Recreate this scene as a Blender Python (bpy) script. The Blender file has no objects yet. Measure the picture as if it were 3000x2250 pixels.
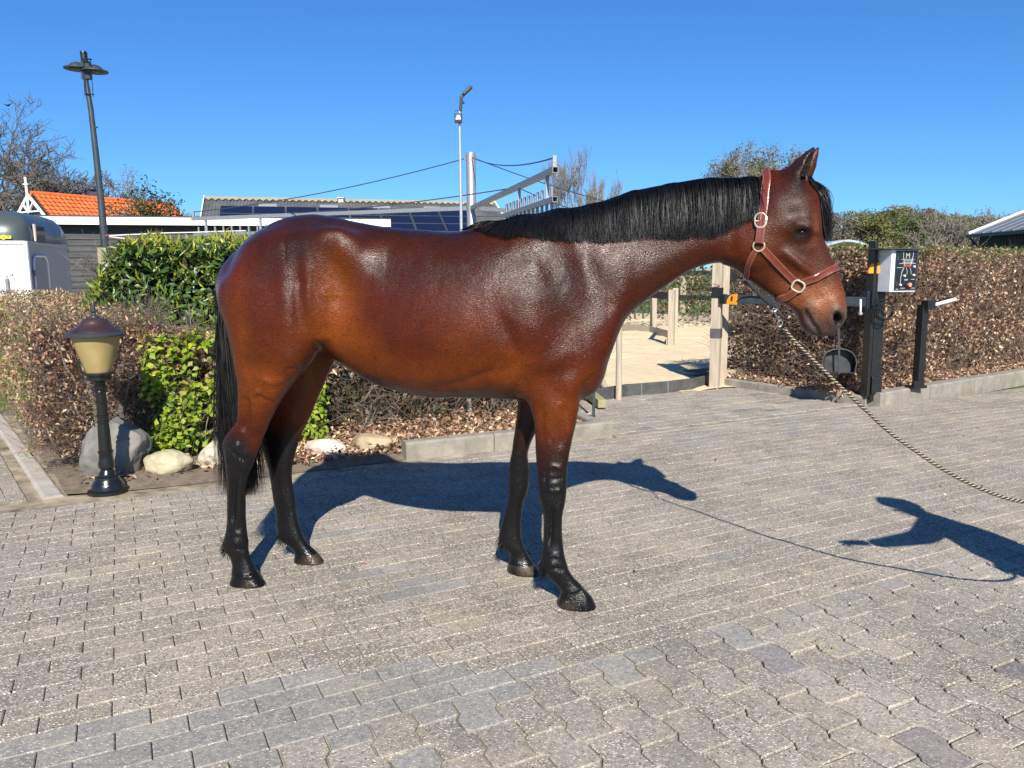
import bpy, bmesh, math, random
import numpy as np
from mathutils import Vector, Matrix, noise as mnoise
from mathutils.bvhtree import BVHTree
R = math.radians
S = bpy.context.scene
COL = S.collection
rnd = random.Random(7)

# ---------------------------------------------------------------- camera
CAM_H, PITCH, ROLL, FPX = 1.45, R(8.2), R(0.4), 2254.0
cf = np.array([0, math.cos(PITCH), -math.sin(PITCH)])
_u = np.array([0, math.sin(PITCH), math.cos(PITCH)]); _r = np.array([1., 0, 0])
cr = _r*math.cos(ROLL)-_u*math.sin(ROLL)
cu = _u*math.cos(ROLL)+_r*math.sin(ROLL)
cam = bpy.data.cameras.new('camera'); co = bpy.data.objects.new('camera', cam); COL.objects.link(co)
cam.sensor_width = 36; cam.lens = FPX/3000*36; cam.clip_start = .05; cam.clip_end = 2000
co.matrix_world = Matrix(((cr[0], cu[0], -cf[0], 0), (cr[1], cu[1], -cf[1], 0), (cr[2], cu[2], -cf[2], CAM_H), (0, 0, 0, 1)))
S.camera = co

# ---------------------------------------------------------------- light
SUN = Vector((0.125, -1.37, 1.0)).normalized()          # towards the sun
SUN_EL = math.asin(SUN.z); SUN_AZ = math.atan2(SUN.x, SUN.y)
w = bpy.data.worlds.new('World'); S.world = w; w.use_nodes = True
nt = w.node_tree; nt.nodes.clear()
sky = nt.nodes.new('ShaderNodeTexSky'); sky.sky_type = 'NISHITA'; sky.sun_disc = False
sky.sun_elevation = SUN_EL; sky.sun_rotation = SUN_AZ
sky.air_density = 1.0; sky.dust_density = 0.25; sky.ozone_density = 3.2; sky.altitude = 0
hsv = nt.nodes.new('ShaderNodeHueSaturation'); hsv.inputs['Saturation'].default_value = 1.1
hsv.inputs['Hue'].default_value = 0.50
bg = nt.nodes.new('ShaderNodeBackground'); bg.inputs[1].default_value = 0.06
wo = nt.nodes.new('ShaderNodeOutputWorld')
tcw = nt.nodes.new('ShaderNodeTexCoord'); mpw = nt.nodes.new('ShaderNodeMapping'); mpw.vector_type = 'POINT'
mpw.inputs['Scale'].default_value = (1, 1, 1.0); mpw.inputs['Location'].default_value = (0, 0, .015)
nmw = nt.nodes.new('ShaderNodeVectorMath'); nmw.operation = 'NORMALIZE'
nt.links.new(tcw.outputs['Generated'], mpw.inputs[0]); nt.links.new(mpw.outputs[0], nmw.inputs[0]); nt.links.new(nmw.outputs[0], sky.inputs[0])
nt.links.new(sky.outputs[0], hsv.inputs['Color']); tint = nt.nodes.new('ShaderNodeMix'); tint.data_type = 'RGBA'; tint.blend_type = 'MULTIPLY'; tint.inputs[0].default_value = 1; tint.inputs[7].default_value = (.56, .99, 1.46, 1)
nt.links.new(hsv.outputs[0], tint.inputs[6]); nt.links.new(tint.outputs[2], bg.inputs[0]); nt.links.new(bg.outputs[0], wo.inputs[0])
sl = bpy.data.lights.new('sun', 'SUN'); sl.energy = 5.0; sl.angle = R(.53); sl.color = (1, .935, .83)
so = bpy.data.objects.new('sun', sl); COL.objects.link(so); so.rotation_euler = SUN.to_track_quat('Z', 'Y').to_euler(); so.location = (0, 0, 30)
S.view_settings.view_transform = 'Standard'; S.view_settings.look = 'None'; S.view_settings.exposure = 0.75; S.view_settings.gamma = 1
S.view_settings.use_curve_mapping = False
S.render.engine = 'CYCLES'; S.cycles.max_bounces = 6; S.cycles.transparent_max_bounces = 8

# ---------------------------------------------------------------- measuring helpers (3000 px wide photograph -> metres)
def ray(px, py): return cf+cr*(px-1500)/FPX+cu*(1125-py)/FPX
def gnd(px, py, z=0.):
    d = ray(px, py); t = (z-CAM_H)/d[2]; return Vector((d[0]*t, d[1]*t, z))
def at(px, py, Y):
    d = ray(px, py); t = Y/d[1]; return Vector((d[0]*t, Y, CAM_H+d[2]*t))
CA, SA = math.cos(R(27)), math.sin(R(27))
def yd(a, n, z=0.): return Vector((a*CA-n*SA, a*SA+n*CA, z))     # yard frame: a along the kerbs, n away
def toyd(p): return (p[0]*CA+p[1]*SA, -p[0]*SA+p[1]*CA)

# ---------------------------------------------------------------- objects
def link(name, me, mat=None, parent=None, smooth=False):
    o = bpy.data.objects.new(name, me); COL.objects.link(o)
    if mat is not None:
        for m in (mat if isinstance(mat, (list, tuple)) else [mat]): me.materials.append(m)
    if parent is not None: o.parent = parent
    if smooth: me.polygons.foreach_set('use_smooth', [True]*len(me.polygons))
    return o
def tag(o, label=None, cat=None, group=None, kind=None):
    if label: o['label'] = label
    if cat: o['category'] = cat
    if group: o['group'] = group
    if kind: o['kind'] = kind
    return o
def empty(name, loc, label, cat, group=None):
    o = bpy.data.objects.new(name, None); COL.objects.link(o); o.location = loc; o.empty_display_size = .1
    return tag(o, label, cat, group)

def world_of(o):
    m = Matrix.Translation(o.location) @ o.rotation_euler.to_matrix().to_4x4()
    if o.parent is not None: m = world_of(o.parent) @ o.matrix_parent_inverse @ m
    return m
def under(o, parent):
    """parent keeping world placement"""
    o.parent = parent; o.matrix_parent_inverse = world_of(parent).inverted(); return o
class MB:
    """collects simple solids; world coordinates"""
    def __init__(s): s.v = []; s.f = []; s.m = []
    def add(s, vs, fs, mi=0):
        b = len(s.v); s.v += [tuple(v) for v in vs]; s.f += [tuple(i+b for i in f) for f in fs]; s.m += [mi]*len(fs); return s
    def box(s, c, size, rot=None, mi=0, taper=1.0):
        x, y, z = [q/2 for q in size]; M = rot if rot is not None else Matrix.Identity(3); c = Vector(c)
        vs = []
        for sz in (-1, 1):
            k = taper if sz > 0 else 1
            for sx, sy in ((-1, -1), (1, -1), (1, 1), (-1, 1)): vs.append(c+M@Vector((sx*x*k, sy*y*k, sz*z)))
        return s.add(vs, [(3, 2, 1, 0), (4, 5, 6, 7), (0, 1, 5, 4), (1, 2, 6, 5), (2, 3, 7, 6), (3, 0, 4, 7)], mi)
    def bar(s, p, q, w, h, mi=0, up=(0, 0, 1)):
        p = Vector(p); q = Vector(q); d = (q-p); L = d.length; d.normalize(); up = Vector(up)
        sd = d.cross(up)
        if sd.length < 1e-4: sd = d.cross(Vector((1, 0, 0)))
        sd.normalize(); u2 = sd.cross(d)
        M = Matrix((sd, d, u2)).transposed()
        return s.box((p+q)/2, (w, L, h), M, mi)
    def tube(s, pts, r, n=8, mi=0, cap=True):
        pts = [Vector(p) for p in pts]; k = len(pts)
        rs = r if isinstance(r, (list, tuple)) else [r]*k
        ref = None; rings = []
        for i, p in enumerate(pts):
            d = (pts[min(i+1, k-1)]-pts[max(i-1, 0)]).normalized()
            if ref is None: ref = d.orthogonal().normalized()
            ref = (ref-d*ref.dot(d)); ref = ref.normalized() if ref.length > 1e-6 else d.orthogonal().normalized()
            b = d.cross(ref)
            rings.append([p+(ref*math.cos(2*math.pi*j/n)+b*math.sin(2*math.pi*j/n))*rs[i] for j in range(n)])
        vs = [v for rg in rings for v in rg]; fs = []
        for i in range(k-1):
            for j in range(n):
                a, b2 = i*n+j, i*n+(j+1) % n; fs.append((a, b2, b2+n, a+n))
        if cap: fs.append(tuple(range(n-1, -1, -1))); fs.append(tuple(range((k-1)*n, k*n)))
        return s.add(vs, fs, mi)
    def lathe(s, prof, c, n=24, mi=0, axis=None, up=None):
        c = Vector(c); vs = []; fs = []; k = len(prof)
        az = Vector(axis).normalized() if axis is not None else Vector((0, 0, 1)); ax = az.orthogonal().normalized() if axis is not None else Vector((1, 0, 0)); ay = az.cross(ax)
        for r, z in prof:
            for j in range(n): vs.append(c+az*z+ax*(r*math.cos(2*math.pi*j/n))+ay*(r*math.sin(2*math.pi*j/n)))
        for i in range(k-1):
            for j in range(n):
                a, b = i*n+j, i*n+(j+1) % n; fs.append((a, b, b+n, a+n))
        if prof[0][0] > 1e-5: fs.append(tuple(range(n-1, -1, -1)))
        if prof[-1][0] > 1e-5: fs.append(tuple(range((k-1)*n, k*n)))
        return s.add(vs, fs, mi)
    def mesh(s, name='m'):
        me = bpy.data.meshes.new(name); me.from_pydata(s.v, [], s.f)
        if any(s.m): me.polygons.foreach_set('material_index', s.m)
        me.update(); return me
    def build(s, name, mat, parent=None, smooth=False, bevel=0, origin=None):
        if origin is not None:
            o0 = Vector(origin); s.v = [tuple(Vector(v)-o0) for v in s.v]
        me = s.mesh(name)
        o = link(name, me, mat, None, smooth)
        if origin is not None: o.location = origin
        if parent is not None: under(o, parent)
        if bevel:
            b = o.modifiers.new('bevel', 'BEVEL'); b.width = bevel; b.segments = 2; b.limit_method = 'ANGLE'; b.angle_limit = R(40)
        if smooth and len(me.polygons) < 60000:
            me.polygons.foreach_set('use_smooth', [True]*len(me.polygons))
            if hasattr(me, 'set_sharp_from_angle'): me.set_sharp_from_angle(angle=R(42))
        return o
def rotz(a): return Matrix.Rotation(a, 3, 'Z')

# ---------------------------------------------------------------- materials
def lin(c):
    return tuple(((x/12.92) if x <= .04045 else ((x+.055)/1.055)**2.4) for x in c)
def mat(name, color, rough=.6, metal=0., var=0., vscale=8., color2=None, bump=0., bscale=60., coords='Object', spec=.5, stretch=(1, 1, 1), detail=4., trans=0., coat=0., wear=None):
    m = bpy.data.materials.new(name); m.use_nodes = True; n = m.node_tree.nodes; L = m.node_tree.links
    b = n['Principled BSDF']; b.inputs['Roughness'].default_value = rough; b.inputs['Metallic'].default_value = metal
    b.inputs['Specular IOR Level'].default_value = spec; b.inputs['Base Color'].default_value = (*color, 1)
    if coat: b.inputs['Coat Weight'].default_value = coat; b.inputs['Coat Roughness'].default_value = .1
    tc = n.new('ShaderNodeTexCoord'); mp = n.new('ShaderNodeMapping'); mp.inputs['Scale'].default_value = stretch
    L.new(tc.outputs[coords], mp.inputs[0])
    if var or color2:
        nz = n.new('ShaderNodeTexNoise'); nz.inputs['Scale'].default_value = vscale; nz.inputs['Detail'].default_value = detail; nz.inputs['Roughness'].default_value = .65
        L.new(mp.outputs[0], nz.inputs[0])
        rp = n.new('ShaderNodeValToRGB'); rp.color_ramp.elements[0].position = .32; rp.color_ramp.elements[1].position = .68
        c2 = color2 if color2 else tuple(min(1, x*(1+var)) for x in color)
        c1 = color if color2 else tuple(x*(1-var) for x in color)
        rp.color_ramp.elements[0].color = (*c1, 1); rp.color_ramp.elements[1].color = (*c2, 1)
        L.new(nz.outputs[0], rp.inputs[0]); L.new(rp.outputs[0], b.inputs['Base Color'])
    if bump:
        nb = n.new('ShaderNodeTexNoise'); nb.inputs['Scale'].default_value = bscale; nb.inputs['Detail'].default_value = 5
        L.new(mp.outputs[0], nb.inputs[0])
        bp = n.new('ShaderNodeBump'); bp.inputs['Strength'].default_value = bump; bp.inputs['Distance'].default_value = .01
        L.new(nb.outputs[0], bp.inputs['Height']); L.new(bp.outputs[0], b.inputs['Normal'])
    if trans:
        b.inputs['Transmission Weight'].default_value = trans
    return m
M_black = mat('black_painted_steel', (.012, .013, .014), .35, var=.3, vscale=20, bump=.05)
M_galv = mat('galvanised_steel', (.20, .215, .23), .45, .4, color2=(.30, .32, .34), vscale=30, bump=.06, bscale=120)
M_darkpaint = mat('dark_grey_paint', (.035, .045, .05), .4, var=.25, vscale=12, bump=.05)
M_white = mat('white_paint', (.78, .78, .76), .45, var=.04, vscale=3)
# ================================================================ GROUND AND PAVING
def stone_mat(name, attr=True, base=(.27, .25, .21), speck=(.74, .68, .54), bumpk=1.0, sandy=.35):
    m = bpy.data.materials.new(name); m.use_nodes = True; n = m.node_tree.nodes; L = m.node_tree.links; b = n['Principled BSDF']
    g = n.new('ShaderNodeNewGeometry')
    def nd(t, **k):
        x = n.new(t)
        for a, v in k.items(): setattr(x, a, v)
        return x
    if attr:
        at_ = nd('ShaderNodeAttribute'); at_.attribute_name = 'pc'; basec = at_.outputs['Color']; smooth = at_.outputs['Alpha']
    else:
        rgb = nd('ShaderNodeRGB'); rgb.outputs[0].default_value = (*base, 1); basec = rgb.outputs[0]; smooth = None
    nl = nd('ShaderNodeTexNoise'); nl.inputs['Scale'].default_value = 1.3; nl.inputs['Detail'].default_value = 6; nl.inputs['Roughness'].default_value = .7; L.new(g.outputs['Position'], nl.inputs[0])
    nm = nd('ShaderNodeTexNoise'); nm.inputs['Scale'].default_value = 45; nm.inputs['Detail'].default_value = 6; nm.inputs['Roughness'].default_value = .75; L.new(g.outputs['Position'], nm.inputs[0])
    def ramp(src, a, c0, c, c1):
        r = nd('ShaderNodeMapRange'); r.inputs[1].default_value = a; r.inputs[2].default_value = c; r.inputs[3].default_value = c0; r.inputs[4].default_value = c1; L.new(src, r.inputs[0]); return r.outputs[0]
    def scale(c, f):
        v = nd('ShaderNodeVectorMath', operation='SCALE'); L.new(c, v.inputs[0]); L.new(f, v.inputs['Scale']); return v.outputs[0]
    c = scale(basec, ramp(nm.outputs[0], .3, .62, .7, 1.38)); c = scale(c, ramp(nl.outputs[0], .35, .80, .65, 1.16))
    def mix(a, bb, f):
        x = nd('ShaderNodeMix'); x.data_type = 'RGBA'; L.new(f, x.inputs[0]); L.new(a, x.inputs[6])
        if isinstance(bb, tuple): x.inputs[7].default_value = (*bb, 1)
        else: L.new(bb, x.inputs[7])
        return x.outputs[2]
    hts = []
    for sc_, thr, colr, sq in ((78, .66, speck, (1, 1.9, 1)), (130, .60, (.56, .49, .38), (1.7, 1, 1)), (95, .78, (.07, .065, .06), (1, 1, 1))):
        mp = nd('ShaderNodeMapping'); mp.inputs['Scale'].default_value = sq; mp.inputs['Rotation'].default_value = (0, 0, sc_); L.new(g.outputs['Position'], mp.inputs[0])
        vo = nd('ShaderNodeTexVoronoi'); vo.inputs['Scale'].default_value = sc_; L.new(mp.outputs[0], vo.inputs[0])
        sp = nd('ShaderNodeSeparateColor'); L.new(vo.outputs['Color'], sp.inputs[0])
        pick = nd('ShaderNodeMath', operation='GREATER_THAN'); L.new(sp.outputs[0], pick.inputs[0]); pick.inputs[1].default_value = thr
        near_ = ramp(vo.outputs['Distance'], .30, 1, .42, 0)
        f = nd('ShaderNodeMath', operation='MULTIPLY'); L.new(pick.outputs[0], f.inputs[0]); L.new(near_, f.inputs[1]); fo = f.outputs[0]
        if smooth is not None:
            f2 = nd('ShaderNodeMath', operation='MULTIPLY'); L.new(fo, f2.inputs[0]); L.new(smooth, f2.inputs[1]); fo = f2.outputs[0]
        c = mix(c, colr, fo); hts.append(fo)
    # blown sand lying in patches
    ns = nd('ShaderNodeTexNoise'); ns.inputs['Scale'].default_value = 2.2; ns.inputs['Detail'].default_value = 8; ns.inputs['Roughness'].default_value = .8; L.new(g.outputs['Position'], ns.inputs[0])
    sf = ramp(ns.outputs[0], .50, 0, .68, sandy); c = mix(c, (.50, .41, .27), sf)
    L.new(c, b.inputs['Base Color']); b.inputs['Roughness'].default_value = .85; b.inputs['Specular IOR Level'].default_value = .3
    ad = nd('ShaderNodeMath', operation='ADD'); L.new(hts[0], ad.inputs[0]); L.new(nm.outputs[0], ad.inputs[1])
    bp = nd('ShaderNodeBump'); bp.inputs['Strength'].default_value = .55*bumpk; bp.inputs['Distance'].default_value = .004; L.new(ad.outputs[0], bp.inputs['Height']); L.new(bp.outputs[0], b.inputs['Normal'])
    return m
M_paver = stone_mat('exposed_aggregate_paver')
M_kerb = mat('weathered_concrete', (.17, .155, .125), .9, color2=(.30, .275, .225), vscale=7, bump=.5, bscale=70, detail=8)
M_joint = mat('sandy_joint', (.085, .07, .05), .95, color2=(.42, .35, .24), vscale=5, bump=.3, bscale=150)
M_sand = mat('pale_arena_sand', (.54, .43, .26), .95, color2=(.67, .555, .37), vscale=5, bump=.7, bscale=26, detail=8)
M_soil = mat('bed_soil', (.10, .075, .05), .95, color2=(.20, .16, .115), vscale=12, bump=.7, bscale=50, detail=8)
M_grass = mat('rough_grass', (.05, .075, .02), .9, color2=(.12, .13, .05), vscale=6, bump=.5, bscale=30)

def sheet(name, pts, z, m, sub=0, amp=0, seed=0, cell=.25):
    """flat or gently uneven sheet from a polygon in world x, y"""
    from mathutils.geometry import tessellate_polygon
    bm = bmesh.new(); vs = [bm.verts.new((p[0], p[1], z)) for p in pts]
    for t in tessellate_polygon([[Vector((p[0], p[1], 0)) for p in pts]]): bm.faces.new([vs[i] for i in t])
    bmesh.ops.recalc_face_normals(bm, faces=bm.faces)
    if sub:
        for _ in range(sub): bmesh.ops.subdivide_edges(bm, edges=[e for e in bm.edges if e.calc_length() > cell], cuts=1, use_grid_fill=False); bmesh.ops.triangulate(bm, faces=bm.faces)
        for v in bm.verts:
            v.co.z += amp*mnoise.noise(Vector((v.co.x*1.3+seed, v.co.y*1.3, 0)))+amp*.5*mnoise.noise(Vector((v.co.x*6+seed, v.co.y*6, 0)))
    if name == 'planting_bed':
        for v in bm.verts:
            a_, n_ = toyd(v.co); t = min(1, max(0, (n_-5.72)/.22)); v.co.z = -.006+(v.co.z+.006)*t
    me = bpy.data.meshes.new(name); bm.to_mesh(me); bm.free(); me.validate()
    if me.polygons and me.polygons[0].normal.z < 0: me.flip_normals()
    return tag(link(name, me, m, None, bool(sub)), kind='structure')
base = sheet('ground', [(-500, -20), (500, -20), (500, 900), (-500, 900)], -.06, M_grass)
# the yard: joint sand under all the pavers
paving = sheet('yard_paving', [yd(-14, -9), yd(40, -9), yd(40, 5.60), yd(7.2, 5.52), yd(3.95, 5.56), yd(3.95, 5.95), yd(-.30, 6.05), yd(-1.5, 11.5), yd(-1.5, 20), yd(-14, 20)], -.011, M_joint)
drive = sheet('gateway_paving', [yd(3.9, 5.5), yd(7.1, 5.5), yd(6.75, 7.45), yd(6.3, 7.62), yd(5.2, 7.50), yd(4.05, 7.4)], -.007, M_joint)
WC = Vector((-.87, 17.4, 0)); WR = 8.4
circ = [(WC.x+WR*1.03*math.cos(2*math.pi*i/64), WC.y+WR*1.03*math.sin(2*math.pi*i/64)) for i in range(64)]
ring = sheet('ring_sand', circ, -.005, M_sand, 5, .05, 3, .3)
track = sheet('ring_entrance_sand', [yd(4.9, 7.42), yd(5.3, 7.50), yd(5.9, 7.45), yd(6.7, 7.68), yd(7.4, 8.0), yd(8.2, 10.5), yd(3.6, 10.5)], .03, M_sand, 4, .02, 5, .3)

# --- pavers. outline in local (u along, v across), centre 0
def poly_paver(out, z_top=0., bev=.0032, drop=.0028, side=.02):
    n = len(out); cx = sum(p[0] for p in out)/n; cy = sum(p[1] for p in out)/n
    def ins(d):
        r = []
        for i in range(n):
            a, b_, c_ = Vector(out[i-1]), Vector(out[i]), Vector(out[(i+1) % n])
            e1 = (b_-a).normalized(); e2 = (c_-b_).normalized(); n1 = Vector((-e1.y, e1.x)); n2 = Vector((-e2.y, e2.x)); m_ = (n1+n2)
            m_ = m_/max(m_.dot(n1), .3) if m_.length > 1e-6 else n1
            r.append(b_+m_*d)
        return r
    top = ins(bev); vs = [(p.x, p.y, z_top) for p in top]+[(p[0], p[1], z_top-drop) for p in out]+[(p[0], p[1], z_top-side) for p in out]
    fs = [tuple(range(n))]
    for i in range(n):
        j = (i+1) % n; fs.append((n+i, n+j, j, i)); fs.append((2*n+i, 2*n+j, n+j, n+i))
    return vs, fs
BL, BW, GAP = .2148, .1075, .0034
def rect(l, w_): return [(-l/2, -w_/2), (l/2, -w_/2), (l/2, w_/2), (-l/2, w_/2)]
ZP, ZL, ZA = .1432, .2112, .0235     # zigzag column pitch, length, side step
def zoff(t):                          # side of a zigzag stone as a function of the distance along the column
    t = (t/ZL) % 1.
    if t < .30: return 0.
    if t < .45: return ZA*(t-.30)/.15
    if t < .85: return ZA
    return ZA*(1-(t-.85)/.15)
def zigout(v0, v1):
    ks = sorted({v0, v1} | {q for q in [ZL*(k+f) for k in range(int(v0/ZL)-1, int(v1/ZL)+2) for f in (.30, .45, .85, 1.0)] if v0+.004 < q < v1-.004})
    g = GAP*1.15; out = [(ZP/2+zoff(v)-g, min(max(v, v0+g), v1-g)) for v in ks]; out += [(-ZP/2+zoff(v)+g, min(max(v, v0+g), v1-g)) for v in reversed(ks)]
    return out
prs = random.Random(11)
def paver_col(kind):
    if kind == 'brick': b_ = Vector((.275, .245, .205))*prs.uniform(.88, 1.12); k = prs.uniform(.8, 1)
    elif kind == 'grey': b_ = Vector((.262, .250, .232))*prs.uniform(.88, 1.10); k = prs.uniform(.3, .6)
    else:
        b_ = Vector((.290, .262, .222))*prs.uniform(.88, 1.13); k = prs.uniform(.5, .95)
        r = prs.random()
        if r < .06: b_ = Vector((.225, .205, .205))*prs.uniform(.9, 1.1); k = .3
        elif r < .13: b_ = Vector((.305, .295, .270))*prs.uniform(.95, 1.1); k = .4
    b_ = b_*.88; return (*b_, k)
items = []          # (world centre, angle, outline, colour)
ANG = R(27)
def add_item(a, n, out, kind, ang=0.):
    items.append((a, n, out, paver_col(kind), ang, kind))
def infr(a, n):
    p = yd(a, n); v = np.array([p.x, p.y, -CAM_H]); z = v@cf
    if z < .3: return False
    x = 1500+FPX*(v@cr)/z; y = 1125-FPX*(v@cu)/z
    return -260 < x < 3260 and 780 < y < 2480
rows = int((5.53-2.30)/BW)
bw_ = (5.53-2.30)/rows
def bed_left(n): return -.45-.2*(n-5.8)
for r_i in range(rows):
    n0 = 2.30+bw_*(r_i+.5); off = (r_i % 2)*BL/2+prs.uniform(-.006, .006)
    for k in range(-60, 110):
        a = k*BL+off
        if not infr(a, n0): continue
        grey = (n0 < 2.30+bw_*4 and a < 1.45-.35*(n0-2.3)/bw_*.6 and not (prs.random() < .06)) or prs.random() < .012
        if n0 > 3.0 and n0 < 3.6 and .9 < a < 1.3 and prs.random() < .5: grey = True
        if n0 > 5.0 and 4.2 < a < 6.5 and prs.random() < .35: grey = True
        add_item(a, n0, rect(BL-GAP, bw_-GAP), 'grey' if grey else 'brick')
# last rows below the boundary on the far left belong to the same bond
for r_i in range(1, 26):
    n0 = 2.30-bw_*(r_i-.5); off = (r_i % 2)*BL/2
    for k in range(-60, 4):
        a = k*BL+off
        if a < -.35 and infr(a, n0): add_item(a, n0, rect(BL-GAP, bw_-GAP), 'grey' if prs.random() < .75 else 'brick')
# zigzag stones in columns across the strip
for c_i in range(-3, 95):
    a = -.25+ZP*(c_i+.5); half = c_i % 2
    n_top = 2.30
    v = n_top
    first = True
    while v > -1.2:
        ln = ZL/2 if (first and half) else ZL
        v0 = v-ln
        if infr(a, (v+v0)/2):
            out = zigout(v0, v); cy = (v0+v)/2
            add_item(a, cy, [(p[0], p[1]-cy) for p in out], 'grey' if (first and half and prs.random() < .8) else 'zig')
        v = v0; first = False
# gateway: zigzag stones laid the other way
for c_i in range(0, 14):
    n0 = 5.66+ZP*(c_i+.5)
    a0 = 3.98+.0*c_i+(c_i % 2)*ZL/2; k = 0
    while a0+ZL*k < 7.05-.13*(n0-5.6):
        v0 = a0+ZL*k; v1 = v0+ZL
        if n0 < 7.36:
            out = zigout(v0, v1); cc = (v0+v1)/2
            add_item(cc, n0, [(-(p[0]), p[1]-cc) for p in out][::-1], 'zig', R(-90))
        k += 1
# path on the left, running back beside the hedge
ba = R(101.3)
for i in range(34):
    for j in range(0, 9):
        u = .03+bw_*2*.5*(0)+BL*(i+.5)+(j % 2)*BL/2; wv_ = .085+.10*0+BW*(j+.5)
        a = -.53+u*math.cos(ba)-wv_*math.sin(ba); n0 = 5.80+u*math.sin(ba)+wv_*math.cos(ba)
        if infr(a, n0): add_item(a, n0, rect(BL-GAP, BW-GAP), 'brick', ba)
def dist_key(it):
    p = yd(it[0], it[1]); v = np.array([p.x, p.y, -CAM_H]); z = v@cf
    x = 1500+FPX*(v@cr)/z; y = 1125-FPX*(v@cu)/z
    vis = 0 <= x <= 3000 and y <= 2260
    return (0 if vis else 1, z)
items.sort(key=dist_key)
def setcol(me, col_per_vert):
    ca_ = me.color_attributes.new('pc', 'FLOAT_COLOR', 'POINT'); ca_.data.foreach_set('color', np.asarray(col_per_vert, np.float32).ravel())
cache = {}
for a, n0, out, colr, ang, kd in items[:296]:
    key = (kd,)+tuple((round(x, 3), round(y, 3)) for x, y in out); lst = cache.setdefault(key, [])
    if len(lst) < 14:
        vs, fs = poly_paver(out); me = bpy.data.meshes.new('paver'); me.from_pydata(vs, [], fs); setcol(me, [colr]*len(vs)); me.materials.append(M_paver); lst.append(me)
    me = lst[prs.randrange(len(lst))] if len(lst) >= 14 else lst[-1]
    o = bpy.data.objects.new('paver', me); COL.objects.link(o); o.parent = paving
    o.location = yd(a, n0, prs.uniform(-.0016, .0016)); o.rotation_euler = (prs.uniform(-.009, .009), prs.uniform(-.006, .006), ANG+ang+prs.uniform(-.006, .006))
def joined(name, its, parent):
    mb = MB(); cols = []
    for a, n0, out, colr, ang, kd in its:
        vs, fs = poly_paver(out); M_ = Matrix.Rotation(ANG+ang+prs.uniform(-.006, .006), 3, 'Z'); o0 = yd(a, n0, prs.uniform(-.002, .002)); tx, ty = prs.uniform(-.012, .012), prs.uniform(-.01, .01)
        mb.add([o0+M_@Vector(v)+Vector((0, 0, v[0]*tx+v[1]*ty)) for v in vs], fs); cols += [colr]*len(vs)
    me = mb.mesh(name); setcol(me, cols); o = link(name, me, M_paver, parent); o['kind'] = 'stuff'; return o
rest = items[296:]
joined('pavers', [i for i in rest if not (i[1] > 5.6 and 3.9 < i[0] < 7.2)], paving)
joined('pavers', [i for i in rest if (i[1] > 5.6 and 3.9 < i[0] < 7.2)], drive)

# --- kerbs: each stone a part
def kerb_run(label, stones, h=.125, w_=.13, group=None, z0=-.05, m=M_kerb, cat='kerb', nm='kerb', seed=1, pn='kerb_stone'):
    r = random.Random(seed); p0 = stones[0][0]; k = empty(nm, yd(*p0), label, cat)
    for (a0, n0), (a1, n1) in stones:
        p, q = yd(a0, n0), yd(a1, n1); d = (q-p).normalized(); p = p+d*.004; q = q-d*.004; sd = Vector((-d.y, d.x, 0))
        bm = bmesh.new(); N_ = 7; L_ = (q-p).length
        prof = [(0, z0), (0, h-.018), (.006, h-.006), (.02, h), (w_-.02, h), (w_-.006, h-.006), (w_, h-.018), (w_, z0)]
        rings = []
        for i in range(N_+1):
            c_ = p.lerp(q, i/N_); rings.append([bm.verts.new(c_+sd*(x+.002*mnoise.noise(Vector((c_.x*5+x*40, c_.y*5, z*30))))+Vector((0, 0, z+.0035*mnoise.noise(Vector((c_.x*9+x*30, c_.y*9, 3)))))) for x, z in prof])
        for i in range(N_):
            for j in range(len(prof)-1): bm.faces.new((rings[i][j], rings[i+1][j], rings[i+1][j+1], rings[i][j+1]))
        bm.faces.new(rings[0]); bm.faces.new(rings[-1][::-1])
        bmesh.ops.recalc_face_normals(bm, faces=bm.faces)
        me = bpy.data.meshes.new(pn); bm.to_mesh(me); bm.free(); under(link(pn, me, m, None, False), k)
    return k
kerb_run('mossy grey kerb along the leaf litter bed behind the horse', [((1.94, 5.66), (2.70, 5.63)), ((2.70, 5.63), (3.86, 5.60))], .135)
kerb_run('short kerb return at the end of the bed beside the gateway', [((3.84, 5.74), (3.98, 6.62)), ((3.98, 6.62), (4.12, 7.3))], .128, w_=.10, seed=2)
kerb_run('low kerb on the far side of the gateway below the hedge', [((7.20, 5.56), (6.97, 6.30)), ((6.97, 6.30), (6.90, 6.95)), ((6.90, 6.95), (6.78, 7.45))][::-1] if False else [((6.84, 7.45), (6.92, 6.95)), ((6.92, 6.95), (7.16, 5.60))], .10, w_=.11, seed=3)
kerb_run('tall weathered kerb along the yard under the big beech hedge', [((7.22, 5.47), (8.2, 5.57)), ((8.2, 5.57), (9.2, 5.68)), ((9.2, 5.68), (10.2, 5.79)), ((10.2, 5.79), (11.2, 5.90)), ((11.2, 5.90), (12.2, 6.01)), ((12.2, 6.01), (13.2, 6.12))], .15, w_=.16, seed=4)
kerb_run('flush concrete strip across the mouth of the gateway', [((3.86, 5.53), (4.86, 5.53)), ((4.86, 5.53), (5.86, 5.53)), ((5.86, 5.53), (6.98, 5.51))], .006, w_=.09, nm='edging_strip', cat='edging', seed=5)
M_lightk = mat('pale_concrete_slab', (.30, .275, .235), .85, color2=(.40, .37, .32), vscale=6, bump=.25, bscale=90)
st = []; u = 0
while u < 5.4:
    l_ = .48; a0, n0 = -.53+u*math.cos(ba), 5.79+u*math.sin(ba); a1, n1 = -.53+(u+l_)*math.cos(ba), 5.79+(u+l_)*math.sin(ba); st.append(((a1, n1), (a0, n0))); u += l_
kerb_run('pale flush slab edging along the bed on the left', st, .008, w_=.125, m=M_lightk, nm='edging_strip', cat='edging', seed=6, pn='slab')
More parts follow.
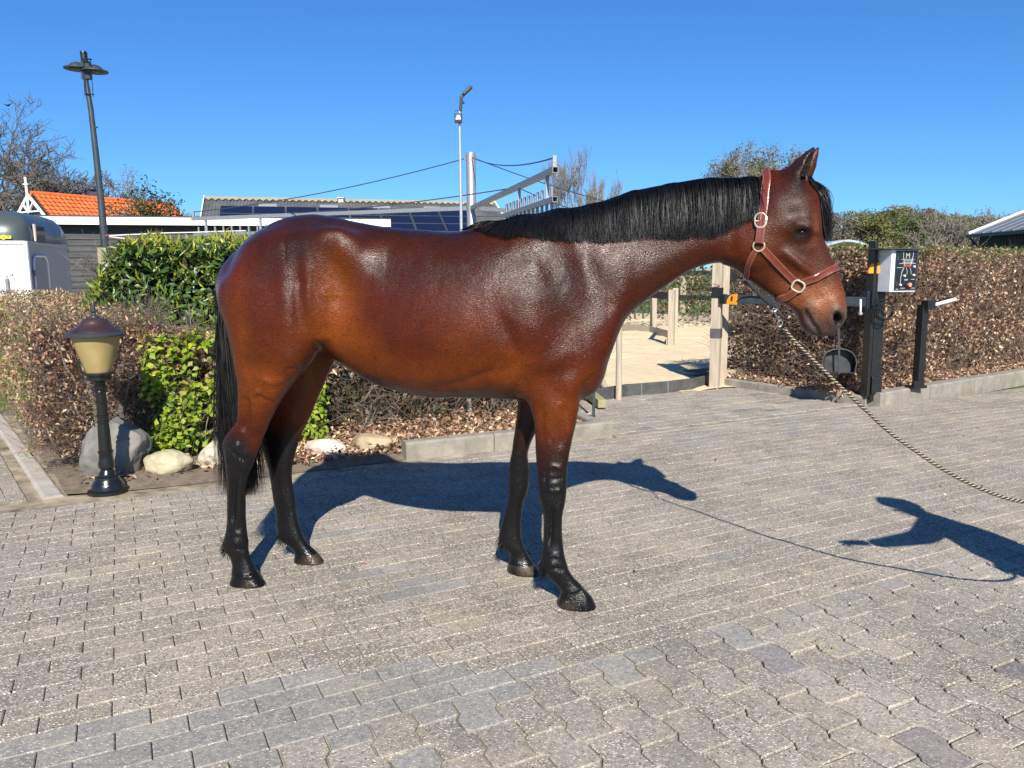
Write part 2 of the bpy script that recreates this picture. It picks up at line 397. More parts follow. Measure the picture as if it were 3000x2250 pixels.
# --- planting beds
def bedpoly(name, pts, z, amp, seed): return sheet(name, [yd(*p) for p in pts], z, M_soil, 4, amp, seed, .3)
bedpoly('planting_bed', [(-.40, 5.80), (-.05, 5.74), (1.0, 5.68), (1.93, 5.68), (1.97, 5.76), (3.83, 5.72), (3.9, 6.6), (4.1, 7.3), (3.4, 9.2), (4.3, 10.6), (-1.35, 10.9)], .03, .035, 1)
bedpoly('hedge_bed', [(7.34, 5.66), (13.2, 6.28), (13.4, 8.4), (6.9, 8.4), (6.95, 7.1)], .10, .03, 2)
# ================================================================ HORSE
def ysag(x):
    x = np.asarray(x, float)
    return np.where(x < .4, 3.44-.13*x, 3.388-.25*(x-.4))
def hs(px, py, D=0.):
    X = 0.
    for _ in range(6):
        p = at(px, py, float(ysag(X))+D); X = p[0]
    return p[0], p[2]
def tr(pts, D=0.): return np.array([hs(a, b, D) for a, b in pts])

TOP = tr([(641, 830), (643, 817), (646, 800), (651, 788), (660, 772), (672, 759), (705, 727), (737, 694), (781, 665), (831, 643), (875, 631), (925, 628), (969, 634), (1034, 648), (1106, 661), (1179, 670), (1250, 674), (1330, 679), (1386, 670), (1440, 656), (1504, 640), (1580, 626), (1643, 614), (1748, 597), (1791, 580), (1854, 560), (1900, 550), (1967, 538), (2048, 524), (2116, 521), (2224, 521), (2262, 520), (2300, 545), (2330, 560)])
BOT = tr([(641, 832), (644, 860), (654, 907), (667, 947), (690, 990), (800, 1020), (948, 1022), (965, 1032), (988, 1051), (1033, 1085), (1094, 1118), (1175, 1146), (1257, 1160), (1379, 1162), (1460, 1165), (1521, 1168), (1600, 1165), (1706, 1158), (1715, 1147), (1736, 1126), (1757, 1093), (1776, 1059), (1791, 1021), (1807, 979), (1824, 944), (1849, 915), (1885, 886), (1932, 851), (1975, 820), (2026, 791), (2080, 773), (2145, 769), (2200, 760), (2330, 700)])
WID = np.array([(-1.375, .03), (-1.34, .09), (-1.28, .15), (-1.2, .195), (-1.1, .235), (-1.0, .250), (-.85, .252), (-.7, .245), (-.55, .258), (-.4, .280), (-.2, .30), (0, .285), (.1, .265), (.2, .235), (.3, .21), (.38, .195), (.45, .165), (.52, .135), (.6, .115), (.75, .10), (.9, .088), (1.0, .08), (1.1, .07), (1.25, .04)])
CEN = np.array([(-1.4, .5), (-1.0, .42), (-.6, .45), (-.3, .42), (0, .42), (.2, .40), (.4, .38), (.6, .36), (1.0, .42), (1.3, .5)])
TIL = np.array([(-1.4, 0), (.1, 0), (.5, .25), (1.0, .25), (1.3, 0)])

# legs: (y, left, right, D, lateral half width) -- read off the outline at each height
def leg(rows, zfloor=True):
    out = []
    for y, l, r, D, hw in rows:
        xl, z1 = hs(l, y, D); xr, z2 = hs(r, y, D); out.append(((z1+z2)/2, xl, xr, D, hw))
    out = np.array(out)[::-1]; out = out[np.argsort(out[:, 0])]
    return out
NH = leg([(700, 790, 840, -.10, .01), (735, 745, 890, -.12, .06), (780, 695, 925, -.135, .112), (830, 648, 948, -.138, .140), (900, 652, 955, -.142, .150), (960, 668, 950, -.146, .148), (1024, 683, 932, -.148, .136), (1060, 688, 912, -.15, .118), (1096, 694, 880, -.152, .105), (1120, 698, 862, -.152, .094), (1159, 700, 833, -.15, .082), (1202, 699, 808, -.148, .068), (1240, 692, 789, -.145, .055), (1262, 674, 779, -.142, .049), (1280, 660, 772, -.14, .047), (1299, 653, 765, -.138, .047), (1337, 657, 750, -.136, .048), (1366, 661, 741, -.135, .045), (1395, 664, 727, -.134, .038), (1424, 665, 721, -.134, .033), (1482, 666, 719, -.133, .030), (1530, 665, 720, -.133, .031), (1559, 662, 723, -.132, .035), (1588, 655, 727, -.132, .039), (1612, 659, 727, -.131, .038), (1632, 674, 731, -.130, .034), (1652, 681, 740, -.13, .035), (1675, 680, 751, -.13, .042), (1694, 679, 765, -.13, .052), (1712, 674, 779, -.13, .057), (1722, 679, 782, -.13, .058)])
FH = leg([(900, 760, 980, .13, .12), (1000, 720, 990, .135, .115), (1053, 730, 982, .14, .10), (1092, 735, 963, .145, .09), (1130, 745, 946, .15, .082), (1178, 752, 926, .152, .072), (1222, 757, 907, .155, .06), (1262, 755, 887, .158, .05), (1299, 762, 873, .16, .048), (1338, 776, 862, .162, .048), (1366, 785, 855, .163, .044), (1410, 793, 855, .165, .034), (1458, 800, 863, .167, .031), (1521, 810, 872, .17, .032), (1550, 811, 881, .172, .036), (1575, 816, 891, .174, .039), (1590, 832, 900, .175, .037), (1603, 850, 911, .176, .036), (1618, 862, 928, .177, .042), (1640, 862, 946, .178, .052), (1655, 860, 956, .178, .056), (1664, 862, 958, .178, .057)])
NF = leg([(840, 1640, 1720, -.10, .008), (880, 1600, 1765, -.12, .045), (930, 1560, 1790, -.13, .07), (1000, 1540, 1780, -.135, .085), (1060, 1537, 1765, -.14, .09), (1110, 1535, 1735, -.142, .088), (1150, 1536, 1703, -.145, .084), (1190, 1552, 1696, -.15, .076), (1236, 1564, 1688, -.155, .066), (1281, 1568, 1678, -.16, .057), (1326, 1570, 1669, -.165, .05), (1371, 1573, 1663, -.17, .046), (1407, 1574, 1661, -.174, .045), (1444, 1577, 1659, -.178, .046), (1475, 1584, 1655, -.18, .044), (1507, 1591, 1648, -.183, .035), (1552, 1592, 1647, -.187, .030), (1597, 1590, 1650, -.191, .031), (1625, 1587, 1654, -.194, .035), (1650, 1586, 1661, -.196, .039), (1674, 1591, 1670, -.198, .039), (1692, 1608, 1682, -.199, .035), (1712, 1630, 1701, -.2, .036), (1730, 1642, 1717, -.2, .042), (1750, 1638, 1735, -.2, .052), (1770, 1633, 1745, -.2, .058), (1783, 1640, 1749, -.2, .06), (1793, 1650, 1748, -.2, .06)])
FF = leg([(1080, 1500, 1700, .13, .08), (1150, 1515, 1650, .135, .075), (1236, 1512, 1585, .14, .06), (1281, 1505, 1562, .142, .052), (1326, 1499, 1546, .144, .048), (1371, 1491, 1550, .147, .046), (1407, 1490, 1550, .149, .046), (1440, 1489, 1545, .15, .044), (1471, 1486, 1534, .151, .036), (1507, 1477, 1529, .153, .030), (1543, 1468, 1526, .154, .031), (1570, 1461, 1528, .155, .035), (1588, 1463, 1532, .156, .038), (1604, 1475, 1538, .156, .037), (1620, 1491, 1545, .156, .034), (1637, 1493, 1555, .156, .038), (1652, 1489, 1566, .156, .05), (1668, 1487, 1579, .156, .056), (1679, 1496, 1584, .156, .057), (1684, 1504, 1580, .156, .057)])
HEAD = []
for y, l, r, hw in [(506, 2262, 2316, 0.035), (518, 2245, 2345, 0.055), (540, 2225, 2362, 0.075), (565, 2215, 2374, 0.088), (600, 2190, 2385, 0.098), (640, 2170, 2394, 0.104), (670, 2160, 2399, 0.106), (700, 2152, 2408, 0.092), (735, 2148, 2424, 0.085), (770, 2150, 2439, 0.076), (795, 2166, 2450, 0.069), (815, 2188, 2458, 0.063), (835, 2215, 2466, 0.058), (855, 2243, 2472, 0.055), (880, 2280, 2476, 0.055), (900, 2312, 2478, 0.063), (920, 2333, 2477, 0.064), (940, 2342, 2470, 0.060), (955, 2347, 2459, 0.054), (970, 2357, 2446, 0.046), (982, 2372, 2428, 0.034)]:
    xl, z1 = hs(l, y); xr, z2 = hs(r, y); HEAD.append(((z1+z2)/2, xl, xr, 0., hw))
HEAD = np.array(HEAD); HEAD = HEAD[np.argsort(HEAD[:, 0])]

def smooth_interp(x, t, c):
    # monotone-ish cubic through the table
    xs, ys = t[:, 0], t[:, c]
    h = np.diff(xs); d = np.diff(ys)/h
    m = np.empty_like(ys); m[1:-1] = (d[:-1]*h[1:]+d[1:]*h[:-1])/(h[1:]+h[:-1]); m[0] = d[0]; m[-1] = d[-1]
    x = np.clip(x, xs[0], xs[-1]); i = np.clip(np.searchsorted(xs, x)-1, 0, len(xs)-2)
    u = (x-xs[i])/h[i]
    return ((1+2*u)*(1-u)**2*ys[i]+u*(1-u)**2*h[i]*m[i]+u*u*(3-2*u)*ys[i+1]+u*u*(u-1)*h[i]*m[i+1])
H0 = .0055
gx = np.arange(-1.46, 1.52, H0, dtype=np.float32); gy = np.arange(-.34, .34, H0, dtype=np.float32); gz = np.arange(-.02, 2.08, H0, dtype=np.float32)
F3 = np.full((len(gx), len(gy), len(gz)), 1., np.float32)
def region(x0, x1, y0, y1, z0, z1):
    i0, i1 = np.searchsorted(gx, (x0, x1)); j0, j1 = np.searchsorted(gy, (y0, y1)); k0, k1 = np.searchsorted(gz, (z0, z1))
    return slice(i0, i1), slice(j0, j1), slice(k0, k1)
def smin(a, b, k):
    h = np.maximum(k-np.abs(a-b), 0)/k
    return np.minimum(a, b)-h*h*k*.25
def smax(a, b, k): return -smin(-a, -b, k)
def sub(s): return gx[s[0]][:, None, None], gy[s[1]][None, :, None], gz[s[2]][None, None, :]
def union(s, f, k): F3[s] = smin(F3[s], f.astype(np.float32), k)
def carve(s, f, k): F3[s] = smax(F3[s], -f.astype(np.float32), k)
# trunk and neck, one loft along x
def trunk():
    s = region(-1.45, 1.3, -.33, .33, .4, 1.9); X, D, Z = sub(s); x = X[:, 0, 0]
    T = TOP[np.argsort(TOP[:, 0])]; B = BOT[np.argsort(BOT[:, 0])]
    def uq(t):
        k = np.concatenate(([True], np.diff(t[:, 0]) > 1e-4)); return t[k]
    top = smooth_interp(x, uq(T), 1); bot = smooth_interp(x, uq(B), 1)
    wd = smooth_interp(x, WID, 1); c = np.interp(x, CEN[:, 0], CEN[:, 1]); tl = np.interp(x, TIL[:, 0], TIL[:, 1])
    hh = np.maximum(top-bot, .01); zm = bot+c*hh
    ex = lambda a: a.astype(np.float32)[:, None, None]
    v = np.where(Z > ex(zm), (Z-ex(zm))/ex(np.maximum(top-zm, .004)), (ex(zm)-Z)/ex(np.maximum(zm-bot, .004)))
    vs = np.where(Z > ex(zm), v, -v)
    W = ex(wd)*(1-ex(tl)*np.clip((Z-ex(zm))/ex(hh*.5), -1, 1)); W = np.maximum(W, .01)
    p = 2.2
    g = (np.abs(D)/W)**p+np.abs(v)**p
    f = (g**(1/p)-1)*np.minimum(W, ex(np.maximum(hh/2, .01)))
    lo = TOP[:, 0].min()
    hi = 1.22
    f = np.maximum(f, np.maximum(ex(lo-x), ex(x-hi)))
    F3[s] = np.minimum(F3[s], f.astype(np.float32))
trunk()
def zslices(T, k, p=2.0, pad=.04, front=0., cap=True):
    s = region(T[:, 1].min()-pad, T[:, 2].max()+pad, (T[:, 3]-T[:, 4]).min()-pad, (T[:, 3]+T[:, 4]).max()+pad, max(T[0, 0]-pad, -.02), T[-1, 0]+pad)
    X, D, Z = sub(s); z = Z[0, 0, :]
    xl, xr, dc, hw = [smooth_interp(z, T, c).astype(np.float32)[None, None, :] for c in (1, 2, 3, 4)]
    rx = np.maximum((xr-xl)/2, .004); xc = (xl+xr)/2
    g = (np.abs(X-xc)/rx)**p+(np.abs(D-dc)/np.maximum(hw, .004))**p
    f = (g**(1/p)-1)*np.minimum(rx, hw)
    if cap: f = np.maximum(f, np.maximum(T[0, 0]-Z, Z-T[-1, 0]))
    union(s, f, k)
for T in (NH, FH, NF, FF):
    T[0, 0] = min(T[0, 0], .004)
zslices(FH, .05, 2.3); zslices(FF, .04, 2.4); zslices(NH, .04, 2.3); zslices(NF, .035, 2.4)
zslices(HEAD, .045, 2.35)
def ell(c, r, k, op='u', axes=None):
    c = np.array(c, float); r = np.array(r, float); m = r.max()+k+.03
    s = region(c[0]-m, c[0]+m, c[1]-m, c[1]+m, c[2]-m, c[2]+m); X, D, Z = sub(s)
    q = [X-c[0], D-c[1], Z-c[2]]
    if axes is not None:
        A = np.array(axes); q = [A[i, 0]*q[0]+A[i, 1]*q[1]+A[i, 2]*q[2] for i in range(3)]
    g = np.sqrt((q[0]/r[0])**2+(q[1]/r[1])**2+(q[2]/r[2])**2)
    f = (g-1)*r.min()
    (union if op == 'u' else carve)(s, f, k)
def capsule(pts, r, k, op='u'):
    P = np.array(pts, float); rs = np.array(r if hasattr(r, '__len__') else [r]*len(P), float); m = rs.max()+k+.03
    s = region(P[:, 0].min()-m, P[:, 0].max()+m, P[:, 1].min()-m, P[:, 1].max()+m, P[:, 2].min()-m, P[:, 2].max()+m); X, D, Z = sub(s)
    f = None
    for i in range(len(P)-1):
        a, b = P[i], P[i+1]; d = b-a; L = (d@d)+1e-9
        t = np.clip(((X-a[0])*d[0]+(D-a[1])*d[1]+(Z-a[2])*d[2])/L, 0, 1)
        q = np.sqrt((X-a[0]-t*d[0])**2+(D-a[1]-t*d[1])**2+(Z-a[2]-t*d[2])**2)-(rs[i]+t*(rs[i+1]-rs[i]))
        f = q if f is None else np.minimum(f, q)
    (union if op == 'u' else carve)(s, f, k)
def H3(px, py, D): x, z = hs(px, py, D); return (x, D, z)
# chest muscles and elbows, muzzle, lips
for sg in (-1, 1):
    ell(H3(1722, 1085, sg*.085), (.065, .075, .10), .05)            # pectoral
    ell(H3(1604, 1010, sg*.160), (.125, .072, .16), .03)            # triceps
    ell(H3(1640, 850, sg*.150), (.095, .052, .21), .035, axes=[(.93, 0, .37), (0, 1, 0), (-.37, 0, .93)])   # shoulder blade
    ell(H3(1565, 900, sg*.165), (.09, .045, .15), .04)
    ell(H3(1622, 1195, sg*.155), (.055, .065, .09), .03)          # forearm
    ell(H3(850, 1045, sg*.165), (.06, .085, .07), .03)            # stifle
    ell(H3(760, 1150, sg*.16), (.065, .062, .10), .03)            # gaskin
    ell(H3(820, 760, sg*.16), (.17, .095, .11), .06)              # croup
    ell(H3(1740, 985, sg*.11), (.05, .06, .07), .05)                # point of shoulder
    ell(H3(985, 725, sg*.222), (.06, .035, .06), .12)              # point of hip
    ell(H3(2222, 712, sg*.060), (.080, .044, .098), .02)            # cheek
    capsule([H3(2300, 742, sg*.082), H3(2345, 775, sg*.076), H3(2385, 806, sg*.062)], [.006, .008, .004], .03)   # facial crest
    capsule([H3(2302, 640, sg*.085), H3(2330, 655, sg*.094), H3(2362, 660, sg*.090), H3(2388, 676, sg*.07)], [.010, .014, .013, .008], .02)
    ell(H3(2348, 668, sg*.088), (.04, .022, .03), .03)              # brow
    ell(H3(2440, 915, sg*.045), (.035, .03, .045), .03)             # nostril flare
    ell(H3(2450, 933, sg*.052), (.016, .030, .027), .014, 'c', axes=[(.9, 0, .44), (0, 1, 0), (-.44, 0, .9)])   # nostril
    ell(H3(2351, 684, sg*.112), (.024, .018, .015), .010, 'c')      # socket
# far buttock is the mirror of the near one
# ears: leaf-shaped shells, opening turned outwards and forwards
for sg, dx in ((-1, 0), (1, .018)):
    P = [H3(2312, 552, sg*.045), H3(2330, 518, sg*.056), H3(2350, 485, sg*.064), H3(2369, 455, sg*.064), H3(2383, 434, sg*.058)]
    P = [(p[0]+dx, p[1], p[2]) for p in P]
    capsule(P, [.047, .045, .035, .019, .006], .03)
    Q = [(P[0][0]+.030, P[0][1]+sg*.020, P[0][2]+.02), (P[1][0]+.024, P[1][1]+sg*.020, P[1][2]), (P[2][0]+.018, P[2][1]+sg*.016, P[2][2]), (P[3][0]+.008, P[3][1]+sg*.01, P[3][2])]
    capsule(Q, [.010, .024, .018, .006], .012, 'c')
# floor
s = region(-2, 2, -1, 1, -.1, .02); F3[s] = np.maximum(F3[s], (.001-gz[s[2]])[None, None, :])
F3[0] = F3[-1] = 1; F3[:, 0] = F3[:, -1] = 1; F3[:, :, 0] = F3[:, :, -1] = 1

def surface_nets(F, ox, oy, oz, h):
    nx, ny, nz = F.shape; neg = F < 0
    c = np.zeros((nx-1, ny-1, nz-1), np.int8)
    for a in (0, 1):
        for b in (0, 1):
            for d in (0, 1): c += neg[a:nx-1+a, b:ny-1+b, d:nz-1+d]
    act = np.argwhere((c > 0) & (c < 8)); idx = np.full(c.shape, -1, np.int32); idx[tuple(act.T)] = np.arange(len(act))
    i, j, k = act.T; acc = np.zeros((len(act), 3)); cnt = np.zeros(len(act))
    cr8 = [(a, b, d) for a in (0, 1) for b in (0, 1) for d in (0, 1)]
    for p in cr8:
        for ax in range(3):
            if p[ax]: continue
            q = list(p); q[ax] = 1
            f0 = F[i+p[0], j+p[1], k+p[2]].astype(float); f1 = F[i+q[0], j+q[1], k+q[2]].astype(float)
            m = (f0 < 0) != (f1 < 0); t = np.where(m, f0/np.where(m, f0-f1, 1), 0)
            pt = np.array(p, float)[None].repeat(len(act), 0); pt[:, ax] = t
            acc[m] += pt[m]; cnt[m] += 1
    V = act+acc/cnt[:, None]; V = V*h+np.array([ox, oy, oz])
    faces = []
    for ax in range(3):
        sl0 = [slice(1, -1)]*3; sl1 = [slice(1, -1)]*3; sl0[ax] = slice(0, -1); sl1[ax] = slice(1, None)
        n0, n1 = neg[tuple(sl0)], neg[tuple(sl1)]
        for flip in (0, 1):
            e = np.argwhere((n0 & ~n1) if not flip else (~n0 & n1))
            off = np.array([1, 1, 1]); off[ax] = 0; e = e+off
            b, d = [(1, 2), (2, 0), (0, 1)][ax]
            def g(sb, sd):
                q = e.copy(); q[:, b] -= sb; q[:, d] -= sd; return idx[tuple(q.T)]
            qd = np.stack([g(1, 1), g(0, 1), g(0, 0), g(1, 0)], 1)
            faces.append(qd[:, ::-1] if flip else qd)
    return V, np.concatenate(faces)
V, Fq = surface_nets(F3, gx[0], gy[0], gz[0], H0)
del F3
# light relaxation
def relax(V, Fq, it, lam=.5):
    E = np.concatenate([Fq[:, [0, 1]], Fq[:, [1, 2]], Fq[:, [2, 3]], Fq[:, [3, 0]]])
    n = len(V); deg = np.bincount(E[:, 0], minlength=n)+np.bincount(E[:, 1], minlength=n)
    for _ in range(it):
        A = np.zeros_like(V)
        for c in range(3):
            A[:, c] = np.bincount(E[:, 0], V[E[:, 1], c], n)+np.bincount(E[:, 1], V[E[:, 0], c], n)
        V = V*(1-lam)+A/deg[:, None]*lam
    return V
V = relax(V, Fq, 2)
def vnormals(V, Fq):
    nrm = np.cross(V[Fq[:, 2]]-V[Fq[:, 0]], V[Fq[:, 3]]-V[Fq[:, 1]])
    N = np.zeros_like(V)
    for c in range(3):
        for q in range(4): N[:, c] += np.bincount(Fq[:, q], nrm[:, c], len(V))
    return N/np.maximum(np.linalg.norm(N, axis=1), 1e-9)[:, None]
N = vnormals(V, Fq)
_b0 = V.copy(); _b0[:, 1] += ysag(V[:, 0])
bvh0 = BVHTree.FromPolygons(_b0.tolist(), Fq.tolist())
def hit(px, py, D=-.2):
    d = Vector(ray(px, py)).normalized(); h = bvh0.ray_cast(Vector((0, 0, CAM_H)), d)
    if h[0] is None:
        x, z = hs(px, py, D*.4); return x, z, D*.4
    return h[0].x, h[0].z, h[0].y-float(ysag(h[0].x))
def hp(px, py, D=-.2): return hit(px, py, D)[:2]
def kpx(px, py, D=-.2):
    q = hit(px, py, D); y = float(ysag(q[0]))+q[2]; return y/FPX
# ---- surface relief: muscles, veins and folds; (x, z) positions read on the near side
side = np.clip((np.abs(N[:, 1])-.1)*1.6, 0, 1)
near = (V[:, 1] < 0)
disp = np.zeros(len(V)); dfine = np.zeros(len(V))
trunkmask = V[:, 2] > 0
def blob(px, py, rx, ry, ang, amp, both=True, D=-.25, p=2.):
    global disp, dfine
    x, z = hp(px, py, D); k = kpx(px, py, D)
    a = R(ang); dx = V[:, 0]-x; dz = V[:, 2]-z
    u = (dx*math.cos(a)+dz*math.sin(a))/(rx*k); v = (-dx*math.sin(a)+dz*math.cos(a))/(ry*k)
    g = np.exp(-((u*u+v*v)**(p/2)))*amp*1.45*side; g = g if both else g*near
    if rx < 25: dfine += g
    else: disp += g
def line(pts, w, amp, both=True, D=-.25):
    global disp, dfine
    P = [hp(a, b, D) for a, b in pts]; best = np.full(len(V), 9.)
    k = w*.0015*(1.45 if w > 7.5 else 1)
    amp = amp*(.85 if w > 7.5 else .7)
    L = sum(math.dist(P[i], P[i+1]) for i in range(len(P)-1)); run = 0; tt = np.zeros(len(V))
    for i in range(len(P)-1):
        ax, az = P[i]; bx, bz = P[i+1]; dx, dz = bx-ax, bz-az; l2 = dx*dx+dz*dz+1e-9
        t = np.clip(((V[:, 0]-ax)*dx+(V[:, 2]-az)*dz)/l2, 0, 1)
        d = np.hypot(V[:, 0]-ax-t*dx, V[:, 2]-az-t*dz); m = d < best
        tt[m] = (run+t[m]*math.sqrt(l2))/L; best[m] = d[m]; run += math.sqrt(l2)
    fade = np.clip(np.minimum(tt, 1-tt)*5, 0, 1); fade = fade*fade*(3-2*fade)
    g = np.exp(-(best/k)**2)*amp*side*fade; g = g if both else g*near
    if w < 8.5: dfine += g
    else: disp += g
mm = .001
# hindquarter
blob(1000, 850, 48, 125, -5, -20*mm)               # hollow of the flank
blob(968, 765, 30, 60, 10, -16*mm)
line([(1000, 700), (985, 760), (970, 830), (955, 900)], 14, 7*mm)
blob(905, 700, 90, 38, 25, 8*mm)
blob(840, 900, 30, 130, 4, 10*mm)                  # band of the thigh
blob(905, 880, 16, 110, 2, 8*mm)
line([(880, 790), (872, 860), (868, 930), (885, 980)], 9, -7*mm)
line([(945, 830), (943, 900), (942, 960), (940, 1020)], 11, 6*mm)
line([(965, 840), (962, 930), (958, 990)], 9, -6*mm)
line([(700, 880), (712, 960), (722, 1040), (735, 1120)], 20, -9*mm)   # groove behind the thigh
line([(990, 650), (900, 670), (800, 710), (700, 790)], 30, 7*mm)
line([(960, 720), (860, 745), (780, 800)], 22, -6*mm)
blob(690, 810, 40, 36, 40, 10*mm)
blob(860, 1052, 40, 34, 30, 12*mm)                 # stifle
line([(838, 1082), (862, 1075), (880, 1080)], 6, -7*mm, both=False)
blob(870, 1105, 16, 16, 0, 8*mm, False)
line([(905, 1060), (925, 1020), (945, 1000)], 10, -8*mm)
blob(780, 1150, 40, 45, 0, 7*mm, False)
line([(725, 1085), (745, 1115), (765, 1145)], 8, -4*mm, both=False)
line([(722, 1160), (716, 1220), (705, 1270)], 9, -6*mm, both=False, D=-.18)
blob(755, 1149, 10, 8, 0, 4*mm, False)
line([(930, 1000), (955, 985), (970, 1000)], 8, 6*mm)
# barrel
for i, xx in enumerate(range(1090, 1440, 40)):
    line([(xx+20, 780), (xx+5, 880), (xx-12, 980), (xx-20, 1050)], 13, 1.6*mm)
blob(1180, 960, 130, 90, 20, 8*mm)
line([(1250, 1140), (1330, 1128), (1400, 1100), (1470, 1080)], 8, -6*mm)
line([(1290, 1150), (1380, 1140), (1470, 1115)], 9, 5*mm)
blob(1480, 1085, 40, 30, 0, -8*mm)
# shoulder
line([(1462, 900), (1478, 960), (1512, 1030), (1528, 1100), (1532, 1165)], 12, -15*mm)
blob(1560, 960, 46, 80, 20, 12*mm)
blob(1590, 870, 80, 80, -30, 9*mm)
line([(1530, 740), (1570, 800), (1620, 880), (1660, 950)], 24, 6*mm)
line([(1560, 800), (1630, 900), (1690, 985)], 22, -4*mm)
line([(1650, 830), (1700, 920), (1745, 990)], 16, 4*mm)
line([(1690, 720), (1720, 800), (1765, 880), (1800, 930)], 26, -7*mm)
line([(1770, 740), (1800, 810), (1830, 880)], 22, 7*mm)
blob(1650, 1040, 45, 26, 10, 6*mm)
blob(1668, 1130, 30, 38, 0, 9*mm)
blob(1600, 1075, 50, 30, 0, 6*mm)
line([(1560, 1110), (1620, 1095), (1690, 1080)], 10, -5*mm)
line([(1745, 1095), (1720, 1120), (1700, 1150)], 7, -7*mm)
blob(1720, 1010, 26, 46, 15, 7*mm)
for p in ([(1600, 1180), (1598, 1260), (1610, 1320)], [(1640, 1170), (1650, 1240), (1640, 1300)], [(1575, 1230), (1610, 1260), (1630, 1300)]):
    line(p, 5, 2.5*mm, both=False)
# neck and head
line([(1840, 880), (1920, 820), (2010, 770), (2120, 735)], 14, -8*mm, D=-.1)
line([(1760, 700), (1880, 680), (2020, 650), (2140, 630)], 26, 6*mm, D=-.1)
blob(1800, 770, 60, 50, -30, 7*mm, D=-.12)
line([(2150, 600), (2140, 680), (2142, 760)], 10, -11*mm, D=-.08)
line([(2165, 600), (2158, 680), (2165, 770)], 12, 5*mm, D=-.08)
blob(2330, 625, 20, 16, 30, -3*mm, D=-.1)
line([(2320, 660), (2350, 655), (2378, 672)], 6, 5*mm, D=-.1)
line([(2325, 700), (2345, 708), (2372, 702)], 5, 3*mm, D=-.1)
line([(2300, 740), (2340, 775), (2375, 800)], 9, 7*mm, D=-.08)       # facial crest
line([(2250, 800), (2300, 810), (2350, 850)], 16, -6*mm, D=-.08)
line([(2380, 720), (2400, 790), (2425, 860)], 8, -4*mm, D=-.08)
line([(2290, 860), (2330, 880), (2355, 900)], 8, -5*mm, D=-.06)
line([(2300, 830), (2350, 870), (2395, 900)], 10, 4*mm, D=-.06)
line([(2434, 918), (2448, 908), (2462, 918)], 5, 4*mm, D=-.07)
line([(2434, 918), (2432, 940), (2440, 956)], 5, 4*mm, D=-.07)
line([(2370, 985), (2352, 960), (2346, 935)], 8, 3*mm, D=-.05)
line([(2362, 905), (2370, 930), (2382, 950), (2395, 966), (2405, 978)], 4, -13*mm)
line([(2350, 912), (2356, 938), (2370, 960), (2388, 976)], 6, 4*mm)
# tendons, knees, hocks, fetlocks and the edge of the hoof
L_ = lambda pts, w, amp: line(pts, w, amp*1.7*mm, both=False, D=-.18)
L_([(1618, 1475), (1616, 1540), (1612, 1600)], 5, -9); L_([(1604, 1480), (1602, 1540), (1600, 1600)], 4, 5); L_([(1634, 1475), (1632, 1540), (1632, 1600)], 6, 5)
L_([(688, 1390), (684, 1470), (682, 1545)], 5, -9); L_([(674, 1390), (673, 1470), (670, 1545)], 4, 5); L_([(704, 1390), (702, 1470), (700, 1545)], 6, 5)
L_([(826, 1420), (836, 1480), (846, 1545)], 5, -8); L_([(1508, 1470), (1498, 1530), (1490, 1575)], 5, -8)
L_([(1585, 1372), (1620, 1365), (1655, 1372)], 6, 7); L_([(1582, 1400), (1618, 1405), (1656, 1398)], 5, -5); L_([(1586, 1432), (1620, 1440), (1652, 1432)], 6, 5); L_([(1600, 1350), (1598, 1400), (1600, 1440)], 5, -4)
L_([(1500, 1372), (1522, 1368), (1546, 1374)], 5, 6); L_([(1500, 1405), (1520, 1408), (1542, 1402)], 5, -5)
L_([(664, 1300), (690, 1330), (722, 1350)], 6, -5); L_([(690, 1285), (702, 1330), (706, 1380)], 6, 6); L_([(668, 1290), (664, 1330), (668, 1370)], 5, 5); L_([(716, 1310), (720, 1350), (712, 1385)], 5, 4)
L_([(668, 1568), (690, 1560), (716, 1568)], 5, 5); L_([(1600, 1632), (1622, 1624), (1648, 1632)], 5, 5); L_([(1604, 1668), (1628, 1664), (1656, 1672)], 5, -5); L_([(672, 1610), (695, 1606), (722, 1612)], 5, -5)
L_([(1638, 1742), (1668, 1734), (1700, 1722), (1718, 1728)], 4, 6); L_([(680, 1686), (706, 1690), (740, 1690), (762, 1690)], 4, 6); L_([(862, 1634), (890, 1630), (926, 1612)], 4, 6); L_([(1492, 1652), (1520, 1650), (1556, 1640)], 4, 6)
L_([(735, 1175), (760, 1160), (800, 1180), (812, 1195)], 6, -4); L_([(760, 1110), (800, 1120), (840, 1112)], 8, 5); L_([(716, 1150), (722, 1180), (724, 1230), (712, 1275)], 8, -9); L_([(745, 1190), (752, 1235), (742, 1280)], 9, 5)
L_([(1590, 1180), (1585, 1240), (1592, 1300)], 8, -5); L_([(1655, 1180), (1650, 1250), (1640, 1320)], 8, -5)
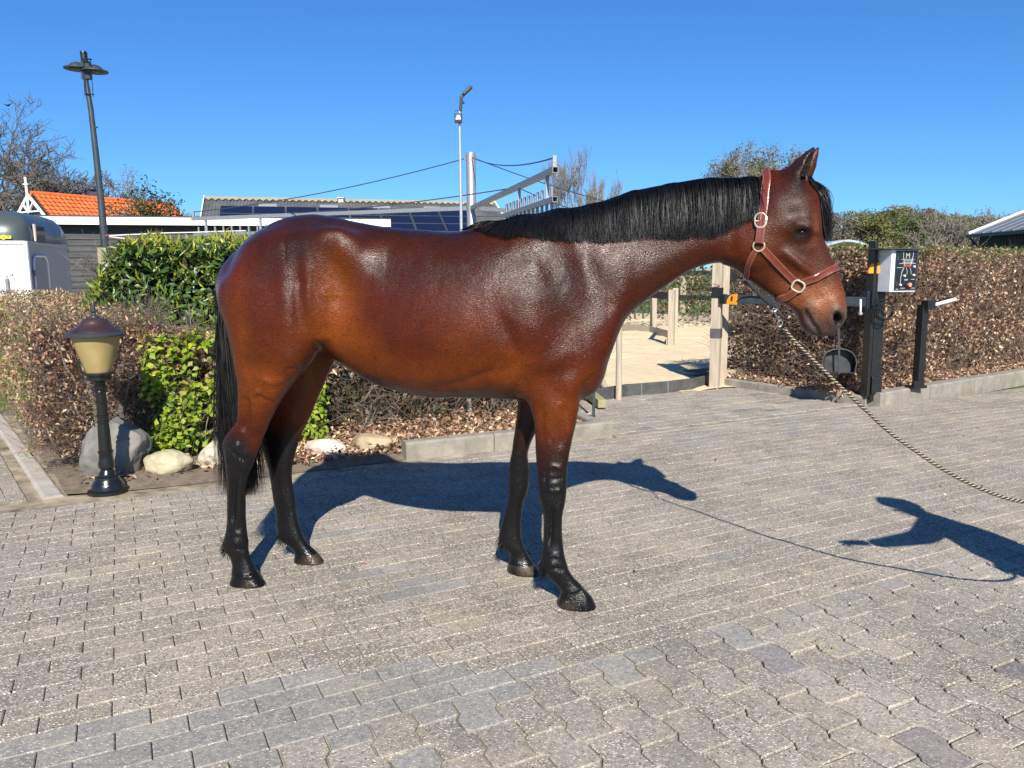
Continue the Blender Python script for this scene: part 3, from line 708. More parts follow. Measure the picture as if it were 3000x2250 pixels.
# legs
for T, s_ in ((NF, 1), (NH, 1)): pass
line([(1612, 1490), (1612, 1560), (1610, 1620)], 5, -5*mm, both=False, D=-.2)
line([(690, 1400), (686, 1480), (684, 1540)], 5, -5*mm, both=False, D=-.16)
blob(1616, 1415, 20, 22, 0, 5*mm, False, D=-.2)
blob(1618, 1655, 16, 18, 0, 5*mm, False, D=-.22)
blob(690, 1590, 16, 18, 0, 5*mm, False, D=-.17)
blob(690, 1310, 14, 18, 0, 6*mm, False, D=-.17)
line([(700, 1300), (715, 1350), (700, 1400)], 6, -4*mm, both=False, D=-.17)
def blur(f, it):
    E = np.concatenate([Fq[:, [0, 1]], Fq[:, [1, 2]], Fq[:, [2, 3]], Fq[:, [3, 0]]]); n = len(f)
    deg = np.bincount(E[:, 0], minlength=n)+np.bincount(E[:, 1], minlength=n)
    for _ in range(it): f = .4*f+.6*(np.bincount(E[:, 0], f[E[:, 1]], n)+np.bincount(E[:, 1], f[E[:, 0]], n))/deg
    return f
disp = blur(disp, 7)*.8+blur(dfine, 1)
und = np.array([mnoise.noise(Vector((v[0]*7, v[1]*5, v[2]*7)))*2.6+mnoise.noise(Vector((v[0]*17+5, v[1]*12, v[2]*15)))*1.3+mnoise.noise(Vector((v[0]*38, v[1]*30+3, v[2]*34)))*.45 for v in V])*.001
und += (1-np.clip((V[:, 2]-.45)/.2, 0, 1))*np.array([mnoise.noise(Vector((v[0]*70, v[1]*60, v[2]*45)))*.0007 for v in V])
und *= np.clip((V[:, 2]-.3)/.4, .45, 1)*np.where(V[:, 0] > .95, .45, 1.)
disp = disp+und
V = V+N*disp[:, None]
V = relax(V, Fq, 1, .3)
# low relief noise of the skin
# ---- coat colours
C = np.zeros((len(V), 4)); C[:, 3] = 1
def bell(px, py, rx, ry, ang=0, D=-.2, p=2.):
    x, z = hp(px, py, D); k = kpx(px, py, D); a = R(ang); dx = V[:, 0]-x; dz = V[:, 2]-z
    u = (dx*math.cos(a)+dz*math.sin(a))/(rx*k); v = (-dx*math.sin(a)+dz*math.cos(a))/(ry*k)
    return np.exp(-((u*u+v*v)**(p/2)))
bay = np.array([.052, .0088, .0022]); dark = np.array([.013, .0050, .0036]); tan = np.array([.160, .036, .0036]); blk = np.array([.006, .0055, .0058]); muz = np.array([.20, .065, .020]); grey = np.array([.045, .040, .040])
c = np.tile(bay, (len(V), 1))
def mixc(c, col, f): f = np.clip(f, 0, 1)[:, None]; return c*(1-f)+col*f
# dark along the back
T = TOP[np.argsort(TOP[:, 0])]; topz = np.interp(V[:, 0], T[:, 0], T[:, 1]); depth = topz-V[:, 2]
c = mixc(c, dark, np.exp(-(np.maximum(depth, 0)/.085)**1.5)*.95*(V[:, 0] < 1.0))
c = mixc(c, dark, .8*bell(880, 720, 130, 60, 20)); c = mixc(c, dark, .75*bell(960, 760, 26, 60, 8)); c = mixc(c, dark, .45*bell(1480, 760, 260, 70)); c = mixc(c, dark, .65*bell(1660, 830, 120, 120, -20))  # narrow patch at the hip: shade of the hollow painted into the coat
c = mixc(c, tan, 1.0*bell(990, 860, 60, 120, 0)); c = mixc(c, tan, .85*bell(1000, 1000, 120, 60, -25)); c = mixc(c, tan, .55*bell(1250, 1100, 280, 50, -3))
c = mixc(c, tan, .6*bell(1500, 1080, 60, 60)); c = mixc(c, tan, .40*bell(700, 950, 45, 170, 4)); c = mixc(c, tan, .5*bell(740, 1130, 90, 90)); c = mixc(c, tan, .5*bell(1620, 1210, 80, 90))
c = mixc(c, tan, .22*bell(1350, 980, 90, 140)); c = mixc(c, tan, .55*bell(900, 1150, 70, 110, 0, D=.1))
c = mixc(c, tan, .35*bell(2240, 720, 70, 70)); c = mixc(c, tan*.9, .3*bell(1720, 1110, 40, 50))
c = mixc(c, dark, .5*bell(1250, 790, 260, 60)); c = mixc(c, dark, .4*bell(2290, 600, 60, 60))
# neck darker, face dark brown
c = mixc(c, np.array([.032, .011, .0065]), .8*bell(1900, 760, 190, 110, 25))
c = mixc(c, np.array([.040, .012, .0065]), .75*bell(2340, 640, 70, 130, -15))
c = mixc(c, np.array([.060, .024, .013]), .6*bell(2400, 800, 45, 80, -15))
# muzzle
c = mixc(c, muz, .95*bell(2420, 890, 75, 62, -30)); c = mixc(c, muz, .7*bell(2340, 860, 60, 30, -40)); c = mixc(c, grey, .97*bell(2446, 936, 33, 44, 20, p=3)); c = mixc(c, np.array([.05, .036, .031]), .92*bell(2388, 962, 52, 32, -35, p=3)); c = mixc(c, np.array([.11, .06, .04]), .6*bell(2372, 920, 26, 40))
c = mixc(c, np.array([.22, .07, .02]), .5*bell(2392, 670, 14, 40, 0)); c = mixc(c, blk, .95*bell(2351, 684, 26, 20, p=4)); c = mixc(c, dark, .5*bell(2351, 684, 42, 34))
c = mixc(c, blk*1.5, .9*bell(2362, 470, 60, 18, 65)); c = mixc(c, dark, .8*bell(2345, 510, 40, 40))
# black points: below knee and hock with a soft, uneven edge
nz = np.array([mnoise.noise(Vector((v[0]*9, v[1]*9, v[2]*6))) for v in V])
def ramp(z, z0, z1): t = np.clip((z-z0)/(z1-z0), 0, 1); return t*t*(3-2*t)
hind = V[:, 0] < -.6; fr = (V[:, 0] > -.15) & (V[:, 0] < .6)
kz = hs(1620, 1345, -.17)[1]; kz1 = hs(1620, 1240, -.17)[1]
farleg = (V[:, 1] > .02)
c = mixc(c, dark, fr*farleg*(1-ramp(V[:, 2]+nz*.04, kz1-.12, kz1+.12))*.9)
c = mixc(c, dark, fr*(1-ramp(V[:, 2]+nz*.04, kz, kz1+.02))*.9); c = mixc(c, blk, fr*(1-ramp(V[:, 2]+nz*.05, kz-.08, kz+.03)))
hz = hs(700, 1300, -.14)[1]
rear = ramp(-(V[:, 0]-hs(700, 1280, -.14)[0]), -.13, .02)
c = mixc(c, blk, hind*(1-ramp(V[:, 2]+nz*.05-rear*.10, hz-.10, hz+.0)))
farleg = (V[:, 1] > .02)
c = mixc(c, blk, hind*farleg*(1-ramp(V[:, 2]+nz*.05, hz-.06, hz+.08)))
def cline(c, pts, wpx, col, f):
    P = [hp(*q) for q in pts]; best = np.full(len(V), 9.)
    for i in range(len(P)-1):
        ax, az = P[i]; dx, dz = P[i+1][0]-ax, P[i+1][1]-az; t = np.clip(((V[:, 0]-ax)*dx+(V[:, 2]-az)*dz)/(dx*dx+dz*dz+1e-9), 0, 1)
        best = np.minimum(best, np.hypot(V[:, 0]-ax-t*dx, V[:, 2]-az-t*dz))
    return mixc(c, np.array(col), np.exp(-(best/(wpx*.0014))**2)*f)
c = cline(c, [(2362, 905), (2370, 930), (2382, 950), (2395, 966), (2405, 978)], 4, blk, 1.)
c = cline(c, [(2384, 434), (2372, 470), (2350, 520), (2330, 552)], 7, blk, .9)
c = cline(c, [(2384, 434), (2355, 466), (2325, 500)], 4, blk, .7)
c = cline(c, [(2452, 912), (2446, 935), (2448, 948)], 9, blk, .95)
mb_x = np.array([hs(a, b, -.1) for a, b in [(1425, 690), (1516, 690), (1622, 695), (1770, 698), (1930, 690), (2075, 686), (2156, 660), (2226, 630)]])
zb_ = np.interp(V[:, 0], mb_x[:, 0], mb_x[:, 1]); inm = (V[:, 0] > mb_x[0, 0]) & (V[:, 0] < mb_x[-1, 0])
c = mixc(c, blk*.5, inm*ramp(V[:, 2], zb_-.01, zb_+.02))
c *= (1+.10*nz)[:, None]
# gloss map: hooves are oiled
hoof = ((V[:, 2] < .085)).astype(float)*0
hoof = (1-ramp(V[:, 2]+.25*np.where(hind, (V[:, 0]-np.where(V[:, 1] < 0, -1.24, -1.0)), (V[:, 0]-np.where(V[:, 1] < 0, .24, .05))), .066, .076))
C[:, :3] = np.clip(c, 0, 1); C[:, 3] = np.maximum(hoof, np.clip(.42*(1-ramp(V[:, 0], .95, 1.12)), 0, 1))
wearh = hoof*np.clip(nz*2+.1, 0, 1)*(V[:, 2] < .05); C[:, :3] = mixc(C[:, :3], np.array([.10, .07, .045]), wearh*.5)
WV = V.copy(); WV[:, 1] = V[:, 1]+ysag(V[:, 0])
me = bpy.data.meshes.new('body'); me.from_pydata(WV.tolist(), [], Fq.tolist())
ca = me.color_attributes.new('coat', 'FLOAT_COLOR', 'POINT'); ca.data.foreach_set('color', C.astype(np.float32).ravel())
def horse_mat():
    m = bpy.data.materials.new('bay_horse_coat'); m.use_nodes = True; n = m.node_tree.nodes; L = m.node_tree.links; b = n['Principled BSDF']
    at_ = n.new('ShaderNodeAttribute'); at_.attribute_name = 'coat'
    tc = n.new('ShaderNodeTexCoord')
    mp = n.new('ShaderNodeMapping'); mp.inputs['Rotation'].default_value = (0, R(35), 0); mp.inputs['Scale'].default_value = (95, 95, 300)
    L.new(tc.outputs['Object'], mp.inputs[0])
    n1 = n.new('ShaderNodeTexNoise'); n1.inputs['Scale'].default_value = 1; n1.inputs['Detail'].default_value = 3; n1.inputs['Distortion'].default_value = .6; L.new(mp.outputs[0], n1.inputs[0])
    n2 = n.new('ShaderNodeTexNoise'); n2.inputs['Scale'].default_value = 14; n2.inputs['Detail'].default_value = 3; L.new(tc.outputs['Object'], n2.inputs[0])
    # hair shows as light/dark streaks
    mr = n.new('ShaderNodeMapRange'); mr.inputs[1].default_value = .3; mr.inputs[2].default_value = .7; mr.inputs[3].default_value = .6; mr.inputs[4].default_value = 1.4; L.new(n1.outputs[0], mr.inputs[0])
    mr2 = n.new('ShaderNodeMapRange'); mr2.inputs[1].default_value = .3; mr2.inputs[2].default_value = .7; mr2.inputs[3].default_value = .85; mr2.inputs[4].default_value = 1.15; L.new(n2.outputs[0], mr2.inputs[0])
    mu = n.new('ShaderNodeMath'); mu.operation = 'MULTIPLY'; L.new(mr.outputs[0], mu.inputs[0]); L.new(mr2.outputs[0], mu.inputs[1])
    vm = n.new('ShaderNodeVectorMath'); vm.operation = 'SCALE'; L.new(at_.outputs['Color'], vm.inputs[0]); L.new(mu.outputs[0], vm.inputs['Scale']); L.new(vm.outputs[0], b.inputs['Base Color'])
    rr = n.new('ShaderNodeMapRange'); rr.inputs[1].default_value = 0; rr.inputs[2].default_value = 1; rr.inputs[3].default_value = .37; rr.inputs[4].default_value = .15; L.new(at_.outputs['Alpha'], rr.inputs[0])
    ra = n.new('ShaderNodeMath'); ra.operation = 'ADD'; mr3 = n.new('ShaderNodeMapRange'); mr3.inputs[1].default_value = .3; mr3.inputs[2].default_value = .7; mr3.inputs[3].default_value = .07; mr3.inputs[4].default_value = -.07; L.new(n2.outputs[0], mr3.inputs[0])
    L.new(rr.outputs[0], ra.inputs[0]); L.new(mr3.outputs[0], ra.inputs[1]); L.new(ra.outputs[0], b.inputs['Roughness'])
    b.inputs['Specular IOR Level'].default_value = .24
    b.inputs['Sheen Weight'].default_value = 0
    bp = n.new('ShaderNodeBump'); bp.inputs['Strength'].default_value = 1.0; bp.inputs['Distance'].default_value = .0017; L.new(n1.outputs[0], bp.inputs['Height']); L.new(bp.outputs[0], b.inputs['Normal'])
    return m
horse = empty('horse', (-.45, 3.5, 0), 'glossy bay horse with black mane and legs standing side on in a leather halter', 'horse')
body = under(link('body', me, horse_mat(), None, True), horse)
bvh = BVHTree.FromPolygons(WV.tolist(), Fq.tolist())
# ---------------------------------------------------------------- mane, forelock, tail, eyes
nr = np.random.RandomState(3)
def ribbons(paths, width, name, material, parent, flat=(0, -1, 0), twist=.9):
    """paths: (n, k, 3). one thin tapering ribbon per hair"""
    P = np.asarray(paths); n, k, _ = P.shape
    T = np.gradient(P, axis=1); T /= np.maximum(np.linalg.norm(T, axis=2, keepdims=True), 1e-9)
    f = np.array(flat, float)[None, None]+nr.normal(0, twist, (n, 1, 3)); Sd = np.cross(T, f); Sd /= np.maximum(np.linalg.norm(Sd, axis=2, keepdims=True), 1e-9)
    wv = (np.asarray(width)*np.ones(n))[:, None, None]*(1-np.linspace(0, 1, k)**2.5*.85)[None, :, None]
    VV = np.stack([P-Sd*wv/2, P+Sd*wv/2], 2).reshape(-1, 3)
    i = (np.arange(n)[:, None]*k+np.arange(k-1)[None]).ravel()*2
    F = np.stack([i, i+1, i+3, i+2], 1)
    me = bpy.data.meshes.new(name); me.vertices.add(len(VV)); me.vertices.foreach_set('co', VV.ravel())
    me.loops.add(len(F)*4); me.loops.foreach_set('vertex_index', F.ravel().astype(np.int32)); me.polygons.add(len(F))
    me.polygons.foreach_set('loop_start', np.arange(0, len(F)*4, 4, dtype=np.int32)); me.polygons.foreach_set('loop_total', np.full(len(F), 4, np.int32))
    me.update(); me.validate()
    o = link(name, me, material, None, True); under(o, parent); return o
def hair_mat(name, col):
    m = bpy.data.materials.new(name); m.use_nodes = True; n = m.node_tree.nodes; L = m.node_tree.links; b = n['Principled BSDF']
    nz_ = n.new('ShaderNodeTexNoise'); nz_.inputs['Scale'].default_value = 60; tc = n.new('ShaderNodeTexCoord'); L.new(tc.outputs['Object'], nz_.inputs[0])
    rp = n.new('ShaderNodeValToRGB'); rp.color_ramp.elements[0].color = (*[c*.6 for c in col], 1); rp.color_ramp.elements[1].color = (*[c*1.7 for c in col], 1); rp.color_ramp.elements[0].position = .35; rp.color_ramp.elements[1].position = .7
    L.new(nz_.outputs[0], rp.inputs[0]); L.new(rp.outputs[0], b.inputs['Base Color']); b.inputs['Roughness'].default_value = .45; b.inputs['Specular IOR Level'].default_value = .32
    return m
M_hair = hair_mat('black_horsehair', (.0022, .0023, .0030)); M_tail = hair_mat('tail_hair', (.005, .0042, .0042))
def surf_y(x, z, dflt):
    h = bvh.ray_cast(Vector((x, 1.5, z)), Vector((0, 1, 0)))
    return h[0].y if h[0] is not None else dflt
TT = TOP[np.argsort(TOP[:, 0])]
def topz_at(x): return float(np.interp(x, TT[:, 0], TT[:, 1]))
MB_ = np.array([hs(a, b, -.1) for a, b in [(1395, 672), (1411, 678), (1428, 688), (1453, 698), (1483, 702), (1516, 694), (1559, 696), (1580, 704), (1622, 708), (1706, 710), (1770, 710), (1833, 704), (1875, 700), (1930, 698), (2007, 700), (2075, 696), (2116, 688), (2156, 668), (2200, 645), (2262, 625)]])
x0m, x1m = hs(1400, 665)[0], hs(2214, 520)[0]
paths = []; wd_ = []
locks = np.sort(nr.uniform(x0m, x1m, 230))
for i in range(17000):
    if i % 3: lx = locks[nr.randint(len(locks))]+nr.normal(0, .007)
    else: lx = nr.uniform(x0m, x1m)
    lx = min(max(lx, x0m), x1m); tz = topz_at(lx)
    sl = -.07*max(0, 1-(lx-x0m)/.35)+.0*lx                      # near the withers the hair slants back
    sl += nr.normal(0, .006)
    kink = nr.normal(0, .004)
    side_ = 1
    xe = lx+sl; zb = np.interp(xe, MB_[:, 0], MB_[:, 1])
    layer = nr.rand()
    lock = math.sin(lx*57)*.5+math.sin(lx*131+1)*.5
    L_ = (tz-zb)*(1-.30*(layer**3))+nr.normal(0, .0035)+lock*.003+(.02*nr.rand() if nr.rand() < .015 else 0)
    L_ = max(L_, .015)
    fz = .010+.006*math.sin(lx*40)+.005*nr.rand()
    pts = []
    for t in (0, .06, .16, .34, .56, .78, 1.0):
        x = lx+sl*t**1.2+kink*math.sin(t*5)
        z = tz+fz*math.sin(min(1, t/.12)*math.pi/2)*(1-t) - L_*t
        ysg = float(ysag(x))
        zz = min(z, topz_at(x)-.006)
        ys = surf_y(x, zz, ysg)
        off = .004+(.010+.016*layer)*min(1, t/.25)*(1-.25*t)
        if t < .03: y = ysg+nr.uniform(-.012, .02)
        elif t < .1: y = min(ysg-.008, ys-.002) if layer < .6 else ysg-.012
        else: y = min(ys, ysg-.02)-off
        pts.append((x, y, z))
    paths.append(pts); wd_.append(.0011+.0010*nr.rand())
ribbons(paths, np.array(wd_), 'mane', M_hair, horse)
# roached underlayer keeps the skin from showing through between the strands
# forelock
paths = []; wd_ = []
for i in range(3600):
    u = nr.rand(); a = nr.rand()
    r0 = H3(2330+12*u, 522+10*u, 0); yr = float(ysag(r0[0]))+nr.uniform(-.045, .045)
    ends = (2392+(nr.rand()**1.1)*46, 585+125*nr.rand()**.7)
    e = hs(*ends); mid = hs(2356+20*u+a*46, 556-6*a+10*u)
    wav = nr.normal(0, .006)
    pts = []
    for t in np.linspace(0, 1, 8):
        b0, b1, b2 = (1-t)**2, 2*t*(1-t), t*t
        x = b0*r0[0]+b1*(mid[0]+.035*(.3+a))+b2*e[0]; z = b0*r0[2]+b1*(mid[1]+.03)+b2*e[1]
        y = yr+(float(ysag(x))-yr)*.25*t+wav*math.sin(t*6)-.03*t*(u-.3)
        # stay outside the forehead
        hh = bvh.find_nearest(Vector((x, y, z)))
        if hh[0] is not None:
            dv = Vector((x, y, z))-hh[0]; sd = dv.dot(hh[1])
            if sd < .006: q = hh[0]+hh[1]*(.006+.008*a); x, y, z = q
        pts.append((x, y, z))
    paths.append(pts); wd_.append(.0012+.001*nr.rand())
ribbons(paths, np.array(wd_), 'forelock', M_hair, horse)
# tail
TC = [(668, 748, 5, .015), (652, 800, 9, .03), (651, 880, 12, .04), (656, 960, 20, .05), (664, 1050, 27, .055), (674, 1150, 34, .06), (690, 1250, 44, .065), (703, 1350, 52, .07), (708, 1450, 56, .075)]
tc_ = []
for px, py, hw, dd in TC:
    x, z = hs(px, py, 0); x2, _ = hs(px+hw, py, 0); tc_.append((x, z, x2-x, dd))
tc_ = np.array(tc_)
ph = np.linspace(0, 1, len(tc_))
paths = []; wd_ = []
for i in range(7000):
    u = nr.normal(0, .45); v = nr.normal(0, .5); u = max(-1.15, min(1.15, u)); v = max(-1.2, min(1.2, v))
    s0 = nr.rand()**2.2*.45; s1 = min(1.0, .74+.26*nr.rand()**.6) if s0 < .25 else 1
    if nr.rand() < .2: s1 = s0+(.1+.3*nr.rand())
    s1 = min(s1, 1.0); wph = nr.rand()*6; wa = .006*nr.rand(); u1 = u+nr.normal(0, .16)
    pts = []
    for t in np.linspace(0, 1, 10):
        s_ = s0+(s1-s0)*t
        cx, cz, hw, dd = [np.interp(s_, ph, tc_[:, c]) for c in range(4)]
        uu = u*.5+(u1-u*.5)*min(1, t*1.6)
        x = cx+hw*uu+wa*math.sin(t*9+wph); y = float(ysag(cx))+.01+dd*v*min(1, .3+t)+wa*math.cos(t*8+wph)
        pts.append((x, y, cz))
    paths.append(pts); wd_.append(.0016+.0014*nr.rand())
for i in range(900):          # short fuzz at the dock
    s0 = nr.rand()*.2; cx, cz, hw, dd = [np.interp(s0, ph, tc_[:, c]) for c in range(4)]
    ln = .05+.08*nr.rand(); th = nr.uniform(-.9, .5)
    paths.append([(cx+hw*nr.uniform(-.3, .3)-ln*t*(.45+.3*nr.rand()*0)*math.cos(th), float(ysag(cx))+nr.uniform(-.03, .03), cz-ln*t*(.6-.3*math.sin(th))-ln*t*t*.4) for t in np.linspace(0, 1, 10)]); wd_.append(.0013)
ribbons(paths, np.array(wd_), 'tail', M_tail, horse)
M_eye = mat('dark_wet_eye', (.006, .003, .002), .07, spec=.5)
M_lid = mat('eyelid_skin', (.014, .012, .012), .35)
for sg in (-1, 1):
    x, z, _d = hit(2351, 683); dd_ = .5*(hit(2316, 692)[2]+hit(2386, 690)[2]); mb = MB()
    n_ = 16
    mb.lathe([(.0225*math.sin(math.pi*i/n_), -.0225*math.cos(math.pi*i/n_)) for i in range(n_+1)], (x, float(ysag(x))-sg*(dd_+.0125), z), 24, axis=(0, 1, 0))
    eye = mb.build('eye', M_eye, horse, True)
    mb = MB(); c0 = Vector((x, float(ysag(x))-sg*(dd_-.004), z))
    for q0, q1, rz in ((0, math.pi, .0135), (math.pi, 2*math.pi, .0125)):
        pts = []
        for i in range(13):
            a = q0+(q1-q0)*i/12; p = c0+Vector((.0235*math.cos(a), -sg*.004*abs(math.cos(a))*2.0, rz*math.sin(a)-.003*math.cos(a)))
            pts.append(p)
        mb.tube(pts, [.002+(.0042 if q0 == 0 else .0026)*math.sin(math.pi*i/12) for i in range(13)], 8)
    mb.build('eyelid', M_lid, eye, True)

# feathers behind the fetlocks and along the coronets
paths = []; wd_ = []
for px, py, D, n_ in ((660, 1606, -.132, 120), (822, 1582, .175, 90), (1594, 1668, -.198, 120), (1468, 1590, .156, 90)):
    x0, z0 = hs(px, py, D)
    for i in range(n_):
        h_ = bvh.find_nearest(Vector((x0+nr.normal(0, .012), float(ysag(x0))+D+nr.normal(0, .016), z0+nr.normal(0, .02))))
        d = Vector((-.5+nr.normal(0, .25), nr.normal(0, .3), -1+nr.normal(0, .2))).normalized(); p = h_[0]
        paths.append([tuple(p+d*(.028+.014*nr.rand())*t+h_[1]*.004*t) for t in np.linspace(0, 1, 5)]); wd_.append(.0016)
o = ribbons(paths, np.array(wd_), 'fetlock_hair', M_hair, horse); o['kind'] = 'stuff'
# ================================================================ HALTER
M_lea = mat('brown_bridle_leather', (.115, .022, .011), .27, color2=(.17, .036, .018), vscale=25, bump=.12, bscale=180, spec=.6, coat=.25)
M_brass = mat('worn_brass', (.80, .70, .46), .30, .8, var=.15, vscale=40)
M_steel = mat('snap_steel', (.30, .30, .30), .35, .7)
M_stitch = mat('pale_stitching', (.30, .17, .11), .7)
M_dkstrap = mat('dark_jaw_strap', (.014, .014, .016), .45)
def W3(px, py, D): x, z = hs(px, py, D); return Vector((x, float(ysag(x))+D, z))
def SW(px, py, sg, D=-.1):
    x, z, d = hit(px, py, D); return Vector((x, float(ysag(x))-sg*d, z))
def strap(name, pts, width, thick, parent, material=M_lea, lift=.003, snap=True, stitches=True, stiff=3):
    """a leather band lying on the skin: pts are spine points pushed to the surface"""
    P = []
    for i in range(len(pts)-1):
        for t in range(6): P.append(pts[i].lerp(pts[i+1], t/6))
    P.append(pts[-1]); N_ = []
    Q = []
    for p in P:
        h = bvh.find_nearest(p)
        if snap: Q.append(h[0]+h[1]*lift); N_.append(h[1].copy())
        else: Q.append(p); N_.append(h[1].copy())
    for _ in range(stiff):
        Q = [Q[0]]+[(Q[i-1]+Q[i]*2+Q[i+1])/4 for i in range(1, len(Q)-1)]+[Q[-1]]
        N_ = [N_[0]]+[(N_[i-1]+N_[i]*2+N_[i+1]).normalized() for i in range(1, len(N_)-1)]+[N_[-1]]
    mb = MB(); sec = [(-.5, 0), (-.5, .7), (-.38, 1), (-.12, .82), (.12, .82), (.38, 1), (.5, .7), (.5, 0)]
    rings = []; st = []
    for i, p in enumerate(Q):
        d = (Q[min(i+1, len(Q)-1)]-Q[max(i-1, 0)]).normalized(); n = (N_[i]-d*N_[i].dot(d)).normalized(); b = d.cross(n)
        rings.append([p+b*(a*width)+n*(c*thick) for a, c in sec]); st.append((p+b*.40*width+n*thick*.98, p-b*.40*width+n*thick*.98))
    k = len(sec); vs = [v for r in rings for v in r]; fs = []
    for i in range(len(rings)-1):
        for j in range(k): fs.append((i*k+j, i*k+(j+1) % k, (i+1)*k+(j+1) % k, (i+1)*k+j))
    fs += [tuple(range(k)), tuple(range(len(vs)-1, len(vs)-1-k, -1))]
    mb.add(vs, fs)
    if stitches:
        for sd in (0, 1): mb.tube([q[sd] for q in st], .0006, 4, 1)
    return mb.build(name, [material, M_stitch], parent, True)
halter = empty('halter', W3(2290, 760, -.1), 'reddish brown leather halter with brass buckle and rings on the bay horse', 'halter')
# crown and cheek strap, near side, over the poll and down the far side
for sg in (-1, 1):
    pts = [W3(2246, 522, 0)+Vector((0, 0, .025)), W3(2246, 530, sg*.05)+Vector((0, sg*.01, .01)), SW(2244, 560, sg), SW(2240, 600, sg), SW(2233, 645, sg), SW(2227, 690, sg), SW(2224, 712, sg)]
    strap('cheek_strap', pts, .034, .007, halter, lift=.010)
    strap('throat_strap', [SW(2216, 730, sg), SW(2203, 752, sg), SW(2192, 778, sg), W3(2184, 800, sg*.07), W3(2182, 816, sg*.035), W3(2183, 822, 0)], .024, .006, halter)
    strap('side_strap', [SW(2231, 725, sg), SW(2262, 757, sg), SW(2296, 792, sg), SW(2327, 824, sg)], .029, .008, halter)
    strap('noseband', [SW(2349, 829, sg), SW(2380, 815, sg), SW(2415, 800, sg), W3(2440, 788, sg*.06), W3(2455, 781, sg*.03), W3(2458, 778, 0)], .030, .010, halter, lift=.004)
    strap('chin_strap', [SW(2331, 850, sg), SW(2308, 868, sg), W3(2285, 882, sg*.06), W3(2268, 893, sg*.03), W3(2264, 896, 0)], .031, .007, halter, lift=.006)
def ringpts(c, rx, rz, n=24, ang=0, nrm=Vector((0, -1, 0)), p=2.0):
    n0 = nrm.normalized(); ax = Vector((1, 0, 0)); ax = (ax-n0*ax.dot(n0)).normalized(); az = ax.cross(n0)*1.0
    out = []
    for i in range(n+1):
        a = 2*math.pi*i/n; ca_, sa_ = math.cos(a), math.sin(a)
        u = rx*math.copysign(abs(ca_)**(2/p), ca_); v = rz*math.copysign(abs(sa_)**(2/p), sa_)
        ur, vr = u*math.cos(ang)-v*math.sin(ang), u*math.sin(ang)+v*math.cos(ang)
        out.append(c+ax*ur+az*vr)
    return out
def onskin(px, py, D, lift):
    h = bvh.find_nearest(SW(px, py, 1 if D > 0 else -1)); return h[0]+h[1]*lift, h[1]
for sg in (-1, 1):
    c, n = onskin(2229, 648, sg*.13, .013)
    mb = MB(); mb.tube(ringpts(c, .022, .029, ang=.0, nrm=n, p=2.5), .0042, 8); mb.tube([c+Vector((-.018, 0, -.002)), c+Vector((.018, 0, -.002))], .0022, 6); mb.tube([c+Vector((0, 0, -.002)), c+Vector((.0, -.003*1, .024))], .002, 6)
    mb.build('buckle', M_brass, halter, True)
    c, n = onskin(2223, 720, sg*.13, .009)
    mb = MB(); mb.tube(ringpts(c, .022, .021, nrm=n), .0036, 8); mb.build('ring', M_brass, halter, True)
    c, n = onskin(2338, 838, sg*.1, .011)
    mb = MB(); mb.tube(ringpts(c, .023, .021, ang=.5, nrm=n, p=3.2), .0045, 8); mb.build('ring', M_brass, halter, True)
mb = MB(); mb.tube([W3(2188, 822, -.02), W3(2208, 846, -.03), W3(2238, 876, -.03), W3(2264, 897, -.02)], .0085, 8); mb.build('jaw_strap', M_dkstrap, halter, True)
c = W3(2266, 902, 0); mb = MB(); mb.tube(ringpts(c, .016, .016), .0028, 8); mb.build('ring', M_steel, halter, True)
# ---------------------------------------------------------------- lead rope
M_cream = mat('cream_cord', (.36, .30, .19), .75, var=.2, vscale=80, bump=.3, bscale=300)
M_dkcord = mat('black_cord', (.018, .015, .018), .7, bump=.3, bscale=300)
RPX = [(2297, 962, 3.14), (2331, 1002, 3.12), (2403, 1074, 3.10), (2471, 1141, 3.06), (2534, 1200, 3.03), (2607, 1267, 2.99), (2675, 1316, 2.96), (2742, 1362, 2.93), (2810, 1402, 2.90), (2878, 1434, 2.88), (2946, 1459, 2.86), (3000, 1471, 2.84)]
rp = [at(*p) for p in RPX]; HAND = Vector((2.56, 2.34, .95))
rp += [Vector((2.17, 2.74, .545)), Vector((2.36, 2.60, .62)), Vector((2.50, 2.44, .78)), HAND]
def catmull(P, n=8):
    out = []
    for i in range(len(P)-1):
        a, b, c_, d = P[max(i-1, 0)], P[i], P[i+1], P[min(i+2, len(P)-1)]
        for j in range(n):
            t = j/n; out.append(.5*((2*b)+(c_-a)*t+(2*a-5*b+4*c_-d)*t*t+(3*b-a-3*c_+d)*t**3))
    return out+[P[-1]]
RC = catmull(rp, 10)
# resample evenly
ds = [0]
for i in range(1, len(RC)): ds.append(ds[-1]+(RC[i]-RC[i-1]).length)
def rope_at(s):
    i = min(max(int(np.searchsorted(ds, s))-1, 0), len(RC)-2); t = (s-ds[i])/max(ds[i+1]-ds[i], 1e-9); return RC[i].lerp(RC[i+1], t)
lead = empty('lead_rope', rp[0], 'cream and black twisted lead rope running from the halter out of view', 'lead rope')
nS = int(ds[-1]/.0038)
for k in range(4):
    pts = []; 
    for i in range(nS+1):
        s_ = ds[-1]*i/nS; p = rope_at(s_); d = (rope_at(min(s_+.01, ds[-1]))-rope_at(max(s_-.01, 0))).normalized()
        u = d.cross(Vector((0, 0, 1))).normalized(); v = u.cross(d); a = s_*2*math.pi/.032+k*math.pi/2
        pts.append(p+(u*math.cos(a)+v*math.sin(a))*.0037)
    mb = MB(); mb.tube(pts, .0031 if k % 2 else .0040, 6); mb.build('strand', M_cream if k % 2 else M_dkcord, lead, True)
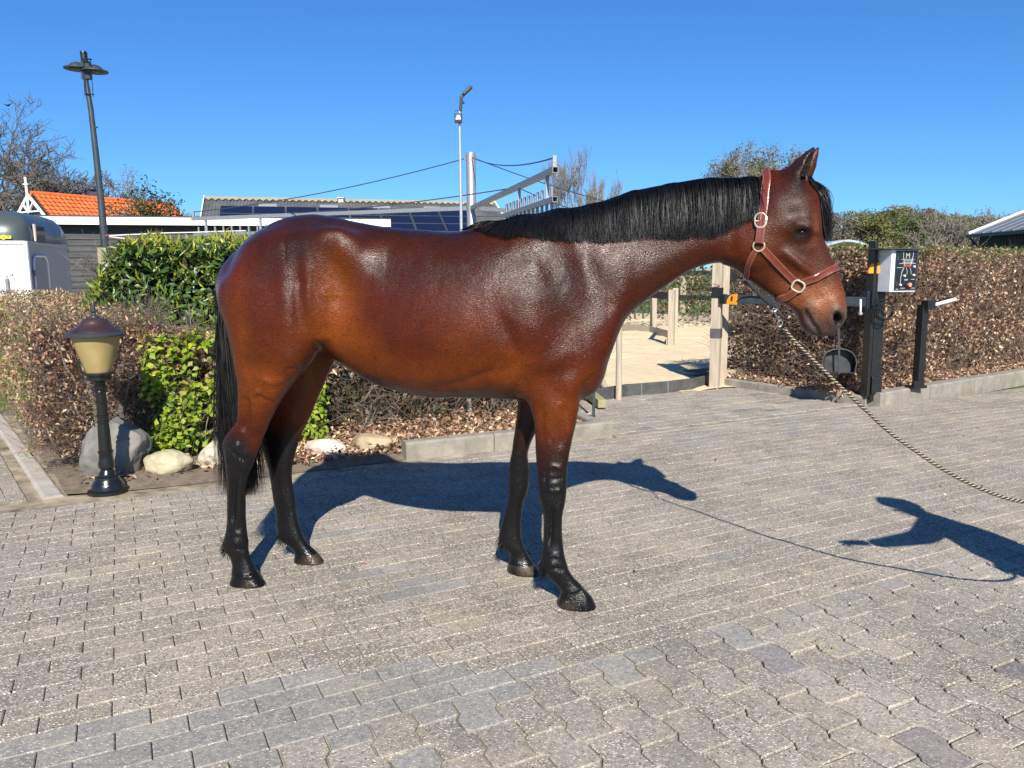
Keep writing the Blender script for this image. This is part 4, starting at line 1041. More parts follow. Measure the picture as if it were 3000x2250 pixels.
mb = MB(); c = rp[0]+Vector((-.012, 0, .016)); mb.tube(ringpts(c+Vector((-.006, 0, .004)), .010, .014, ang=.4), .0022, 8)
e1 = W3(2266, 910, 0); mb.tube([c+Vector((-.008, 0, .012)), (c+e1)/2, e1], [.0042, .0036, .0026], 8); mb.tube(ringpts(e1+Vector((.002, 0, 0)), .007, .010, ang=.4), .002, 8)
mb.build('snap_hook', M_steel, lead, True)
# ================================================================ FOLIAGE TOOLS
def leaf_mat(name, rough=.5, trans=.35, spec=.4):
    m = bpy.data.materials.new(name); m.use_nodes = True; n = m.node_tree.nodes; L = m.node_tree.links; b = n['Principled BSDF']
    a = n.new('ShaderNodeAttribute'); a.attribute_name = 'leafcol'; L.new(a.outputs['Color'], b.inputs['Base Color']); b.inputs['Roughness'].default_value = rough; b.inputs['Specular IOR Level'].default_value = spec
    t = n.new('ShaderNodeBsdfTranslucent'); L.new(a.outputs['Color'], t.inputs[0]); mx = n.new('ShaderNodeMixShader'); mx.inputs[0].default_value = trans
    L.new(b.outputs[0], mx.inputs[1]); L.new(t.outputs[0], mx.inputs[2]); L.new(mx.outputs[0], n['Material Output'].inputs[0]); return m
ML_dry = leaf_mat('dry_beech_leaf', .6, .3, .3); ML_laurel = leaf_mat('laurel_leaf', .36, .2, .45); ML_lime = leaf_mat('young_beech_leaf', .45, .5, .4)
M_twig = mat('hedge_twig', (.10, .075, .055), .85, color2=(.20, .155, .12), vscale=20)
M_bark = mat('grey_bark', (.12, .105, .085), .9, color2=(.24, .215, .18), vscale=14, bump=.5, bscale=60, stretch=(1, 1, .3))
fr_ = np.random.RandomState(5)
def unit(v): return v/np.maximum(np.linalg.norm(v, axis=-1, keepdims=True), 1e-9)
def leaves(name, pos, nrm, length, width, cols, material, parent, kind='stuff', curl=.25, droop=None, dirs=None, jitter=.7):
    """each leaf: six points folded on the midrib; cols: (n,3)"""
    n = len(pos); nrm = unit(nrm+fr_.normal(0, jitter, (n, 3)))
    if dirs is None: dirs = fr_.normal(0, 1, (n, 3))+(np.array(droop) if droop is not None else 0)
    t = unit(dirs-nrm*np.sum(dirs*nrm, 1, keepdims=True)); s_ = np.cross(nrm, t)
    L_ = (length*fr_.uniform(.65, 1.2, n))[:, None]; W_ = (width*fr_.uniform(.7, 1.2, n))[:, None]; cu_ = (curl*fr_.normal(.6, .6, n))[:, None]; fo = (fr_.uniform(.05, .5, n))[:, None]
    base = pos; a = pos+t*L_*.35+nrm*cu_*L_*.05; tip = pos+t*L_+nrm*cu_*L_*-.45
    mid = pos+t*L_*.55
    lft = pos+t*L_*.42+s_*W_*.5+nrm*fo*W_*.5; rgt = pos+t*L_*.42-s_*W_*.5+nrm*fo*W_*.5
    VV = np.stack([base, lft, tip, rgt, mid-nrm*L_*.02], 1).reshape(-1, 3)
    i = np.arange(n)*5
    F = np.concatenate([np.stack([i, i+4, i+1], 1), np.stack([i+1, i+4, i+2], 1), np.stack([i+4, i+3, i+2], 1), np.stack([i, i+3, i+4], 1)])
    me = bpy.data.meshes.new(name); me.vertices.add(len(VV)); me.vertices.foreach_set('co', VV.astype(np.float32).ravel()); me.loops.add(len(F)*3); me.loops.foreach_set('vertex_index', F.astype(np.int32).ravel())
    me.polygons.add(len(F)); me.polygons.foreach_set('loop_start', np.arange(0, len(F)*3, 3, dtype=np.int32)); me.polygons.foreach_set('loop_total', np.full(len(F), 3, np.int32)); me.update()
    cc = np.ones((n, 5, 4), np.float32); cc[:, :, :3] = np.clip(cols, 0, 1)[:, None]; ca_ = me.color_attributes.new('leafcol', 'FLOAT_COLOR', 'POINT'); ca_.data.foreach_set('color', cc.ravel())
    o = link(name, me, material, None, False); under(o, parent) if parent is not None else None; 
    if kind: o['kind'] = kind
    return o
def palette(n, cols, w, var=.22):
    idx = fr_.choice(len(cols), n, p=np.array(w)/sum(w)); c = np.array(cols)[idx]; return c*fr_.uniform(1-var, 1+var, (n, 1))*fr_.uniform(.94, 1.06, (n, 3))
def lumps(p, f=1.6, seed=0.):
    return np.array([mnoise.noise(Vector((q[0]*f+seed, q[1]*f, q[2]*f))) for q in p])
class Frame:
    """box in the yard: origin (a,n), direction angle, length u, depth v, height"""
    def __init__(s, a, n, ang, L_, D_): s.o = np.array(yd(a, n)); th = R(27)+ang; s.u = np.array([math.cos(th), math.sin(th), 0]); s.v = np.array([-math.sin(th), math.cos(th), 0]); s.L = L_; s.D = D_
    def w(s, u, v, z): return s.o+np.outer(u, s.u)+np.outer(v, s.v)+np.outer(z, [0, 0, 1])
def hedge_points(F, n, z0, z1, depth=.22, amp=.06, ends=(True, True), topw=1., backw=.3, power=1.6, f=1.8):
    """points in the skin of a clipped hedge with the outward direction"""
    H_ = z1-z0; areas = np.array([F.L*H_, F.L*H_*backw, F.L*F.D*topw, F.D*H_*ends[0], F.D*H_*ends[1]]); k = fr_.choice(5, n, p=areas/areas.sum())
    u = fr_.uniform(0, F.L, n); v = fr_.uniform(0, F.D, n); z = fr_.uniform(z0, z1, n); d = depth*fr_.rand(n)**power
    nr_ = np.zeros((n, 3))
    for q, (ax, val, sg, nv) in enumerate([('v', 0, 1, -F.v), ('v', F.D, -1, F.v), ('z', z1, -1, np.array([0, 0, 1.])), ('u', 0, 1, -F.u), ('u', F.L, -1, F.u)]):
        m = k == q; nr_[m] = nv
        arr = {'u': u, 'v': v, 'z': z}[ax]; arr[m] = val+sg*d[m]
    P = F.w(u, v, z); w_ = lumps(P, f)*amp; P = P+nr_*w_[:, None]; return P, nr_, d, z
def twigs(name, F, n, z0, z1, parent, length=.28, rad=.0028, up=.5, depth=.35, m=M_twig, side=0, seg=4, ends=(1, 1)):
    VV = []; FF = []; r = random.Random(int(F.L*100)+n)
    for i in range(n):
        q = r.random()
        u, v, z = r.uniform(0, F.L), r.uniform(0, depth), r.uniform(z0, z1); d = Vector(F.u)*r.gauss(0, .8)+Vector(F.v)*(-r.uniform(.1, .9))+Vector((0, 0, r.gauss(up, .6)))
        if ends[0] and q < .15: u, v, d = r.uniform(0, depth), r.uniform(0, F.D), -Vector(F.u)*r.uniform(.1, .9)+Vector(F.v)*r.gauss(0, .8)+Vector((0, 0, r.gauss(up, .6)))
        p = Vector(F.w([u], [v], [z])[0]); d.normalize(); l_ = length*r.uniform(.5, 1.4)/seg; rr = rad*r.uniform(.6, 1.5); pts = [p]
        for k in range(seg): d = (d+Vector((r.gauss(0, .28), r.gauss(0, .28), r.gauss(.03, .25)))).normalized(); p = p+d*l_; pts.append(p)
        b = len(VV)
        for k, p in enumerate(pts):
            dd = (pts[min(k+1, seg)]-pts[max(k-1, 0)]).normalized(); o1 = dd.orthogonal().normalized(); o2 = dd.cross(o1); rk = rr*(1-.7*k/seg)
            for j in range(3): VV.append(tuple(p+(o1*math.cos(2.094*j)+o2*math.sin(2.094*j))*rk))
        for k in range(seg):
            for j in range(3): FF.append((b+k*3+j, b+k*3+(j+1) % 3, b+k*3+3+(j+1) % 3, b+k*3+3+j))
    me = bpy.data.meshes.new(name); me.from_pydata(VV, [], FF); o = link(name, me, m, None); under(o, parent); o['kind'] = 'stuff'; return o
def trunk(parent, p, h, r0, r=rnd, lean=.1, name='trunk', m=M_bark):
    pts = [Vector(p)]; d = Vector((r.gauss(0, lean), r.gauss(0, lean), 1)).normalized()
    for k in range(5): d = (d+Vector((r.gauss(0, .12), r.gauss(0, .12), 0))).normalized(); pts.append(pts[-1]+d*h/5)
    mb = MB(); mb.tube(pts, [r0*(1.25-.12*i) for i in range(6)], 8)
    for k in (2, 3, 4):
        for _ in range(2):
            q = pts[k]; dd = Vector((r.gauss(0, 1), r.gauss(0, 1), .8)).normalized(); mb.tube([q, q+dd*.12, q+dd*.2+Vector((0, 0, .1)), q+dd*.24+Vector((0, 0, .25))], [r0*.5, r0*.35, r0*.25, r0*.15], 5)
    return mb.build(name, m, parent, True)
DRY = [(.32, .185, .11), (.50, .34, .21), (.21, .11, .065), (.72, .55, .38), (.12, .066, .042), (.40, .235, .165)]
# ---- big beech hedge on the right
def beech(label, F, n, z1, colw, seed, trunks=0, extra_len=.050, grp=None, green=0, loc=None, z0=.05, ends=(True, False), depth=.3, inner=.45, tw=1500, topw=.8, dmg=True):
    h = empty('beech_hedge', Vector(F.w([0], [0], [0])[0]), label, 'hedge', grp)
    P, Nn, d, z = hedge_points(F, n, z0, z1, depth, .07, ends, topw)
    g = lumps(P, 2.2, seed+5.); keep = fr_.rand(len(P)) < np.clip(.58+g*1.9, .10, 1); keep &= (z > .45) | (fr_.rand(len(P)) < .8); P, Nn, d, z = P[keep], Nn[keep], d[keep], z[keep]
    c = palette(len(P), DRY, colw); top = (z > z1-.12); c[top] *= .75
    c[top & (fr_.rand(len(P)) < .35)] = (.16, .20, .05)
    leaves('foliage', P, Nn, extra_len, extra_len*.55, c, ML_dry, h, curl=.6, droop=(0, 0, -.8), jitter=.8)
    # darker, sparse leaves inside so that daylight does not shine through
    k = int(n*inner); u = fr_.uniform(.12, F.L-.12*ends[1], k); v = fr_.uniform(.14, F.D-.1, k); zz = fr_.uniform(z0+.1, z1-.1, k)
    leaves('inner_foliage', F.w(u, v, zz), fr_.normal(0, 1, (k, 3)), .07, .045, palette(k, DRY, [3, 1, 4, .4, 4, 2]), ML_dry, h, curl=.4)
    twigs('twigs', F, tw, z0+.08, z1-.14, h)
    for i in range(trunks):
        p = F.w([F.L*(i+.5)/trunks], [.32+.1*math.sin(i*7)], [.02])[0]; trunk(h, p, z1*.75, .016)
    return h
FR = Frame(7.42, 5.86, R(6), 6.6, 1.5)
hR = beech('tall clipped beech hedge holding its dry brown leaves behind the kerb on the right', FR, 46000, 1.72, [3, 4, 2.5, 2.2, 2, 1.5], 1., trunks=8, tw=6500)
P, Nn, d, z = hedge_points(Frame(7.5, 6.2, R(6), 6.4, .9), 1400, 1.66, 1.73, .06, .05, (False, False), 6., 0.)
leaves('new_leaves', P+np.array([0, 0, .01]), np.tile([0, 0, 1.], (len(P), 1)), .06, .03, palette(len(P), [(.16, .24, .04), (.30, .36, .08), (.08, .14, .03)], [3, 2, 2]), ML_lime, hR, dirs=fr_.normal(0, .6, (len(P), 3))+np.array([0, 0, .7]))
# side of the same hedge along the gateway
FS = Frame(7.08, 7.9, R(-86), 1.9, 1.2)
beech('end of a beech hedge between the gate post and the black control post', FS, 13000, 1.70, [3, 3, 4, 1.4, 4, 2], 4., trunks=3, tw=3200, ends=(True, False))
# ---- left beech hedge, running back along the path
FL = Frame(.40, 6.25, R(101), 4.9, .95)
hL = empty('beech_hedge', Vector(FL.o), 'low clipped beech hedge running back along the slab edging on the left', 'hedge')
class RF:                # frame whose "front" is the side facing the path
    pass
FL2 = Frame(-.62, 6.30, R(11.3), .95, 4.8)       # u across, v back
P, Nn, d, z = hedge_points(FL2, 30000, .12, 1.12, .22, .06, (True, True), 1.2, .1)
vv = (P-FL2.o)@FL2.v; P[:, 2] += vv*.035
P[:, :2] -= (((.35-np.minimum(z, .35))*.9)[:, None]*Nn[:, :2])
g = lumps(P, 2.0, 9.); keep = fr_.rand(len(P)) < np.clip(.8+g*1.3, .25, 1); P, Nn, z = P[keep], Nn[keep], z[keep]
c = palette(len(P), [(.40, .24, .15), (.55, .38, .24), (.30, .15, .09), (.66, .50, .33), (.20, .11, .07)], [4, 4, 3, 2, 2])
gm = ((P-FL2.o)@FL2.u < .05) & (fr_.rand(len(P)) < .45) | ((z > 1.05) & (fr_.rand(len(P)) < .22)); c[gm] = palette(int(gm.sum()), [(.14, .20, .045), (.24, .30, .07)], [1, 1])
leaves('foliage', P, Nn, .042, .017, c, ML_dry, hL, curl=.7, dirs=fr_.normal(0, .8, (len(P), 3))+np.array([0, 0, .7]), jitter=.8)
k = 9000; leaves('inner_foliage', FL2.w(fr_.uniform(.1, .85, k), fr_.uniform(.1, 4.7, k), fr_.uniform(.25, 1.05, k)), fr_.normal(0, 1, (k, 3)), .06, .035, palette(k, DRY, [3, 1, 4, .4, 4, 2]), ML_dry, hL)
twigs('twigs', FL2, 2600, .15, 1.14, hL, length=.22, rad=.0022, up=.9, depth=.3)
Fb = Frame(-.62, 11.0, R(-78.7), 4.7, .95); twigs('twigs', Fb, 1500, .2, 1.2, hL, length=.2, rad=.0022, up=.9, depth=.2)
for q in ((-.2, 6.45), (.02, 6.55), (-.35, 7.2), (-.5, 8.1)): trunk(hL, yd(q[0], q[1], .02), .8, .020)
# ---- low hedge behind the stones
FM = Frame(.05, 6.42, 0, 4.0, .95)
hM = empty('beech_hedge', Vector(FM.o), 'low beech hedge with fresh lime green leaves behind the boulders and the horse', 'hedge')
P, Nn, d, z = hedge_points(FM, 14000, .55, 1.0, .25, .06, (True, True), 1.1, .1); keep = fr_.rand(len(P)) < np.clip(.75+lumps(P, 2.5, 2.)*1.5, .2, 1); P, Nn = P[keep], Nn[keep]
leaves('foliage', P, Nn, .055, .032, palette(len(P), DRY, [3, 3, 3, 1.5, 2, 2]), ML_dry, hM, curl=.6)
k = 3300; P, Nn, d, z = hedge_points(Frame(.15, 6.36, 0, 1.35, .9), k, .10, .98, .30, .07, (True, False), .8, .0, f=2.5)
keep = fr_.rand(k) < np.clip(.55+lumps(P, 3.2, 11.)*2.2+(P[:, 0]+2.9)*.3, .0, .9); P, Nn = P[keep], Nn[keep]
# the new leaves sit in small tufts
tuft = fr_.normal(0, .018, (len(P), 3, 3)); P3 = (P[:, None]+tuft).reshape(-1, 3)
leaves('new_leaves', P3, np.repeat(Nn, 3, 0)*.6+np.array([0, -.2, .7]), .055, .042, palette(len(P3), [(.33, .43, .035), (.24, .36, .03), (.44, .50, .07), (.13, .22, .03)], [4, 4, 2, 2], .15), ML_lime, hM, jitter=.45, curl=.35)
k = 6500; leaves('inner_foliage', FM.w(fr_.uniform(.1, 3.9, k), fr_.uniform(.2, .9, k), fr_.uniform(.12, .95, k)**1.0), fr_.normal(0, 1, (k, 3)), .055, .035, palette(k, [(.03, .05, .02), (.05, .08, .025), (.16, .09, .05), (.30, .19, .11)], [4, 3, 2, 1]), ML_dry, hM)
twigs('twigs', FM, 3200, .14, 1.02, hM, length=.32, rad=.0034, up=.25, depth=.7)
for px, py in ((972, 1268), (1090, 1262), (1230, 1250), (1377, 1240), (1455, 1235), (612, 1300), (430, 1255), (330, 1290)):
    p = gnd(px, py); trunk(hM, Vector((p.x, p.y, .0)), .95, .020)
# ---- laurel hedge
FA = Frame(-.30, 8.15, 0, 4.6, 1.5)
hA = empty('laurel_hedge', Vector(FA.o), 'dense glossy green laurel hedge left of the horse, taller than the beech hedges', 'hedge')
P, Nn, d, z = hedge_points(FA, 15000, .5, 1.76, .30, .10, (True, False), 1.0, .1, power=1.2)
u_ = (P-FA.o)@FA.u; cut = 1.76-.75*np.clip(1-u_/.55, 0, 1)**2; ok = P[:, 2] < cut+.05; P, Nn, z, d = P[ok], Nn[ok], z[ok], d[ok]
c = palette(len(P), [(.045, .085, .014), (.065, .12, .018), (.03, .06, .012), (.10, .16, .03)], [4, 4, 2, 1.2])
leaves('foliage', P, Nn*.8+np.array([0, 0, .6]), .135, .036, c, ML_laurel, hA, curl=.55, dirs=Nn*.5+fr_.normal(0, .55, (len(P), 3))+np.array([0, 0, .15]), jitter=.35)
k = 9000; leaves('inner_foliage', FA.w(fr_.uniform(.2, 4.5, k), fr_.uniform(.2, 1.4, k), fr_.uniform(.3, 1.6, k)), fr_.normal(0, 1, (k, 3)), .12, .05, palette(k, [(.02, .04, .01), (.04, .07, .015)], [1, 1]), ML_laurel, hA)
k = 5200; u_ = fr_.uniform(0, 4.6, k); v_ = fr_.rand(k)**1.2*1.4; P = FA.w(u_, v_, np.full(k, 1.74)-.75*np.clip(1-u_/.55, 0, 1)**2); P += fr_.normal(0, .03, P.shape); P[:, 2] += lumps(P, 2.5)*.09
k2 = 1600; P2, N2, _, z2 = hedge_points(FA, k2, .6, 1.7, .04, .10, (True, False), 0., 0.); cut = 1.76-.75*np.clip(1-((P2-FA.o)@FA.u)/.55, 0, 1)**2; P2 = P2[P2[:, 2] < cut]; P = np.concatenate([P, P2])
leaves('new_leaves', P, fr_.normal(0, 1, (len(P), 3)), .10, .020, palette(len(P), [(.27, .30, .035), (.36, .34, .05), (.18, .24, .03)], [3, 2, 2]), ML_laurel, hA, curl=.2, dirs=fr_.normal(0, .35, (len(P), 3))+np.array([0, -.15, 1.]), jitter=.5)
twigs('twigs', FA, 700, .5, 1.7, hA, length=.25, rad=.003, up=.6)
# ---- fallen leaves
def litter(label, pts_fn, n, z, cols=(DRY, [3, 4, 2, 2.5, 1.5, 2]), L_=.05):
    P = np.array([pts_fn() for _ in range(n)]); o = leaves('fallen_leaves', P, np.tile([0, -.1, 1.], (n, 1)), L_, L_*.55, palette(n, *cols), ML_dry, None, curl=.8, jitter=.55); return tag(o, label, 'leaves')
def f1():
    a = rnd.uniform(1.0, 3.95)**1.0; n_ = rnd.uniform(5.80, 7.5); p = yd(a, n_); return (p.x, p.y, .045+rnd.random()**3*.07+.05*max(0, n_-6.4))
litter('layer of fallen brown beech leaves under the low hedge behind the horse', f1, 9000, 0)
def f2():
    n_ = rnd.uniform(0, 1)**1.7*.9; a = rnd.uniform(7.35, 13.2); p = yd(a, 5.76+n_+(a-7.35)*.11); return (p.x, p.y, .125+rnd.random()**3*.06)
litter('fallen beech leaves along the kerb under the tall hedge', f2, 4200, 0)
def f4():
    a = rnd.uniform(6.98, 7.4); n_ = rnd.uniform(5.8, 7.6); p = yd(a, n_); return (p.x, p.y, .11+rnd.random()**3*.05)
litter('fallen leaves beside the gateway kerb', f4, 1200, 0)
def f3():
    a = rnd.uniform(-.4, 1.2); n_ = rnd.uniform(5.85, 6.8); p = yd(a, n_); return (p.x, p.y, .05+rnd.random()**3*.03)
litter('scattered dry leaves between the boulders and the lamp', f3, 420, 0, L_=.045)
def f5():
    p = yd(rnd.uniform(-1, 9), rnd.uniform(2.2, 5.5)); return (p.x, p.y, .006)
o = litter('few dry leaf scraps blown over the paving', f5, 46, 0, L_=.03)
# ---- weeds in the joints
wv = [(2385, 1880), (2425, 1900), (2470, 2000), (2690, 1995), (2507, 1712), (1530, 1560), (1465, 1545), (1510, 1575), (480, 1740), (1855, 2065), (1205, 1650), (1860, 1495)]
P = []
for x, y in wv:
    c_ = gnd(x, y)
    for _ in range(7): P.append((c_.x+rnd.gauss(0, .012), c_.y+rnd.gauss(0, .008), .002))
P = np.array(P); o = leaves('joint_weeds', P, fr_.normal(0, 1, (len(P), 3)), .014, .005, palette(len(P), [(.14, .22, .03), (.25, .3, .05)], [1, 1]), ML_lime, None, dirs=fr_.normal(0, .6, (len(P), 3))+np.array([0, 0, .7])); tag(o, 'tiny green weeds growing in the paving joints', 'weeds')
k = 500; P = []
for _ in range(k): q = yd(rnd.uniform(-1.35, -1.0), rnd.uniform(9.6, 11.4)); P.append((q.x, q.y, .02))
o = leaves('grass_tuft', np.array(P), fr_.normal(0, 1, (k, 3)), .10, .008, palette(k, [(.14, .22, .03), (.25, .3, .05)], [1, 1]), ML_lime, None, dirs=fr_.normal(0, .5, (k, 3))+np.array([0, 0, .8])); tag(o, 'small tuft of green grass at the far end of the left bed', 'grass')

# ================================================================ BOULDERS
def rock_mat(name, c1, c2, c3=None): 
    m = mat(name, c1, .85, color2=c2, vscale=5.5, bump=.9, bscale=22, detail=9); return m
def boulder(label, c, size, seed, m, ang=0, grp='boulders along the front of the bed', flat=.5):
    bm = bmesh.new(); bmesh.ops.create_icosphere(bm, subdivisions=5, radius=1)
    r = random.Random(seed); planes = [(Vector((r.gauss(0, 1), r.gauss(0, 1), r.gauss(.2, .8))).normalized(), r.uniform(.72, .95)) for _ in range(int(5+flat*6))]
    for v in bm.verts:
        p = v.co.copy()
        for n_, d in planes:
            e = p.dot(n_)-d
            if e > 0: p -= n_*e*.85
        q = p+Vector((seed, 0, 0)); p += p.normalized()*(.13*mnoise.noise(q*1.3)+.05*mnoise.noise(q*3.4)+.022*mnoise.noise(q*9)+.01*mnoise.noise(q*22)); v.co = Vector((p.x*size[0], p.y*size[1], p.z*size[2]))
    bmesh.ops.rotate(bm, verts=bm.verts, matrix=Matrix.Rotation(ang, 3, 'Z'))
    me = bpy.data.meshes.new('boulder'); bm.to_mesh(me); bm.free(); o = link('boulder', me, m, None, True); o.location = c; return tag(o, label, 'boulder', grp)
MR1 = rock_mat('grey_granite', (.10, .105, .10), (.23, .21, .18)); MR2 = rock_mat('mossy_yellow_stone', (.24, .23, .14), (.46, .40, .27)); MR3 = rock_mat('pink_granite', (.44, .34, .27), (.60, .50, .42)); MR4 = rock_mat('rusty_brown_stone', (.20, .15, .09), (.42, .33, .21)); MR5 = rock_mat('cream_quartz_stone', (.36, .32, .23), (.58, .53, .42))
boulder('large upright grey boulder behind the lantern column', gnd(282, 1425)+Vector((.0, .30, .16)), (.235, .20, .27), 3.1, MR1, .3, flat=1)
boulder('rounded mossy yellow boulder right of the lantern base', gnd(470, 1405)+Vector((0, .14, .085)), (.165, .13, .105), 7.7, MR2, .1, flat=.2)
boulder('angular cream boulder partly behind the tail', gnd(620, 1382)+Vector((.02, .14, .09)), (.155, .12, .115), 12.2, MR5, .5, flat=1)
boulder('smooth pinkish boulder seen between the hind legs and the belly', gnd(942, 1354)+Vector((0, .13, .075)), (.172, .12, .095), 15.9, MR3, 0, flat=.3)
boulder('rusty brown boulder next to the kerb end', gnd(1082, 1340)+Vector((0, .14, .08)), (.175, .12, .10), 21.4, MR4, -.2, flat=1)

# ================================================================ LANTERN
M_lampblk = mat('glossy_black_cast_iron', (.008, .009, .009), .22, spec=.6, bump=.12, bscale=70); M_hat = mat('weathered_copper_hat', (.055, .030, .030), .34, .55, color2=(.10, .06, .06), vscale=10, spec=.5); M_rim = mat('dull_rim_metal', (.06, .065, .075), .4, .5)
M_glass = mat('frosted_amber_glass', (.50, .38, .15), .30, color2=(.58, .45, .20), vscale=6, spec=.4)
_b = M_glass.node_tree.nodes['Principled BSDF']; _b.inputs['Transmission Weight'].default_value = .45; _b.inputs['Roughness'].default_value = .5
LC = gnd(312, 1440); LC = Vector((LC.x, LC.y+.03, 0)); LY = LC.y
def lz(py): return at(300, py, LY).z
pxm = LY/FPX*1.02
lamp = empty('garden_lantern', LC, 'black cast iron garden lantern with a copper hat and amber glass', 'lamp')
def prof(rows): return [(r*pxm, lz(y)) for r, y in rows]
C0 = Vector((LC.x, LC.y, 0))
mb = MB(); mb.lathe(prof([(0, 1462), (57, 1460), (58, 1447), (56, 1432), (46, 1428), (44, 1418), (40, 1410), (34, 1402), (33, 1394), (24, 1391), (23, 1384), (18, 1378), (17, 1372), (22, 1368), (23, 1358), (20, 1345), (19, 1328), (21, 1325), (21, 1321), (18, 1319), (16, 1255), (15, 1240), (17, 1238), (17, 1233), (15, 1231), (15, 1222), (17, 1220), (17, 1216), (14, 1213), (14, 1182), (16, 1180), (16, 1176), (14, 1174), (14, 1150), (17, 1147), (15, 1143), (19, 1138), (19, 1131), (14, 1126), (14, 1118), (33, 1112), (33, 1097), (0, 1096)][::-1][::-1]), C0, 32)
mb.build('column', M_lampblk, lamp, True)
mb = MB(); mb.lathe(prof([(0, 1096), (43, 1096), (43, 1091), (36, 1089), (0, 1089)]), C0, 32); mb.build('gallery_ring', M_lampblk, lamp, True)
mb = MB(); mb.lathe(prof([(0, 1089), (33, 1089), (50, 1036), (65, 984), (0, 984)]), C0, 32); mb.build('glass', M_glass, lamp, True)
mb = MB(); mb.lathe(prof([(0, 1088), (8, 1086), (8, 1060), (14, 1050), (16, 1035), (10, 1018), (0, 1012)]), C0, 16); mb.build('bulb', mat('milky_bulb', (.8, .78, .7), .4), lamp, True)
mb = MB(); mb.lathe(prof([(70, 985), (79, 984), (80, 979), (76, 974), (70, 972)]), C0, 40); mb.build('rim', M_rim, lamp, True)
mb = MB(); mb.lathe(prof([(70, 974), (66, 967), (58, 962), (47, 957), (40, 950), (36, 944), (33, 937), (24, 932), (16, 930), (16, 929), (0, 929)]), C0, 40); hat = mb.build('hat', M_hat, lamp, True)
mb = MB(); mb.lathe(prof([(13, 931), (12, 925), (6, 921), (5, 914), (11, 912), (11, 909), (5, 907), (5, 892), (3, 884), (0, 876)]), C0, 20); mb.build('finial', M_rim, hat, True)
for i in range(3):
    an = math.atan2(-LC.y, -LC.x)+(R(82), R(-82), R(180))[i]; dx_, dy_ = math.cos(an), math.sin(an); mb = MB(); mb.tube([C0+Vector((dx_*41*pxm, dy_*41*pxm, lz(1091))), C0+Vector((dx_*72*pxm, dy_*72*pxm, lz(984)))], .0045, 8); mb.build('strut', M_lampblk, lamp, True)

# ================================================================ GATE, POSTS, CONTROL BOX
M_wood = mat('weathered_fence_wood', (.30, .25, .18), .8, color2=(.46, .40, .31), vscale=3, bump=.35, bscale=26, stretch=(9, 9, .8), detail=7)
M_woodnew = mat('bare_yellow_wood', (.40, .26, .11), .75, color2=(.52, .37, .18), vscale=3, bump=.3, bscale=26, stretch=(9, 9, .8)); M_greenwood = mat('algae_green_wood', (.20, .20, .09), .8, color2=(.32, .30, .17), vscale=3, bump=.3, bscale=26, stretch=(9, 9, .8))
M_plank = mat('black_stained_board', (.014, .014, .015), .55, color2=(.035, .034, .034), vscale=4, bump=.25, bscale=40, stretch=(1, 1, 6)); M_rubber = mat('grey_rubber_band', (.05, .052, .052), .7, color2=(.085, .085, .08), vscale=8, bump=.25, bscale=60)
M_orange = mat('orange_plastic', (.80, .27, .012), .4); M_whiteplas = mat('white_plastic', (.74, .75, .76), .4)
def post(name, label, cat, base_p, size, h, ang, m, grp=None, parent=None, taper=1., z0=-.05):
    mb = MB(); mb.box((base_p[0], base_p[1], z0+(h-z0)/2), (size[0], size[1], h-z0), rotz(ang), 0, taper); o = mb.build(name, m, parent, False, .004, origin=(base_p[0], base_p[1], 0) if parent is None else None)
    return tag(o, label, cat, grp) if parent is None else o
GP = gnd(2093, 1138); gp = empty('gate_post', GP, 'square weathered gate post left of the horse muzzle, wrapped in black bands', 'post')
ga = R(27+35)
mb = MB(); mb.box((GP.x, GP.y, .86), (.115, .115, 1.82), rotz(ga)); mb.build('post', M_wood, gp, False, .004)
zb = at(2093, 976, GP.y).z; mb = MB(); mb.box((GP.x, GP.y, zb), (.124, .124, .12), rotz(ga)); mb.build('band', M_rubber, gp, False, .003)
zb = at(2093, 858, GP.y).z; mb = MB(); mb.box((GP.x, GP.y, zb), (.121, .121, .13), rotz(ga)); mb.build('band', M_black, gp, False, .003)
# bolts and eye on the post
mb = MB(); mb.tube([at(2090, 832, GP.y-.09), at(2110, 836, GP.y-.09)], .007, 8); mb.build('bolt', mat('rusty_bolt', (.28, .12, .05), .7, .4), gp, True)
# gate bar from the post to the control post
ZB = at(2120, 876, GP.y-.1).z; CP = gnd(2538, 1152, .13); CP.z = 0
g0 = Vector((GP.x+.02, GP.y-.09, ZB)); g1 = Vector((CP.x-.04, CP.y-.02, ZB-.0))
gate = empty('gate_bar', g0, 'long black gate bar with an orange latch spanning the ring entrance', 'gate')
mb = MB(); mb.bar(g0, g1, .05, .105); mb.build('bar', M_darkpaint, gate, False, .006)
mb = MB(); mb.bar(g0-Vector((.0, .0, 0)), g0.lerp(g1, .04), .066, .12); mb.build('hinge_plate', M_black, gate, False, .004)
